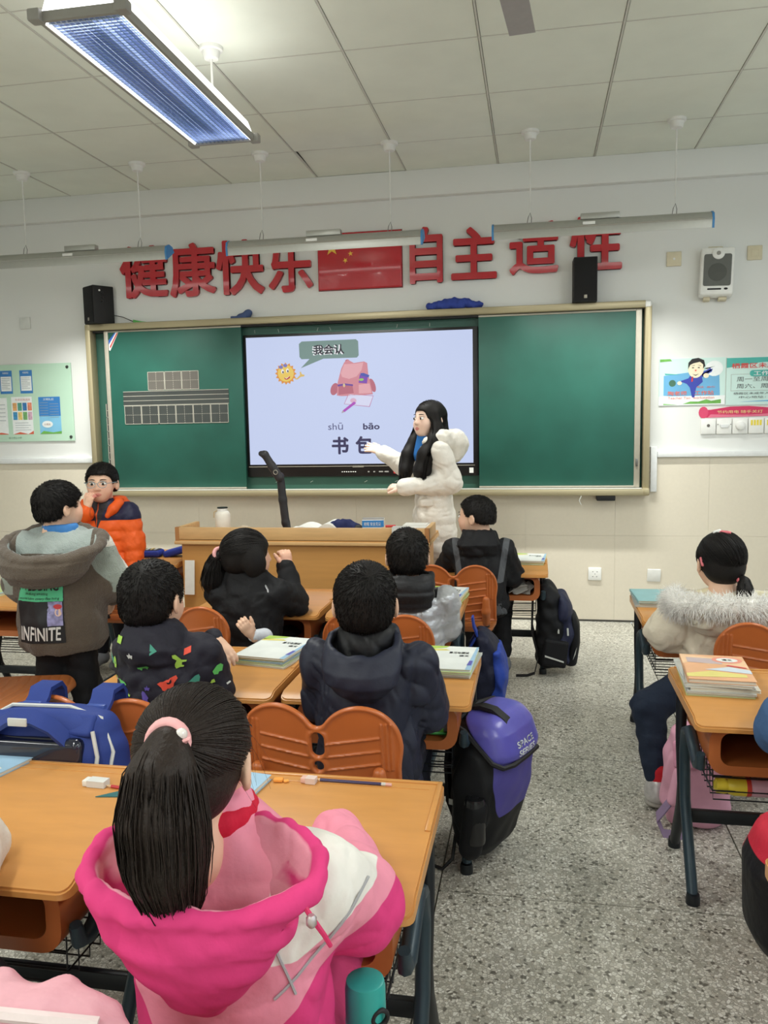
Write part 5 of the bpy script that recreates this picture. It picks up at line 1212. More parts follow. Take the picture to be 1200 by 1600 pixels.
# ------------------------------------------------------------------ boy in black hoodie, profile
def boy_hoodie():
    h = Head((-.03, .03, .892), yaw=72, pitch=3, sc=.98); J = seated(lean=(-.01, .02), sz=.755, shw=.135, el=((.165, .10, .56), (-.20, .12, .60)), wr=((.10, .28, .60), (-.10, .28, .62)), kn=((.10, .24, .41), (-.06, .28, .41)), an=((.11, .16, .075), (-.06, .26, .075)))
    S = SDF(); S.loft(tors(.38, .765, (-.01, .02), .138, .136, .128, .110, .100), .02); sleeves(S, J, (.058, .053, .044), .035); S.loft([(.70, -.01, -.06, .09, .04), (.755, -.01, -.06, .115, .06), (.825, -.01, .0, .084, .075)], .02); me = S.mesh(.0065, mix_disp(waves(61, .08, .003), folds(62, .07, .007))); co = coords(me)
    x, z = co[:, 0], co[:, 2]; field(me, 'stripe', .016-np.abs(np.abs(x)-.125-.15*(z-.70))-np.where(z < .55, .03, 0)); field(me, 'hem', .445-z)
    fab = cloth('hoodie_black', (26, 26, 29), .7, layers=[('stripe', (92, 94, 98)), ('hem', (76, 78, 82))])
    zl = ([-.13, -.06, -.03, -.012, .012, .028, .046, .060, .12], [-.045, -.04, -.03, -.005, .0, .010, .045, .062, .07])
    return person('person', 'boy in black hoodie with grey stripes turned in profile to the left', (-.285, 4.30, 0), 0, h, J, [('hoodie', me, fab)], cloth('trousers_black2', (24, 24, 27)), short_hair(h, 2200, .010, .013, zl, seed=9), face=True)
boy_hoodie()

# ------------------------------------------------------------------ standing boy in brown fleece
def boy_fleece():
    h = Head((.005, .03, 1.068), yaw=-46, pitch=0, sc=.96); J = standing(lean=(0, .0), sz=.935, hz=.56, shw=.150, el=((.205, .05, .735), (-.185, .06, .735)), wr=((.165, .18, .655), (-.17, .20, .68)))
    S = SDF(); S.loft([(.455, 0, 0, .150, .115), (.50, 0, 0, .178, .130), (.60, 0, -.005, .178, .128), (.75, 0, 0, .168, .118), (.86, 0, 0, .150, .105), (.925, 0, 0, .112, .085), (.97, .01, 0, .065, .06)], .02, quilt=None); sleeves(S, J, (.074, .070, .058), .045)
    w1, w2 = waves(71, .09, .005), waves(72, .012, .0014, 10); me = S.mesh(.0058, lambda X, Y, Z: w1(X, Y, Z)+w2(X, Y, Z)); co = coords(me); x, y, z = co.T
    def sd(a, b):
        a, b = np.array(a), np.array(b); ab = b-a; t = np.clip(((co-a)@ab)/(ab@ab), .12, 1); return np.linalg.norm(co-a-t[:, None]*ab, axis=1)
    da = np.minimum(np.minimum(sd(J['sh'][0], J['el'][0]), sd(J['el'][0], J['wr'][0])), np.minimum(sd(J['sh'][1], J['el'][1]), sd(J['el'][1], J['wr'][1]))); arm = .084-da
    field(me, 'green', np.minimum(np.minimum(arm, z-.700), np.abs(x)-.135)); field(me, 'cream', np.minimum(np.minimum(arm, np.abs(x)-.135), np.maximum(z-.900, np.minimum(y-.045, z-.73))))
    base = (98, 86, 74); field(me, 'nk', np.minimum(np.minimum(z-.885, .15-np.abs(x)), .05-y))
    fab = cloth('fleece_brown', base, .95, layers=[('green', (158, 168, 158)), ('cream', (226, 220, 208)), ('nk', (168, 178, 174))], bump=(260, .9, .006), sheen=.3)
    hm = hood_mesh([(.745, -.03, -.115, .06, .035), (.77, -.03, -.13, .120, .060), (.83, -.02, -.14, .175, .090), (.895, -.01, -.115, .205, .120), (.935, .0, -.08, .205, .135)], .030, .45, .020, .0058, lambda X, Y, Z: waves(74, .10, .003)(X, Y, Z)+w2(X, Y, Z), None, .40)
    root = person('person', 'standing boy in brown and grey fleece jacket with printed back panel', (-1.985, 3.12, 0), 14, h, J, [('fleece_jacket', me, fab), ('hood', hm, cloth('hood_fleece', base, .95, layers=[('lining', (168, 178, 174))], bump=(260, .9, .006), sheen=.3)), ('inner_collar', collar((.005, .02, .955), (.06, .055), .03, .010).mesh(.006), cloth('collar_blue', (70, 130, 196)))], cloth('trousers_black3', (22, 22, 26)), short_hair(h, 2600, .013, .022, ([-.13, -.06, -.03, -.012, .012, .028, .046, .060, .12], [-.060, -.054, -.040, -.004, .004, -.002, .020, .038, .05]), seed=11),
        face=False, hands=[((.150, .225, .625), (-.35, .5, -.75), (.7, .1, .4), dict(s=1.0, curl=.5, side=-1))])
    org = (0, -.6, 0); ex = (1, 0, 0); ez = (0, 0, 1); ry = (0, 1, 0); q = (.0, -.6, 0)
    k0 = mat('panel_black', (24, 25, 30), .6); gr = mat('panel_green', (84, 190, 140), .65); wt = mat('panel_white', (224, 222, 220), .65); ph = mat('panel_photo', (150, 146, 190), .6, noise=(45, .5))
    U0, U1 = -.150, .045
    patch_on(me, (U0, U1, .515, .795), q, ex, ez, ry, 'back_panel', k0, root, .003); patch_on(me, (U0+.004, U1-.002, .690, .790), q, ex, ez, ry, 'print_block', gr, root, .0045); patch_on(me, (-.020, U1-.004, .590, .688), q, ex, ez, ry, 'print_photo', ph, root, .0045)
    print_on(me, shape_bm(ellpoly(.022, .668, .018, .010, 12)), q, ex, ez, ry, 'print', mat('cap_red', (196, 60, 62), .7), root, .0055); print_on(me, shape_bm(ellpoly(.024, .645, .014, .016, 12)), q, ex, ez, ry, 'print', mat('print_skin', (232, 196, 176), .7), root, .005)
    bm = text_mesh('INFINITE', .172, .058, 0, .02, shear=.15); bmesh.ops.translate(bm, verts=bm.verts, vec=(U0+.008, 0, .527)); print_on(me, bm, q, ex, ez, ry, 'lettering', wt, root, .006)
    bm = text_mesh('WEDDING', .160, .045, 0, .02, shear=.15); bmesh.ops.translate(bm, verts=bm.verts, vec=(U0+.020, 0, .735)); print_on(me, bm, q, ex, ez, ry, 'lettering', k0, root, .006)
    bm = text_mesh('Walking amazing', .095, .015, 0, 0, shear=.2); bmesh.ops.translate(bm, verts=bm.verts, vec=(U0+.040, 0, .714)); print_on(me, bm, q, ex, ez, ry, 'lettering', k0, root, .006)
    bm = text_mesh('world here every day living', .17, .013, 0, 0, shear=.2); bmesh.ops.translate(bm, verts=bm.verts, vec=(U0+.010, 0, .695)); print_on(me, bm, q, ex, ez, ry, 'lettering', k0, root, .006)
    return root
boy_fleece()

# ------------------------------------------------------------------ boy in orange jacket, facing the class
def boy_orange():
    h = Head((.0, .02, 1.080), yaw=10, pitch=2, sc=1.03); J = standing(sz=.945, hz=.56, shw=.140, el=((.180, .08, .760), (-.175, .02, .74)), wr=((.045, .148, .925), (-.19, .06, .58)))
    S = SDF(); S.loft(tors(.50, .955, (0, 0), .150, .150, .132, .110, .110), .02, quilt=(.008, .062)); sleeves(S, J, (.066, .060, .046), .032, quilt=(.006, .06))
    me = S.mesh(.0065, mix_disp(waves(81, .06, .002), folds(82, .07, .004))); co = coords(me); x, y, z = co.T; field(me, 'yoke', np.minimum(z-.872, .108-y)); field(me, 'v', .045-np.abs(x)-.33*np.maximum(0, .955-z)+np.where((y > .03) & (y < .116), 0, -1)); field(me, 'zip', np.where(y > .03, .0035-np.abs(x-.006), -1))
    fab = cloth('jacket_orange', (238, 98, 34), .5, layers=[('yoke', (38, 38, 66)), ('v', (52, 52, 56)), ('zip', (210, 84, 30))])
    S = SDF(); S.loft([(.925, 0, -.075, .12, .05), (.965, 0, -.06, .125, .065), (1.0, 0, -.03, .105, .075)], .02, quilt=(.006, .05)); S.chain([(.10, .03, .965), (.085, .075, .935), (.06, .095, .90)], [.03, .026, .016], .02).chain([(-.10, .03, .965), (-.085, .075, .935), (-.06, .095, .90)], [.03, .026, .016], .02)
    S.ell((0, .03, 1.03), (.072, .075, .09), .012, 's'); hd = S.mesh(.0065)
    root = person('person', 'boy in orange puffer jacket and glasses standing by the board, hand at his mouth', (-2.450, 4.33, 0), 184, h, J, [('jacket', me, fab), ('hood', hd, cloth('hood_orange', (236, 96, 36), .5))], cloth('trousers_black4', (28, 28, 34)), short_hair(h, 2600, .012, .018, ([-.13, -.06, -.03, -.012, .012, .028, .046, .060, .12], [-.060, -.054, -.040, -.004, .004, .0, .034, .050, .058]), seed=13), face=True,
        hands=[((.030, .150, .955), (-.25, .03, .72), (.25, .9, .1), dict(s=1.0, curl=.75, side=-1))])
    mg = mat('glasses_frame', (150, 176, 186), .25, metal=.3); gl = mat('lens', (235, 240, 242), .02, trans=1.0)
    for s_ in (-1, 1):
        pts = [h.T(s_*.031+.024*math.cos(a), .106, .002+.018*math.sin(a)) for a in np.linspace(0, 2*PI, 15)]; tube('glasses_frame', pts, .0017, mg, root, 5)
        tube('glasses_arm', [h.T(s_*.055, .103, .008), h.T(s_*.082, .05, .008), h.T(s_*.084, -.005, .004)], .0016, mg, root, 5)
    tube('glasses_bridge', [h.T(-.008, .106, .006), h.T(0, .108, .009), h.T(.008, .106, .006)], .0016, mg, root, 5)
    return root
boy_orange()

# ------------------------------------------------------------------ girl with fur hood
def girl_fur():
    h = Head((-.02, .03, .852), yaw=8, pitch=3, sc=1.02); J = seated(lean=(0, .0), sz=.715, shw=.135, el=((.19, .06, .60), (-.215, .02, .575)), wr=((.14, .24, .640), (-.165, .17, .640)), kn=((.085, .27, .40), (-.295, -.16, .340)), an=((.085, .25, .075), (-.275, -.255, .09)), toe=((0, .10, -.03), (.03, .10, -.02)))
    S = SDF(); S.loft(tors(.34, .725, (0, 0), .165, .160, .142, .125, .115), .02, quilt=(.006, .09)); sleeves(S, J, (.072, .066, .052), .045, quilt=(.005, .09)); me = S.mesh(.0065, mix_disp(waves(91, .08, .003), folds(92, .08, .009)))
    fab = cloth('coat_cream', (226, 216, 196), .55); rings = [(.60, 0, -.10, .10, .05), (.64, 0, -.125, .155, .075), (.70, 0, -.12, .195, .10), (.745, 0, -.09, .200, .115)]
    hm = hood_mesh(rings, .018, .3, .012, .006, waves(93, .07, .004)); N = 40
    rimp = [np.array((.205*math.cos(a), -.085+.120*math.sin(a), .745+.018*math.sin(a)-.03*abs(math.cos(a))**3)) for a in np.linspace(PI*.86, PI*2.14, N)]
    F = SDF(); F.chain(rimp, [.028]*N, .01); band = F.mesh(.006); r = np.random.default_rng(5); co = coords(band).astype(float); nv = len(co); nr = np.empty(nv*3, np.float32); band.vertices.foreach_get('normal', nr); nr = nr.reshape(-1, 3)
    n = 5200; pk = r.integers(0, nv, n); p = co[pk]; d = nr[pk]+r.normal(0, .45, (n, 3))+np.array((0, 0, -.25)); d /= np.linalg.norm(d, axis=1, keepdims=True); L = r.uniform(.018, .045, (n, 1)); fur = strands_mesh('fur', np.stack([p, p+d*L*.5, p+d*L+np.array((0, 0, -.006))], 1), np.array([.0011, .0008, .0002]))
    H = SDF(); zl = ([-.13, -.03, .0, .03, .05, .065, .12], [-.085, -.085, -.06, -.05, -.03, .045, .06]); hair_cap(H, h, .009, zl); cap = H.mesh(.006); tie = (.045, -.080, -.055); P = [h.T(.045, -.080, -.050), h.T(.050, -.100, -.066), h.T(.050, -.112, -.095), h.T(.040, -.110, -.135)]; Rr = [.014, .022, .030, .018]
    T_ = SDF(); T_.chain(P, [q*.85 for q in Rr], .02); st = tail_strands(P, Rr, 350, 22, .0014, 8, .008); cs = comb_strands(h, .0095, tie, 1100, 24, .0012, zl)
    root = person('person', 'girl in cream coat with fluffy fur hood seated right of the aisle', (.705, 3.20, 0), 0, h, J, [('coat', me, fab), ('hood', hm, cloth('hood_cream', (228, 220, 200), .6, layers=[('lining', (238, 230, 196))])), ('fur_trim', join_meshes('fur_trim', [band, fur]), mat('fur_white', (250, 248, 243), .9, noise=(30, .12), sheen=.4))], cloth('jeans_navy', (32, 42, 60), .85), [('hair', join_meshes('hair', [cap, cs]), m_hair), ('ponytail', join_meshes('ponytail', [T_.mesh(.006), st]), m_hair)], shoes=False)
    pk = mat('clip_pink', (230, 120, 130), .4); ring('hair_tie', tuple(h.T(.047, -.092, -.058)), .016, .007, pk, root, rot=(.5, .2, 0))
    for a, b in (((-.020, -.02, .112), (.016, -.05, .110)), ((-.080, -.035, .015), (-.078, -.045, -.008))): obj('hair_clip', SDF().cone(h.T(*a), h.T(*b), .007, .006).mesh(.003), pk, root)
    obj('hair_clip', SDF().cone(h.T(-.026, -.018, .108), h.T(-.012, -.026, .114), .008, .008).mesh(.003), m_white, root)
    ms = mat('shoe_silver', (206, 204, 204), .3, metal=.4, noise=(60, .15))
    for (a, t_) in ((J['an'][0], J['toe'][0]), (np.array(J['an'][1])+(0, 0, -.005), np.array((.095, .060, -.008)))):
        a = np.array(a); t_ = np.array(t_); S = SDF().cone(a+(0, 0, -.03), a+t_*1.3, .040, .034, .02).cone(a+(0, 0, .005), a+(0, 0, -.03), .037, .038, .02); S.half(a+(0, 0, -.072), (0, 0, -1)); s_ = obj('shoe', S.mesh(.005), ms, root)
        S = SDF().cone(a+(0, 0, -.066), a+t_*1.3+(0, 0, -.03), .043, .037, .02, flat=((0, 0, 1), 3.2)); obj('sole', S.mesh(.005), mat('sole_grey', (150, 146, 138), .7), s_)
    obj('sock', SDF().cone(np.array(J['an'][1])+(0, .0, .0), np.array(J['an'][1])+(0, .005, .045), .034, .036).mesh(.006), cloth('sock_red', (196, 40, 50)), root)
    return root
girl_fur()

# ------------------------------------------------------------------ teacher
def teacher():
    th = math.radians(112); c_, s_ = math.cos(th), math.sin(th)
    def L(dx, dy, z): return (c_*dx+s_*dy, -s_*dx+c_*dy, z)          # world offset -> body frame
    h = Head((0, .025, 1.408), yaw=24, pitch=-2, sc=1.06)
    J = dict(hz=.82, sz=1.255, lean=(0, 0), sh=((.165, 0, 1.215), (-.165, 0, 1.215)), el=(L(-.19, .15, 1.10), L(.12, -.13, 1.02)), wr=(L(-.335, .14, 1.195), L(-.150, -.20, 1.000)),
             hip=((.08, 0, .80), (-.08, 0, .80)), kn=((.085, .02, .44), (-.085, .02, .44)), an=((.085, 0, .08), (-.085, 0, .08)), toe=((0, .13, -.03), (0, .13, -.03)))
    S = SDF(); S.loft([(.55, 0, 0, .165, .125), (.60, 0, 0, .17, .13), (.80, 0, 0, .165, .125), (.96, 0, 0, .145, .105), (1.12, 0, 0, .160, .112), (1.22, 0, 0, .15, .10), (1.28, 0, 0, .09, .08), (1.30, 0, 0, .06, .06)], .02, quilt=(.007, .105)); sleeves(S, J, (.066, .064, .052), .035, quilt=(.005, .10)); me = S.mesh(.0068, mix_disp(waves(101, .07, .002), folds(104, .10, .006)))
    fab = cloth('coat_white', (232, 226, 216), .5)
    S = SDF(); S.chain([(.10, .06, 1.27), (.115, -.03, 1.29), (.06, -.12, 1.28), (0, -.15, 1.25), (-.06, -.12, 1.28), (-.115, -.03, 1.29), (-.10, .06, 1.27)], [.035, .05, .06, .066, .06, .05, .035], .03); S.ell((0, -.12, 1.22), (.11, .07, .09), .04); hd = S.mesh(.0068, mix_disp(waves(103, .06, .003), folds(105, .08, .004)))
    bl = SDF().cone((0, .055, 1.19), (0, .05, 1.30), .07, .052).mesh(.006)
    H = SDF(); zl = ([-.13, -.03, .0, .03, .05, .065, .12], [-.13, -.13, -.12, -.09, -.03, .045, .060]); hair_cap(H, h, .008, zl)
    S2 = SDF(); hair_cap(S2, h, .008, zl)
    for sx in (-1, 1):
        S2.chain([h.T(sx*.062, .010, .03), h.T(sx*.078, .005, -.05), h.T(sx*.090, .035, -.13), h.T(sx*.085, .080, -.21), h.T(sx*.075, .105, -.30), h.T(sx*.065, .11, -.365)], [q_*(1.3 if sx < 0 else 1.0) for q_ in (.022, .028, .038, .044, .040, .022)], .02)
    S2.chain([h.T(0, -.08, -.03), h.T(0, -.095, -.12), h.T(0, -.11, -.18)], [.05, .055, .04], .02); cap = S2.mesh(.006)
    r = np.random.default_rng(33); n = 1100; pts = np.zeros((n, 12, 3))
    for i in range(n):
        sx = 1 if i % 2 else -1; y0 = r.uniform(-.07, .055); f = r.uniform(0, 1)*(1.4 if sx < 0 else 1.0); w_ = math.sqrt(max(.1, 1-((y0+.014)/.104)**2)); ky = [(0.003*sx, y0, .024+.087*w_), (.045*w_*sx, y0, .024+.074*w_), (.080*w_*sx, y0*.9-.01, .028), (.088*sx, y0*.7, -.05), ((.095+.02*f)*sx, .02+.03*f+y0*.3, -.13), ((.06+.065*f)*sx, .085+.03*f+y0*.1, -.21), ((.045+.065*f)*sx, .125+y0*.15, -.30), ((.035+.065*f)*sx, .13+y0*.15, -.34-.05*r.random())]
        ky = np.array(ky); t = np.linspace(0, 1, len(ky)); u = np.linspace(0, 1, 12); q = np.stack([np.interp(u, t, ky[:, j]) for j in range(3)], 1); q[1:-1] = (q[:-2]+2*q[1:-1]+q[2:])/4; pts[i] = q*h.s@h.R.T+h.c+r.normal(0, .003, 3)
    st = strands_mesh('hair', pts, np.array([.0006]+[.0013]*9+[.001, .0004]))
    root = person('person', 'teacher in white puffer coat with long black hair pointing at the display', (-.632, 5.12, 0), 112, h, J, [('coat', me, fab), ('hood', hd, fab), ('inner_top', bl, cloth('top_blue', (44, 108, 178)))], cloth('trousers_beige', (214, 204, 190)), [('hair', join_meshes('hair', [cap, st]), m_hair)], skin=m_skin2, face=True,
        hands=[(L(-.350, .14, 1.205), L(-.8, .0, .30), L(.1, -.8, .6), dict(s=1.12, curl=.16, side=1, spread=.22)), (L(-.165, -.20, 1.0), L(-.8, .05, .05), L(0, -.4, .9), dict(s=1.1, curl=.8, side=-1))], res=.0068)
    bmx = SDF(); a, b = np.array(L(-.02, -.16, .905)), np.array(L(.07, -.14, .905)); bmx.box((a+b)/2, (.015, .065, .022), .01, rot=rotm(0, 0, -th+PI/2)); 
    obj('pocket_flap', SDF().box((.02-.145, .05, .90), (.02, .075, .024), .012, rot=rotm(0, -.12, .1)).mesh(.006), fab, root)
    root.scale = (1.03, 1.03, 1.0)
    ring('belt', (0, 0, .955), .148, .010, fab, root).scale = (1.0, .76, 1)
    return root
teacher()

# ------------------------------------------------------------------ pupils cut off by the frame
def pupil_edge(label, loc, col, hz, sz, h, J, name2, colpants=(40, 44, 56), hair=True, low=None, hood=None):
    S = SDF(); S.loft(tors(hz, sz, J['lean'], .155, .158, .142, .12, .112), .02); sleeves(S, J, (.074, .068, .052), .045); me = S.mesh(.007, waves(111, .08, .005))
    g = [('jacket', me, cloth(name2, col))]
    if hood: g.append(('hood', hood_mesh(*hood), cloth(name2+'_hood', (214, 120, 140), layers=[('lining', (230, 160, 170))])))
    return person('person', label, loc, 0, h, J, g, cloth(name2+'_trousers', colpants), short_hair(h, 1200, .010, .016, seed=17), res=.008)
J = seated(lean=(0, .02), sz=.745, el=((.2, .12, .585), (-.235, .10, .61)), wr=((.09, .28, .625), (-.16, .30, .635)))
pupil_edge('pupil in blue denim jacket at the right edge beside the book stack', (.865, 2.05, 0), (66, 98, 140), .40, .755, Head((0, .02, .88)), J, 'denim_blue')
J = seated(lean=(0, .02), sz=.755, el=((.235, .12, .60), (-.2, .12, .585)), wr=((.20, .27, .635), (-.09, .28, .625)))
pupil_edge('pupil in white fluffy jacket cut off at the left edge', (-1.225, 1.02, 0), (222, 216, 204), .38, .745, Head((0, .02, .90)), J, 'fleece_white')
# ================================================================== school bags
def ribbon(name, pts, wd, w, th, m, root=None):
    """flat strap along a path; wd = width direction"""
    bm = bmesh.new(); P = [Vector(p) for p in pts]; wd = Vector(wd).normalized(); rows = []
    for i, p in enumerate(P):
        t = (P[min(i+1, len(P)-1)]-P[max(i-1, 0)]).normalized(); n = t.cross(wd).normalized()
        rows.append([bm.verts.new(p+wd*a*w/2+n*b*th/2) for a, b in ((-1, -1), (1, -1), (1, 1), (-1, 1))])
    for a, b in zip(rows, rows[1:]):
        for j in range(4): bm.faces.new((a[j], a[(j+1) % 4], b[(j+1) % 4], b[j]))
    bm.faces.new(rows[0][::-1]); bm.faces.new(rows[-1]); bmesh.ops.recalc_face_normals(bm, faces=bm.faces)
    o = obj(name, bm, m, root); smooth(o, 40); return o
def arc(c, r0, r1, a0, a1, n, f): return [f(c[0]+r0*math.cos(a0+(a1-a0)*i/(n-1)), c[1]+r1*math.sin(a0+(a1-a0)*i/(n-1))) for i in range(n)]
m_bk = cloth('nylon_black', (20, 21, 25), .7, bump=(300, .3, .002)); m_bkg = mat('webbing_black', (18, 18, 22), .6); m_hv = mat('reflective', (206, 208, 204), .4); m_lime = mat('tag_lime', (206, 220, 96), .5)

t = thing('school_bag', 'purple and black school bag hanging on the aisle side of the navy boy\'s desk', 'bag', (-.135, 2.53, .03), math.radians(-24))
RG = [(.0, -.030, 0, .050, .11), (.05, -.025, 0, .075, .13), (.20, -.005, 0, .100, .145), (.36, .010, 0, .108, .145), (.42, .005, 0, .092, .138), (.455, -.005, 0, .060, .115)]
S = SDF(); S.loft(RG, .02, p=3.2, cap=.03); S.ell((0, -.148, .22), (.062, .022, .14), .02); me = S.mesh(.0055, waves(201, .08, .002)); co = coords(me); field(me, 'front', np.minimum(co[:, 0]-.072, co[:, 2]-.155))
body = obj('body', me, cloth('bag_black_purple', (20, 21, 25), .6, layers=[('front', (84, 78, 156))], bump=(300, .2, .002)), t)
S = SDF(); S.loft([(z, cx, cy, rx+.009, ry+.004) for z, cx, cy, rx, ry in RG[2:5]]+[(.466, -.005, 0, .072, .122)], .02, p=3.0, cap=.03); S.add(lambda X, Y, Z: (.445-1.05*(X+.03)-Z)*.7, (-1,)*3, (1,)*3, .01, 'cut'); S.add(lambda X, Y, Z: (.335-Z), (-1,)*3, (1,)*3, .01, 'cut'); S.add(lambda X, Y, Z: (-.075-X), (-1,)*3, (1,)*3, .01, 'cut')
fl_ = S.mesh(.005); obj('flap', fl_, mat('flap_purple', (92, 88, 178), .28, noise=(8, .12), bump=(25, .15, .006)), t)
rim = [(-.065, -.140, .440), (-.02, -.147, .428), (.03, -.149, .385), (.075, -.148, .345), (.104, -.132, .332), (.117, -.09, .330), (.119, .0, .330), (.116, .085, .330)]
tube('flap_edge', rim, .008, m_bkg, t, 6); tube('flap_edge', [(-.065, -.14, .44), (-.05, .0, .470), (-.065, .14, .44)], .008, m_bkg, t, 6)
ribbon('handle', [(-.045, -.045, .468), (-.01, -.045, .478), (.03, -.045, .474), (.07, -.045, .450), (.098, -.045, .412)], (0, 1, 0), .036, .012, m_bkg, t)
for s_, z_ in (('SPACE', .372), ('SERIES', .347)):
    bm = text_mesh(s_, .105, .019, 0, .02); print_on(fl_, bm, (.5, -.062, z_), (0, 1, 0), (0, 0, 1), (-1, 0, 0), 'lettering', mat('print_silver', (216, 222, 226), .5), t, .0015)
S = SDF().cone((.012, -.172, .075), (.030, -.172, .205), .036, .037, .01); b_ = obj('side_pocket', S.mesh(.005), m_bk, t)
lathe('pocket_bottle', [(.030, 0), (.032, .01), (.032, .13), (.028, .14)], mat('bottle_black', (26, 27, 30), .22), t, 20, (.030, -.175, .10))
prism('tag', [(-.018, .06), (-.006, .045), (.006, .058), (-.006, .073)], -.160, -.156, m_lime, t); prism('reflector', rectp(-.088, -.074, .17, .188), -.128, -.125, m_hv, t)
for y in (-.07, .07): ribbon('strap', [(-.075, y, .44), (-.105, y, .40), (-.118, y, .28), (-.112, y, .16), (-.075, y, .08)], (0, 1, 0), .050, .012, m_bkg, t)
ribbon('hanging_loop', [(-.06, -.06, .45), (-.082, -.06, .50), (-.094, -.06, .535)], (0, 1, 0), .04, .006, m_bkg, t); tube('loose_strap', [(-.08, -.10, .06), (-.07, -.14, .0), (-.09, -.17, -.026), (-.16, -.16, -.028)], .006, m_bkg, t, 5)

t = thing('school_bag', 'black and navy school bag hanging on the desk below the wall socket', 'bag', (.115, 4.56, .035))
S = SDF(); S.loft([(0, -.03, 0, .07, .12), (.05, -.03, 0, .085, .14), (.25, -.03, 0, .080, .15), (.40, -.045, 0, .060, .14), (.475, -.065, 0, .030, .10)], .02, p=2.8, cap=.03); obj('body', S.mesh(.006, waves(211, .1, .004)), m_bk, t)
S = SDF(); S.loft([(.03, .035, 0, .045, .13), (.20, .045, 0, .050, .14), (.34, .035, 0, .045, .135), (.415, .015, 0, .025, .11)], .02, p=2.8, cap=.03); obj('middle_pocket', S.mesh(.006, waves(212, .09, .004)), cloth('nylon_navy', (36, 40, 66), .6), t)
S = SDF(); S.loft([(.01, .075, 0, .035, .11), (.14, .092, 0, .036, .12), (.24, .095, 0, .030, .12), (.30, .085, 0, .016, .10)], .02, p=2.8, cap=.02); obj('front_pocket', S.mesh(.006), m_bk, t)
S = SDF().box((-.01, -.150, .10), (.065, .018, .075), .015, rot=rotm(0, .12, 0)); obj('side_pocket', S.mesh(.006), m_bk, t); prism('reflector', [(-.065, .085), (.035, .055), (.035, .063), (-.065, .094)], -.174, -.170, m_hv, t); prism('reflector', [(.085, .06), (.098, .09), (.105, .13), (.094, .095)], -.126, -.120, m_hv, t)
for x, z in ((.005, .25), (.055, .24)): tube('zip_pull', [(x, -.145, z), (x+.002, -.148, z-.04)], .005, m_hv, t, 5)
for y in (-.06, .06): ribbon('strap', [(-.085, y, .44), (-.13, y, .38), (-.135, y, .2), (-.10, y, .06)], (0, 1, 0), .05, .012, m_bkg, t)
ribbon('hanging_loop', [(-.075, -.02, .45), (-.085, -.02, .50), (-.06, -.02, .525)], (0, 1, 0), .05, .006, m_bkg, t); ribbon('loose_strap', [(-.10, -.10, .06), (-.12, -.13, -.02), (-.16, -.15, -.028), (-.22, -.15, -.031)], (0, 1, .2), .025, .004, m_bkg, t)

t = thing('school_bag', 'bright blue school bag hanging between the silver boy\'s desk and the chair behind', 'bag', (-.215, 3.56, .13))
S = SDF(); S.loft([(0, -.02, 0, .05, .10), (.15, 0, 0, .065, .13), (.28, 0, 0, .055, .125), (.35, -.02, 0, .03, .10)], .02, p=2.8, cap=.03); obj('body', S.mesh(.006, waves(221, .09, .003)), cloth('nylon_navy2', (30, 34, 56), .6), t)
S = SDF(); S.loft([(.02, .045, 0, .035, .11), (.16, .062, 0, .036, .12), (.28, .045, 0, .024, .11)], .02, p=2.8, cap=.02); obj('front_pocket', S.mesh(.006, waves(222, .09, .003)), cloth('nylon_blue', (44, 72, 170), .55), t)
ribbon('hanging_loop', [(-.03, -.06, .33), (-.05, -.06, .38), (-.055, -.06, .42)], (0, 1, 0), .05, .008, MATS['nylon_blue'], t)
for y in (-.06, .06): ribbon('strap', [(-.04, y, .33), (-.075, y, .27), (-.075, y, .1), (-.05, y, .02)], (0, 1, 0), .045, .01, MATS['nylon_blue'], t)

t = thing('school_bag', 'navy blue zipped bag with handle strapped to the chair back on the left', 'bag', (-1.215, 1.82, .350)); m_nb = cloth('nylon_royal', (42, 62, 134), .6, bump=(400, .25, .002))
RB = [(0, 0, 0, .19, .075), (.10, 0, 0, .205, .088), (.22, 0, 0, .200, .085), (.30, 0, .005, .178, .070), (.345, 0, .01, .140, .050)]
S = SDF(); S.loft(RB, .02, p=3.4, cap=.03); obj('body', S.mesh(.006, waves(231, .1, .002)), m_nb, t)
S = SDF().box((-.02, -.072, .205), (.150, .022, .090), .02, rot=rotm(-.12, 0, 0)); obj('glossy_panel', S.mesh(.0055), mat('vinyl_navy', (22, 26, 46), .12, coat=.5, noise=(6, .1)), t)
S = SDF().box((-.01, -.035, .315), (.155, .012, .030), .010, rot=rotm(-.75, 0, 0)); obj('top_panel', S.mesh(.005), m_nb, t)
ribbon('handle', [(-.115, -.065, .285), (-.085, -.085, .325), (-.04, -.095, .352), (.02, -.095, .354), (.06, -.088, .332), (.09, -.065, .285)], (0, .75, .55), .040, .012, m_nb, t)
box('handle_badge', (-.035, .015, -.118, -.112, .338, .358), m_hv, t, .002)
m_zip = mat('zip_white', (206, 208, 206), .5); tube('zip_piping', [(-.185, -.06, .05), (-.192, -.06, .20), (-.165, -.03, .315), (-.10, .0, .348), (.06, .0, .350), (.15, -.01, .328), (.188, -.03, .25), (.180, -.072, .14), (.172, -.085, .09)], .005, m_zip, t, 6); tube('zip_piping', [(.150, -.055, .31), (.165, -.065, .25), (.160, -.088, .16), (.168, -.09, .09)], .005, m_zip, t, 6); tube('zip_pull', [(.168, -.095, .09), (.172, -.10, .05), (.18, -.10, .03)], .006, m_nb, t, 6)
for x in (-.075, .105): ribbon('strap', [(x+.01, .02, .32), (x+.005, .066, .345), (x+.0, .085, .362), (x-.0, .135, .363), (x-.005, .158, .34), (x-.005, .162, .26)], (1, 0, 0), .060, .012, m_nb, t); box('buckle', (x-.022, x+.03, .030, .045, .318, .345), mat('buckle_blue', (60, 84, 160), .35), t, .004)

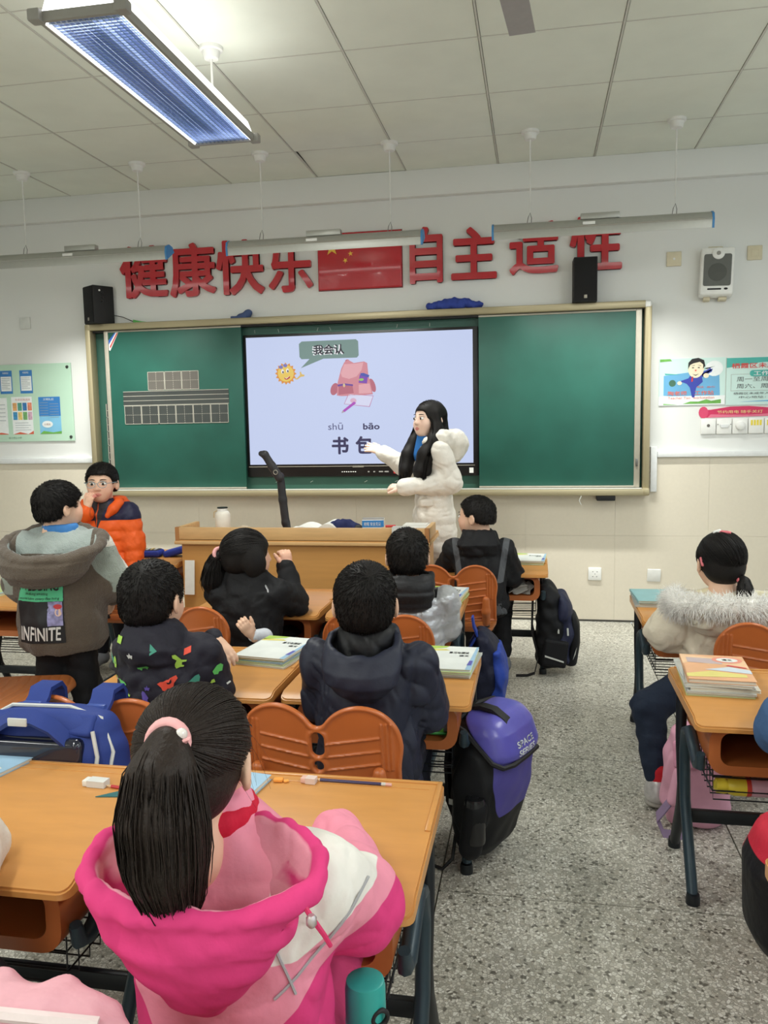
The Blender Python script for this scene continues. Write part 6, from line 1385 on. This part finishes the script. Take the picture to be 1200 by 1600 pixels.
t = thing('school_bag', 'pink school bag on the floor beside the desk legs on the right', 'bag', (.545, 2.86, .0)); m_pk = cloth('nylon_pink', (222, 164, 186), .6, bump=(300, .2, .002))
S = SDF(); S.loft([(.0, 0, 0, .095, .075), (.06, 0, 0, .110, .090), (.24, 0, 0, .105, .085), (.32, .005, 0, .085, .07), (.35, .01, 0, .05, .05)], .02, p=2.8, cap=.03); obj('body', S.mesh(.006, waves(241, .09, .004)), m_pk, t)
S = SDF().box((-.055, -.078, .15), (.045, .022, .065), .018, rot=rotm(0, .25, .5)); obj('pocket', S.mesh(.006), m_pk, t); S = SDF().box((-.02, -.082, .27), (.07, .012, .045), .010, rot=rotm(-.3, 0, .1)); obj('flap', S.mesh(.006), cloth('nylon_pink_deep', (212, 146, 172), .6), t); ribbon('strap', [(-.08, -.08, .12), (-.14, -.10, .05), (-.12, -.13, .006), (-.04, -.14, .006)], (0, .6, .6), .035, .006, cloth('strap_mauve', (140, 120, 150), .7), t)

t = thing('school_bag', 'red and black bag hanging at the right edge of the frame', 'bag', (.550, 1.78, .255))
S = SDF(); S.loft([(0, 0, 0, .075, .10), (.05, 0, 0, .10, .12), (.19, 0, 0, .105, .12), (.275, .01, 0, .08, .10)], .02, p=2.6, cap=.03); me = S.mesh(.006); co = coords(me); field(me, 'panel', np.minimum(.088-np.abs(co[:, 1]+.03), .105-np.abs(co[:, 2]-.115))); obj('body', me, cloth('bag_red', (200, 40, 62), .6, layers=[('panel', (22, 22, 25))]), t)
ribbon('hanging_loop', [(.0, 0, .265), (-.02, 0, .30), (-.03, 0, .325)], (0, 1, 0), .04, .006, m_bkg, t)

# ================================================================== books and stationery on the desks
m_pg = mat('book_pages', (222, 216, 200), .8, noise=(200, .08), stretch=(1, 1, 30))
CV = {k: mat('cover_'+k, c, .45, noise=(12, .08)) for k, c in dict(white=(232, 236, 232), green=(196, 214, 150), blue=(160, 196, 222), yellow=(232, 222, 160), peach=(232, 178, 136), cream=(230, 224, 208), grey=(206, 208, 204), teal=(150, 196, 200)).items()}
m_ink = mat('ink_blue_grey', (92, 104, 150), .6)
def book(x, y, z, w, d, h, rz, cov, label, group, deco=None):
    t = thing('exercise_book', label, 'book', (x, y, z), math.radians(rz), group)
    box('pages', (-w/2+.002, w/2-.003, -d/2+.003, d/2-.003, .0008, h-.0008), m_pg, t)
    c = box('cover', (-w/2, w/2, -d/2, d/2, h-.0012, h), CV[cov], t); box('cover', (-w/2, w/2, -d/2, d/2, 0, .0012), CV[cov], t); box('spine', (-w/2-.0012, -w/2+.001, -d/2, d/2, 0, h), CV[cov], t)
    def fp(pts, m, l=1): 
        bm = bmesh.new(); f = bm.faces.new([bm.verts.new((p[0]*w, p[1]*d, h+.0003*l)) for p in pts]); obj('print', bm, m, t)
    def ft(s_, u, v, uw, vh, off=.01):
        bm = text_mesh(s_, uw*w, vh*d, 0, off)
        for q in bm.verts: q.co = Vector((q.co.x+u*w, q.co.z+v*d, h+.0007))
        for f in bm.faces:
            f.normal_update()
            if f.normal.z < 0: f.normal_flip()
        obj('lettering', bm, m_ink, t)
    if deco == 'copy':
        fp([(-.5, .30), (-.1, .42), (-.05, .5), (-.5, .5)], mat('print_leaf', (176, 206, 96), .5)); fp([(-.5, .24), (.0, .30), (-.1, .36), (-.5, .34)], mat('print_yellow', (226, 214, 120), .5)); fp([(.40, -.5), (.5, -.5), (.5, .5), (.46, .5)], CV['blue']); fp([(.40, -.32), (.48, -.32), (.48, -.12), (.42, -.12)], mat('print_indigo', (96, 96, 176), .5), 2)
        ft('练习与测试', .0, .16, .36, .09, .02); ft('语文', .20, .04, .18, .07, .02)
    elif deco == 'picture':
        fp([(-.5, .1), (-.3, .2), (-.1, .1), (.1, .14), (.5, .0), (.5, .3), (-.5, .5)], mat('print_peach2', (240, 200, 160), .5)); fp([(-.42, .16), (.12, .12), (.12, .34), (-.42, .36)], mat('print_mauve', (196, 178, 178), .5), 2); fp([(-.5, -.30), (-.1, -.16), (.4, -.26), (.4, -.36), (-.5, -.42)], mat('print_yellow2', (226, 214, 130), .5), 2); fp([(-.2, -.12), (.2, .02), (.5, -.08), (.5, -.22), (.1, -.16)], mat('print_paleblue', (206, 216, 226), .5), 3); fp(ellpoly(.22, .30, .24, .13, 18), mat('print_rose', (232, 150, 130), .5), 3); fp(ellpoly(.22, .30, .17, .085, 18), CV['white'], 4); fp([(.16, .06), (.46, -.02), (.46, .02), (.2, .10)], mat('print_red2', (216, 90, 90), .5), 4)
        bm = text_mesh('语文', .16*w, .07*d, 0, .02)
        for q in bm.verts: q.co = Vector((q.co.x+.14*w, q.co.z+.265*d, h+.0016))
        obj('lettering', bm, m_ink, t)
    elif deco == 'map':
        fp([(-.4, -.3), (.3, -.35), (.4, .2), (-.2, .35)], CV['white']); fp([(-.1, -.1), (.3, -.2), (.35, .0), (.0, .1)], mat('print_sand', (222, 196, 150), .5), 2)
    return t
pos = ['lowest', 'second from below', 'middle', 'second from the top', 'top']
def stack(x, y, z, w, d, rz, hs, covs, where, deco):
    n = len(hs); names = {3: ['lowest', 'middle', 'top'], 4: ['lowest', 'second from below', 'third from below', 'top'], 5: pos, 6: ['lowest', 'second from below', 'third from below', 'third from the top', 'second from the top', 'top']}[n]
    for k in range(n):
        j = 0 if k == n-1 else 1
        book(x+random.uniform(-.008, .008)*j, y+random.uniform(-.008, .008)*j, z, w*random.uniform(.97, 1.03), d*random.uniform(.97, 1.02), hs[k], rz+random.uniform(-4, 4)*j, covs[k], '%s book of the stack on %s' % (names[k], where), 'books stacked on '+where, deco if k == n-1 else None); z += hs[k]+.0004
zt = .5905
stack(-.893, 2.680, zt, .185, .262, -9, (.006, .007, .005, .006, .007), ('cream', 'green', 'blue', 'yellow', 'white'), 'the printed-jacket boy\'s desk', 'copy')
stack(-.288, 2.640, zt, .182, .262, -2, (.007, .006, .007, .007), ('cream', 'grey', 'green', 'white'), 'the navy boy\'s desk', 'copy')
stack(-.405, 3.640, zt, .180, .255, -6, (.008, .010, .008, .007), ('green', 'peach', 'yellow', 'white'), 'the silver boy\'s desk', 'copy')
stack(-.040, 4.690, zt, .185, .25, -3, (.008, .008, .008), ('green', 'yellow', 'white'), 'the desk right of the podium', 'copy')
stack(.540, 2.560, zt, .190, .262, -4, (.007, .006, .008, .006, .008, .012), ('green', 'grey', 'cream', 'white', 'grey', 'peach'), 'the right desk by the denim sleeve', 'picture')
stack(.525, 3.700, zt, .19, .25, 2, (.008, .009, .010), ('grey', 'cream', 'teal'), 'the fur-hood girl\'s desk', None)
book(-.700, 1.600, zt, .180, .255, .012, -8, 'blue', 'pale blue workbook on the near desk beside the pink girl\'s head', 'loose books', 'map')
book(-1.325, 1.630, zt, .18, .255, .010, -14, 'blue', 'pale blue book at the left edge of the near left desk', 'loose books', 'map')
book(-2.640, 3.640, zt, .185, .255, .012, -5, 'green', 'green-white book on the desk behind the standing boy', 'loose books', 'copy')
def pencil(x, y, z, L, rz, col, label):
    t = thing('pencil', label, 'pencil', (x, y, z), math.radians(rz)); mcol = mat('pencil_'+label[:6], col, .35)
    bm = bmesh.new(); addtube(bm, [(0, 0, .0036), (L*.86, 0, .0036)], .0036, 6); o = obj('shaft', bm, mcol, t)
    bm = bmesh.new(); addtube(bm, [(0, 0, .0036), (-.016, 0, .0036)], [.0036, .0007], 6); obj('point', bm, mat('pencil_wood', (222, 190, 150), .6), t)
    bm = bmesh.new(); addtube(bm, [(L*.86, 0, .0036), (L*.92, 0, .0036)], .0038, 6); obj('ferrule', bm, m_hv, t); bm = bmesh.new(); addtube(bm, [(L*.92, 0, .0036), (L, 0, .0036)], .0036, 6); obj('eraser_tip', bm, mat('eraser_pink', (226, 176, 168), .7), t)
pencil(-.480, 1.7195, .5915, .165, -1.0, (60, 52, 92), 'dark pencil lying in the groove of the near desk')
pencil(-.940, 1.622, .5905, .10, -8, (190, 40, 46), 'red pencil beside the white eraser on the left desk')
def eraser(x, y, z, sx, sy, sz, rz, col, label, sleeve=None):
    t = thing('eraser', label, 'eraser', (x, y, z), math.radians(rz)); box('block', (-sx/2, sx/2, -sy/2, sy/2, 0, sz), mat('rubber_'+label[:5], col, .7), t, .002)
    if sleeve: box('sleeve', (-sx/2+.012, sx/2+.001, -sy/2-.0006, sy/2+.0006, -.0002, sz+.0006), mat('sleeve_'+label[:5], sleeve, .5), t)
eraser(-.505, 1.712, .591, .034, .018, .012, -6, (224, 182, 168), 'pink eraser beside the pencil on the near desk', (222, 200, 190))
eraser(-.575, 1.708, .591, .022, .016, .007, 5, (238, 160, 70), 'orange crumb of eraser on the near desk'); eraser(-.556, 1.706, .591, .012, .009, .005, 30, (240, 170, 80), 'tiny orange eraser bit on the near desk')
eraser(-.982, 1.628, .591, .055, .024, .014, -3, (232, 230, 222), 'white worn eraser on the left near desk', (214, 214, 210))
t = thing('set_square', 'clear teal set square on the left near desk', 'set square', (-.905, 1.600, .5905), math.radians(8)); bm = bmesh.new()
A = [(-.05, -.02), (.07, -.02), (.07, .055)]; B = [(-.005, -.006), (.055, -.006), (.055, .032)]; vs = [[bm.verts.new((p[0], p[1], z)) for p in q] for z in (0, .002) for q in (A, B)]
for i in range(3):
    j = (i+1) % 3; bm.faces.new((vs[2][i], vs[2][j], vs[3][j], vs[3][i])); bm.faces.new((vs[0][i], vs[0][j], vs[2][j], vs[2][i])); bm.faces.new((vs[1][j], vs[1][i], vs[3][i], vs[3][j])); bm.faces.new((vs[0][j], vs[0][i], vs[1][i], vs[1][j]))
obj('plate', bm, mat('teal_clear', (70, 136, 140), .1, trans=.35), t)
t = thing('pencil_case', 'open blue pencil case on the desk left of the podium', 'pencil case', (-2.285, 4.70, .591), .1); mc = cloth('case_blue', (40, 58, 150), .6); md = mat('case_inside', (24, 26, 50), .7)
S = SDF().box((-.075, 0, .022), (.075, .055, .022), .02); obj('tray', S.mesh(.005), mc, t); S = SDF().box((.085, .01, .030), (.075, .055, .022), .02, rot=rotm(0, -.25, 0)); obj('lid', S.mesh(.005), mc, t)
slab('lining', [(p[0]-.075, p[1]) for p in rrect(-.06, .06, -.042, .042, .015)], .0435, .0448, md, t)
for k in range(4): box('pen', (-.12+.025*k, -.108+.025*k, -.03, .03, .0448, .049), m_hv if k % 2 else mat('pen_gold', (206, 180, 110), .4), t)
t = thing('pencil_pouch', 'grey see-through pencil pouch with green edge in the navy boy\'s desk tray', 'pencil case', (-.315, 2.43, .4525))
S = SDF().box((0, 0, .030), (.075, .06, .026), .014); obj('pouch', S.mesh(.005), mat('pouch_grey', (132, 136, 138), .35, noise=(20, .15)), t); tube('edge', [(-.072, -.062, .010), (.072, -.062, .010), (.078, -.05, .018)], .005, mat('edge_green', (70, 176, 84), .5), t, 6); box('strap', (.030, .042, -.064, -.058, .012, .052), mat('strap_lime', (110, 206, 70), .5), t); S = SDF().ell((.036, -.045, .056), (.020, .012, .008)); obj('clip', S.mesh(.003), mat('clip_orange', (226, 84, 44), .4), t)
def crumple(name, label, loc, r, m, seed):
    S = SDF(); q = np.random.default_rng(seed)
    for k in range(6): S.box(q.uniform(-1, 1, 3)*np.array(r)*.5, (r[0]*.6, r[1]*.6, .004), .003, .004, rot=rotm(*q.uniform(-.7, .7, 3)))
    S.half((0, 0, -r[2]), (0, 0, -1)); o = obj(name, S.mesh(.004), m, None, loc); tag(o, label, 'paper'); return o
crumple('crumpled_paper', 'crumpled grey paper bag in the tray right of the podium', (-.08, 4.46, .480), (.07, .06, .025), mat('paper_grey', (176, 172, 166), .7), 3)
t = thing('drink_bottle', 'yellow topped pink bottle lying in the wire basket on the right', 'bottle', (.62, 2.335, .338)); mp_ = mat('bottle_pink', (206, 160, 176), .4); my = mat('bottle_yellow', (226, 204, 60), .4)
for nm, pf_, mm in (('body', [(.02, 0), (.026, .01), (.026, .11), (.024, .115)], mp_), ('band', [(.0265, 0), (.0265, .012)], mat('band_red', (196, 60, 50), .5)), ('shoulder', [(.0262, 0), (.0262, .03), (.022, .045), (.018, .05)], my), ('cap', [(.020, 0), (.022, .01), (.020, .03), (.010, .036)], my)):
    o = lathe(nm, pf_, mm, t, 18); o.rotation_euler = (0, -PI/2, 0); o.location = (dict(body=.085, band=-.030, shoulder=-.042, cap=-.090)[nm], 0, .027)
t = thing('drink_bottle', 'teal water bottle standing at the bottom edge right of the pink girl', 'bottle', (-.255, 1.135, .368)); mt_ = mat('bottle_teal', (44, 160, 152), .35); lathe('body', [(.026, 0), (.031, .006), (.031, .10), (.029, .11)], mt_, t); lathe('band', [(.0315, 0), (.0315, .012)], mat('bottle_teal2', (110, 196, 186), .4), t, 24, (0, 0, .112)); lathe('lid', [(.031, 0), (.031, .05), (.029, .062), (.026, .064)], mt_, t, 24, (0, 0, .124)); ring('loop', (.026, -.018, .140), .012, .0035, m_bkg, t, rot=(PI/2, 0, .6))

# ================================================================== things on the podium
ZP = .7455; KP = 1.131
t = thing('thermos_bottle', 'white thermos bottle with dark ring on the podium', 'bottle', (-1.848, 4.620, ZP)); lathe('body', [(.036, 0), (.040, .005), (.040, .105), (.034, .118), (.026, .124)], mat('thermos_white', (232, 226, 214), .35), t); lathe('lid', [(.027, 0), (.027, .016), (.025, .018)], m_white, t, 24, (0, 0, .122)); lathe('lid_ring', [(.0275, 0), (.0275, .006)], m_black, t, 24, (0, 0, .138)); tube('cord', [(-.028, -.01, .126), (-.042, -.015, .118), (-.041, -.02, .09)], .003, mat('cord_beige', (196, 170, 130), .7), t, 5)
t = thing('document_camera', 'black document camera with folding arm on the podium', 'camera', (-1.464, 4.640, ZP)); S = SDF().box((0, 0, .012), (.05, .07, .012), .008); obj('base', S.mesh(.005), m_black, t)
S = SDF(); S.chain([(.012, 0, .02), (.002, 0, .06), (-.010, 0, .18), (-.020, 0, .305)], [.020, .022, .022, .021], .01, flat=((0, 1, 0), 1.4)); obj('column', S.mesh(.005), mat('arm_black', (34, 32, 36), .45), t); S = SDF(); S.chain([(-.020, -.02, .300), (-.055, -.025, .360), (-.090, -.03, .420), (-.110, -.03, .425)], [.024, .022, .020, .015], .01, flat=((0, 1, 0), 1.6)); obj('arm', S.mesh(.005), mat('arm_black2', (44, 42, 46), .45), t); ring('hinge', (-.032, -.040, .328), .011, .002, m_rail, t, rot=(PI/2, 0, 0))
S = SDF().ell((0, 0, .018), (.045, .03, .018)).ell((.02, 0, .03), (.03, .02, .014)); o = obj('chalk_eraser', S.mesh(.004, waves(301, .03, .002)), cloth('felt_beige', (186, 170, 146)), None, (-1.740, 4.640, ZP)); tag(o, 'beige felt chalk wiper beside the white thermos', 'wiper'); S = SDF().ell((.015, -.02, .024), (.03, .014, .012)); obj('pad', S.mesh(.004), m_blackm, o)
t = thing('open_book', 'open book with curling white pages on the podium', 'book', (-1.271, 4.690, ZP))
for sx in (-1, 1):
    bm = bmesh.new(); N = 12; rows = []
    for i in range(N+1):
        u = i/N; x = sx*u*.16; z = .012+.045*math.sin(PI*min(1, u*1.15))*(.9 if sx > 0 else .55)+.01; rows.append([bm.verts.new((x, y, zz)) for y, zz in ((-.11, z), (.11, z), (.11, .001), (-.11, .001))])
    for a, b in zip(rows, rows[1:]):
        for j in range(4): bm.faces.new((a[j], a[(j+1) % 4], b[(j+1) % 4], b[j]))
    bm.faces.new(rows[-1]); bmesh.ops.recalc_face_normals(bm, faces=bm.faces); smooth(obj('pages', bm, mat('page_white', (226, 224, 216), .7), t), 40)
S = SDF(); q_ = np.random.default_rng(4)
for k in range(6): S.ell((-.06+.024*k, q_.uniform(-.02, .02), .03+.02*math.sin(PI*k/5)), (.034, .04, .03), .015, rot=rotm(0, q_.uniform(-.6, .6), 0))
S.half((0, 0, 0), (0, 0, -1)); o = obj('folded_cloth', S.mesh(.005, waves(311, .04, .003)), cloth('cloth_navy', (34, 40, 84)), None, (-1.110, 4.620, ZP)); tag(o, 'crumpled navy cloth on the podium beside the blue box', 'cloth')
S = SDF().ell((0, 0, .03), (.035, .03, .024)).box((0, 0, .012), (.03, .03, .012), .008); o = obj('black_pouch', S.mesh(.005), m_blackm, None, (-1.020, 4.620, ZP)); tag(o, 'small black pouch between the cloth and the blue box', 'pouch')
t = thing('tissue_box', 'blue and white carton on the podium', 'box', (-0.926, 4.620, ZP), .12); box('carton', (-.055, .055, -.035, .035, 0, .085), m_white, t, .002); box('blue_band', (-.0555, .0555, -.0357, -.034, .045, .080), mat('carton_blue', (50, 130, 200), .4), t); text('lettering', '粉笔 安全无尘', -.045, -.0362, .053, .085, .018, m_white, t); box('flap', (-.055, .055, -.035, .035, .0852, .0875), m_grey, t)
t = thing('chalk_piece', 'red and white chalk ends lying on the podium', 'chalk', (-0.812, 4.570, ZP)); tube('stick', [(-.03, 0, .052), (.02, .01, .052)], .006, mat('chalk_red', (206, 70, 70), .8), t); box('chalk_dish', (-.05, .05, -.02, .03, 0, .046), m_wood2, t, .002)
t = thing('card_holder', 'white card hooked over the podium front rail', 'card', (-.737, 4.415, .735)); box('card', (-.045, .045, -.006, -.002, .014, .080), mat('card_grey', (206, 206, 202), .5), t, .001); box('hook', (-.045, .045, -.006, .055, .080, .084), MATS['card_grey'], t)
t = thing('paper_tray', 'low white paper tray at the right end of the podium', 'tray', (-0.677, 4.580, ZP)); box('tray', (-.06, .07, -.06, .07, 0, .058), m_white, t, .004); box('paper', (-.055, .062, -.055, .062, .058, .062), MATS['page_white'], t)

for o in list(COL.objects):
    if o.parent is None and o.name.split('.')[0] in ('thermos_bottle', 'document_camera', 'chalk_eraser', 'open_book', 'folded_cloth', 'black_pouch', 'tissue_box', 'chalk_piece', 'paper_tray'): o.scale = (KP, KP, KP)

# ================================================================== coat over a chair and dark bag at the lower left
t = thing('draped_coat', 'pink coat draped over a chair back at the lower left corner', 'coat', (-.625, .840, .375))
S = SDF(); S.loft([(.0, 0, 0, .125, .055), (.15, 0, 0, .135, .06), (.29, 0, 0, .128, .058), (.335, 0, 0, .10, .042)], .02, p=2.8, cap=.03); obj('shell', S.mesh(.006, waves(321, .07, .005)), cloth('coat_rose', (226, 170, 180)), t); tube('hem', [(-.115, -.02, .325), (0, -.045, .338), (.115, -.02, .32)], .008, cloth('hem_white', (232, 216, 214)), t, 6)
S = SDF(); S.loft([(0, 0, 0, .09, .10), (.05, 0, 0, .10, .115), (.18, 0, 0, .095, .11), (.24, 0, 0, .06, .08)], .02, cap=.03); me = S.mesh(.006); co = coords(me); field(me, 'a', .006-np.abs((co[:, 2]+.25*co[:, 0]) % .07-.035)); o = obj('plaid_bag', me, cloth('plaid_dark', (26, 24, 30), .8, layers=[('a', (74, 44, 48))]), None, (-.95, 1.10, .27)); tag(o, 'dark plaid bag at the left edge below the near left desk', 'bag')

# loose sheet leaning on the podium, oval sticker on a chair
o = box('paper_sheet', (-.03, .03, -.001, 0, 0, .20), MATS['page_white']); o.location = (-1.98, 4.395, .42); o.rotation_euler = (math.radians(-6), 0, 0); tag(o, 'white paper sheet leaning on the left end of the podium front', 'paper')
o = prism('chair_sticker', ellpoly(0, 0, .016, .030, 18), -.003, 0, mat('sticker_silver', (200, 190, 190), .3, noise=(40, .2))); o.location = (-1.405, 2.958, .585); tag(o, 'small oval sticker in the slot of the chair behind the girl in black', 'sticker')
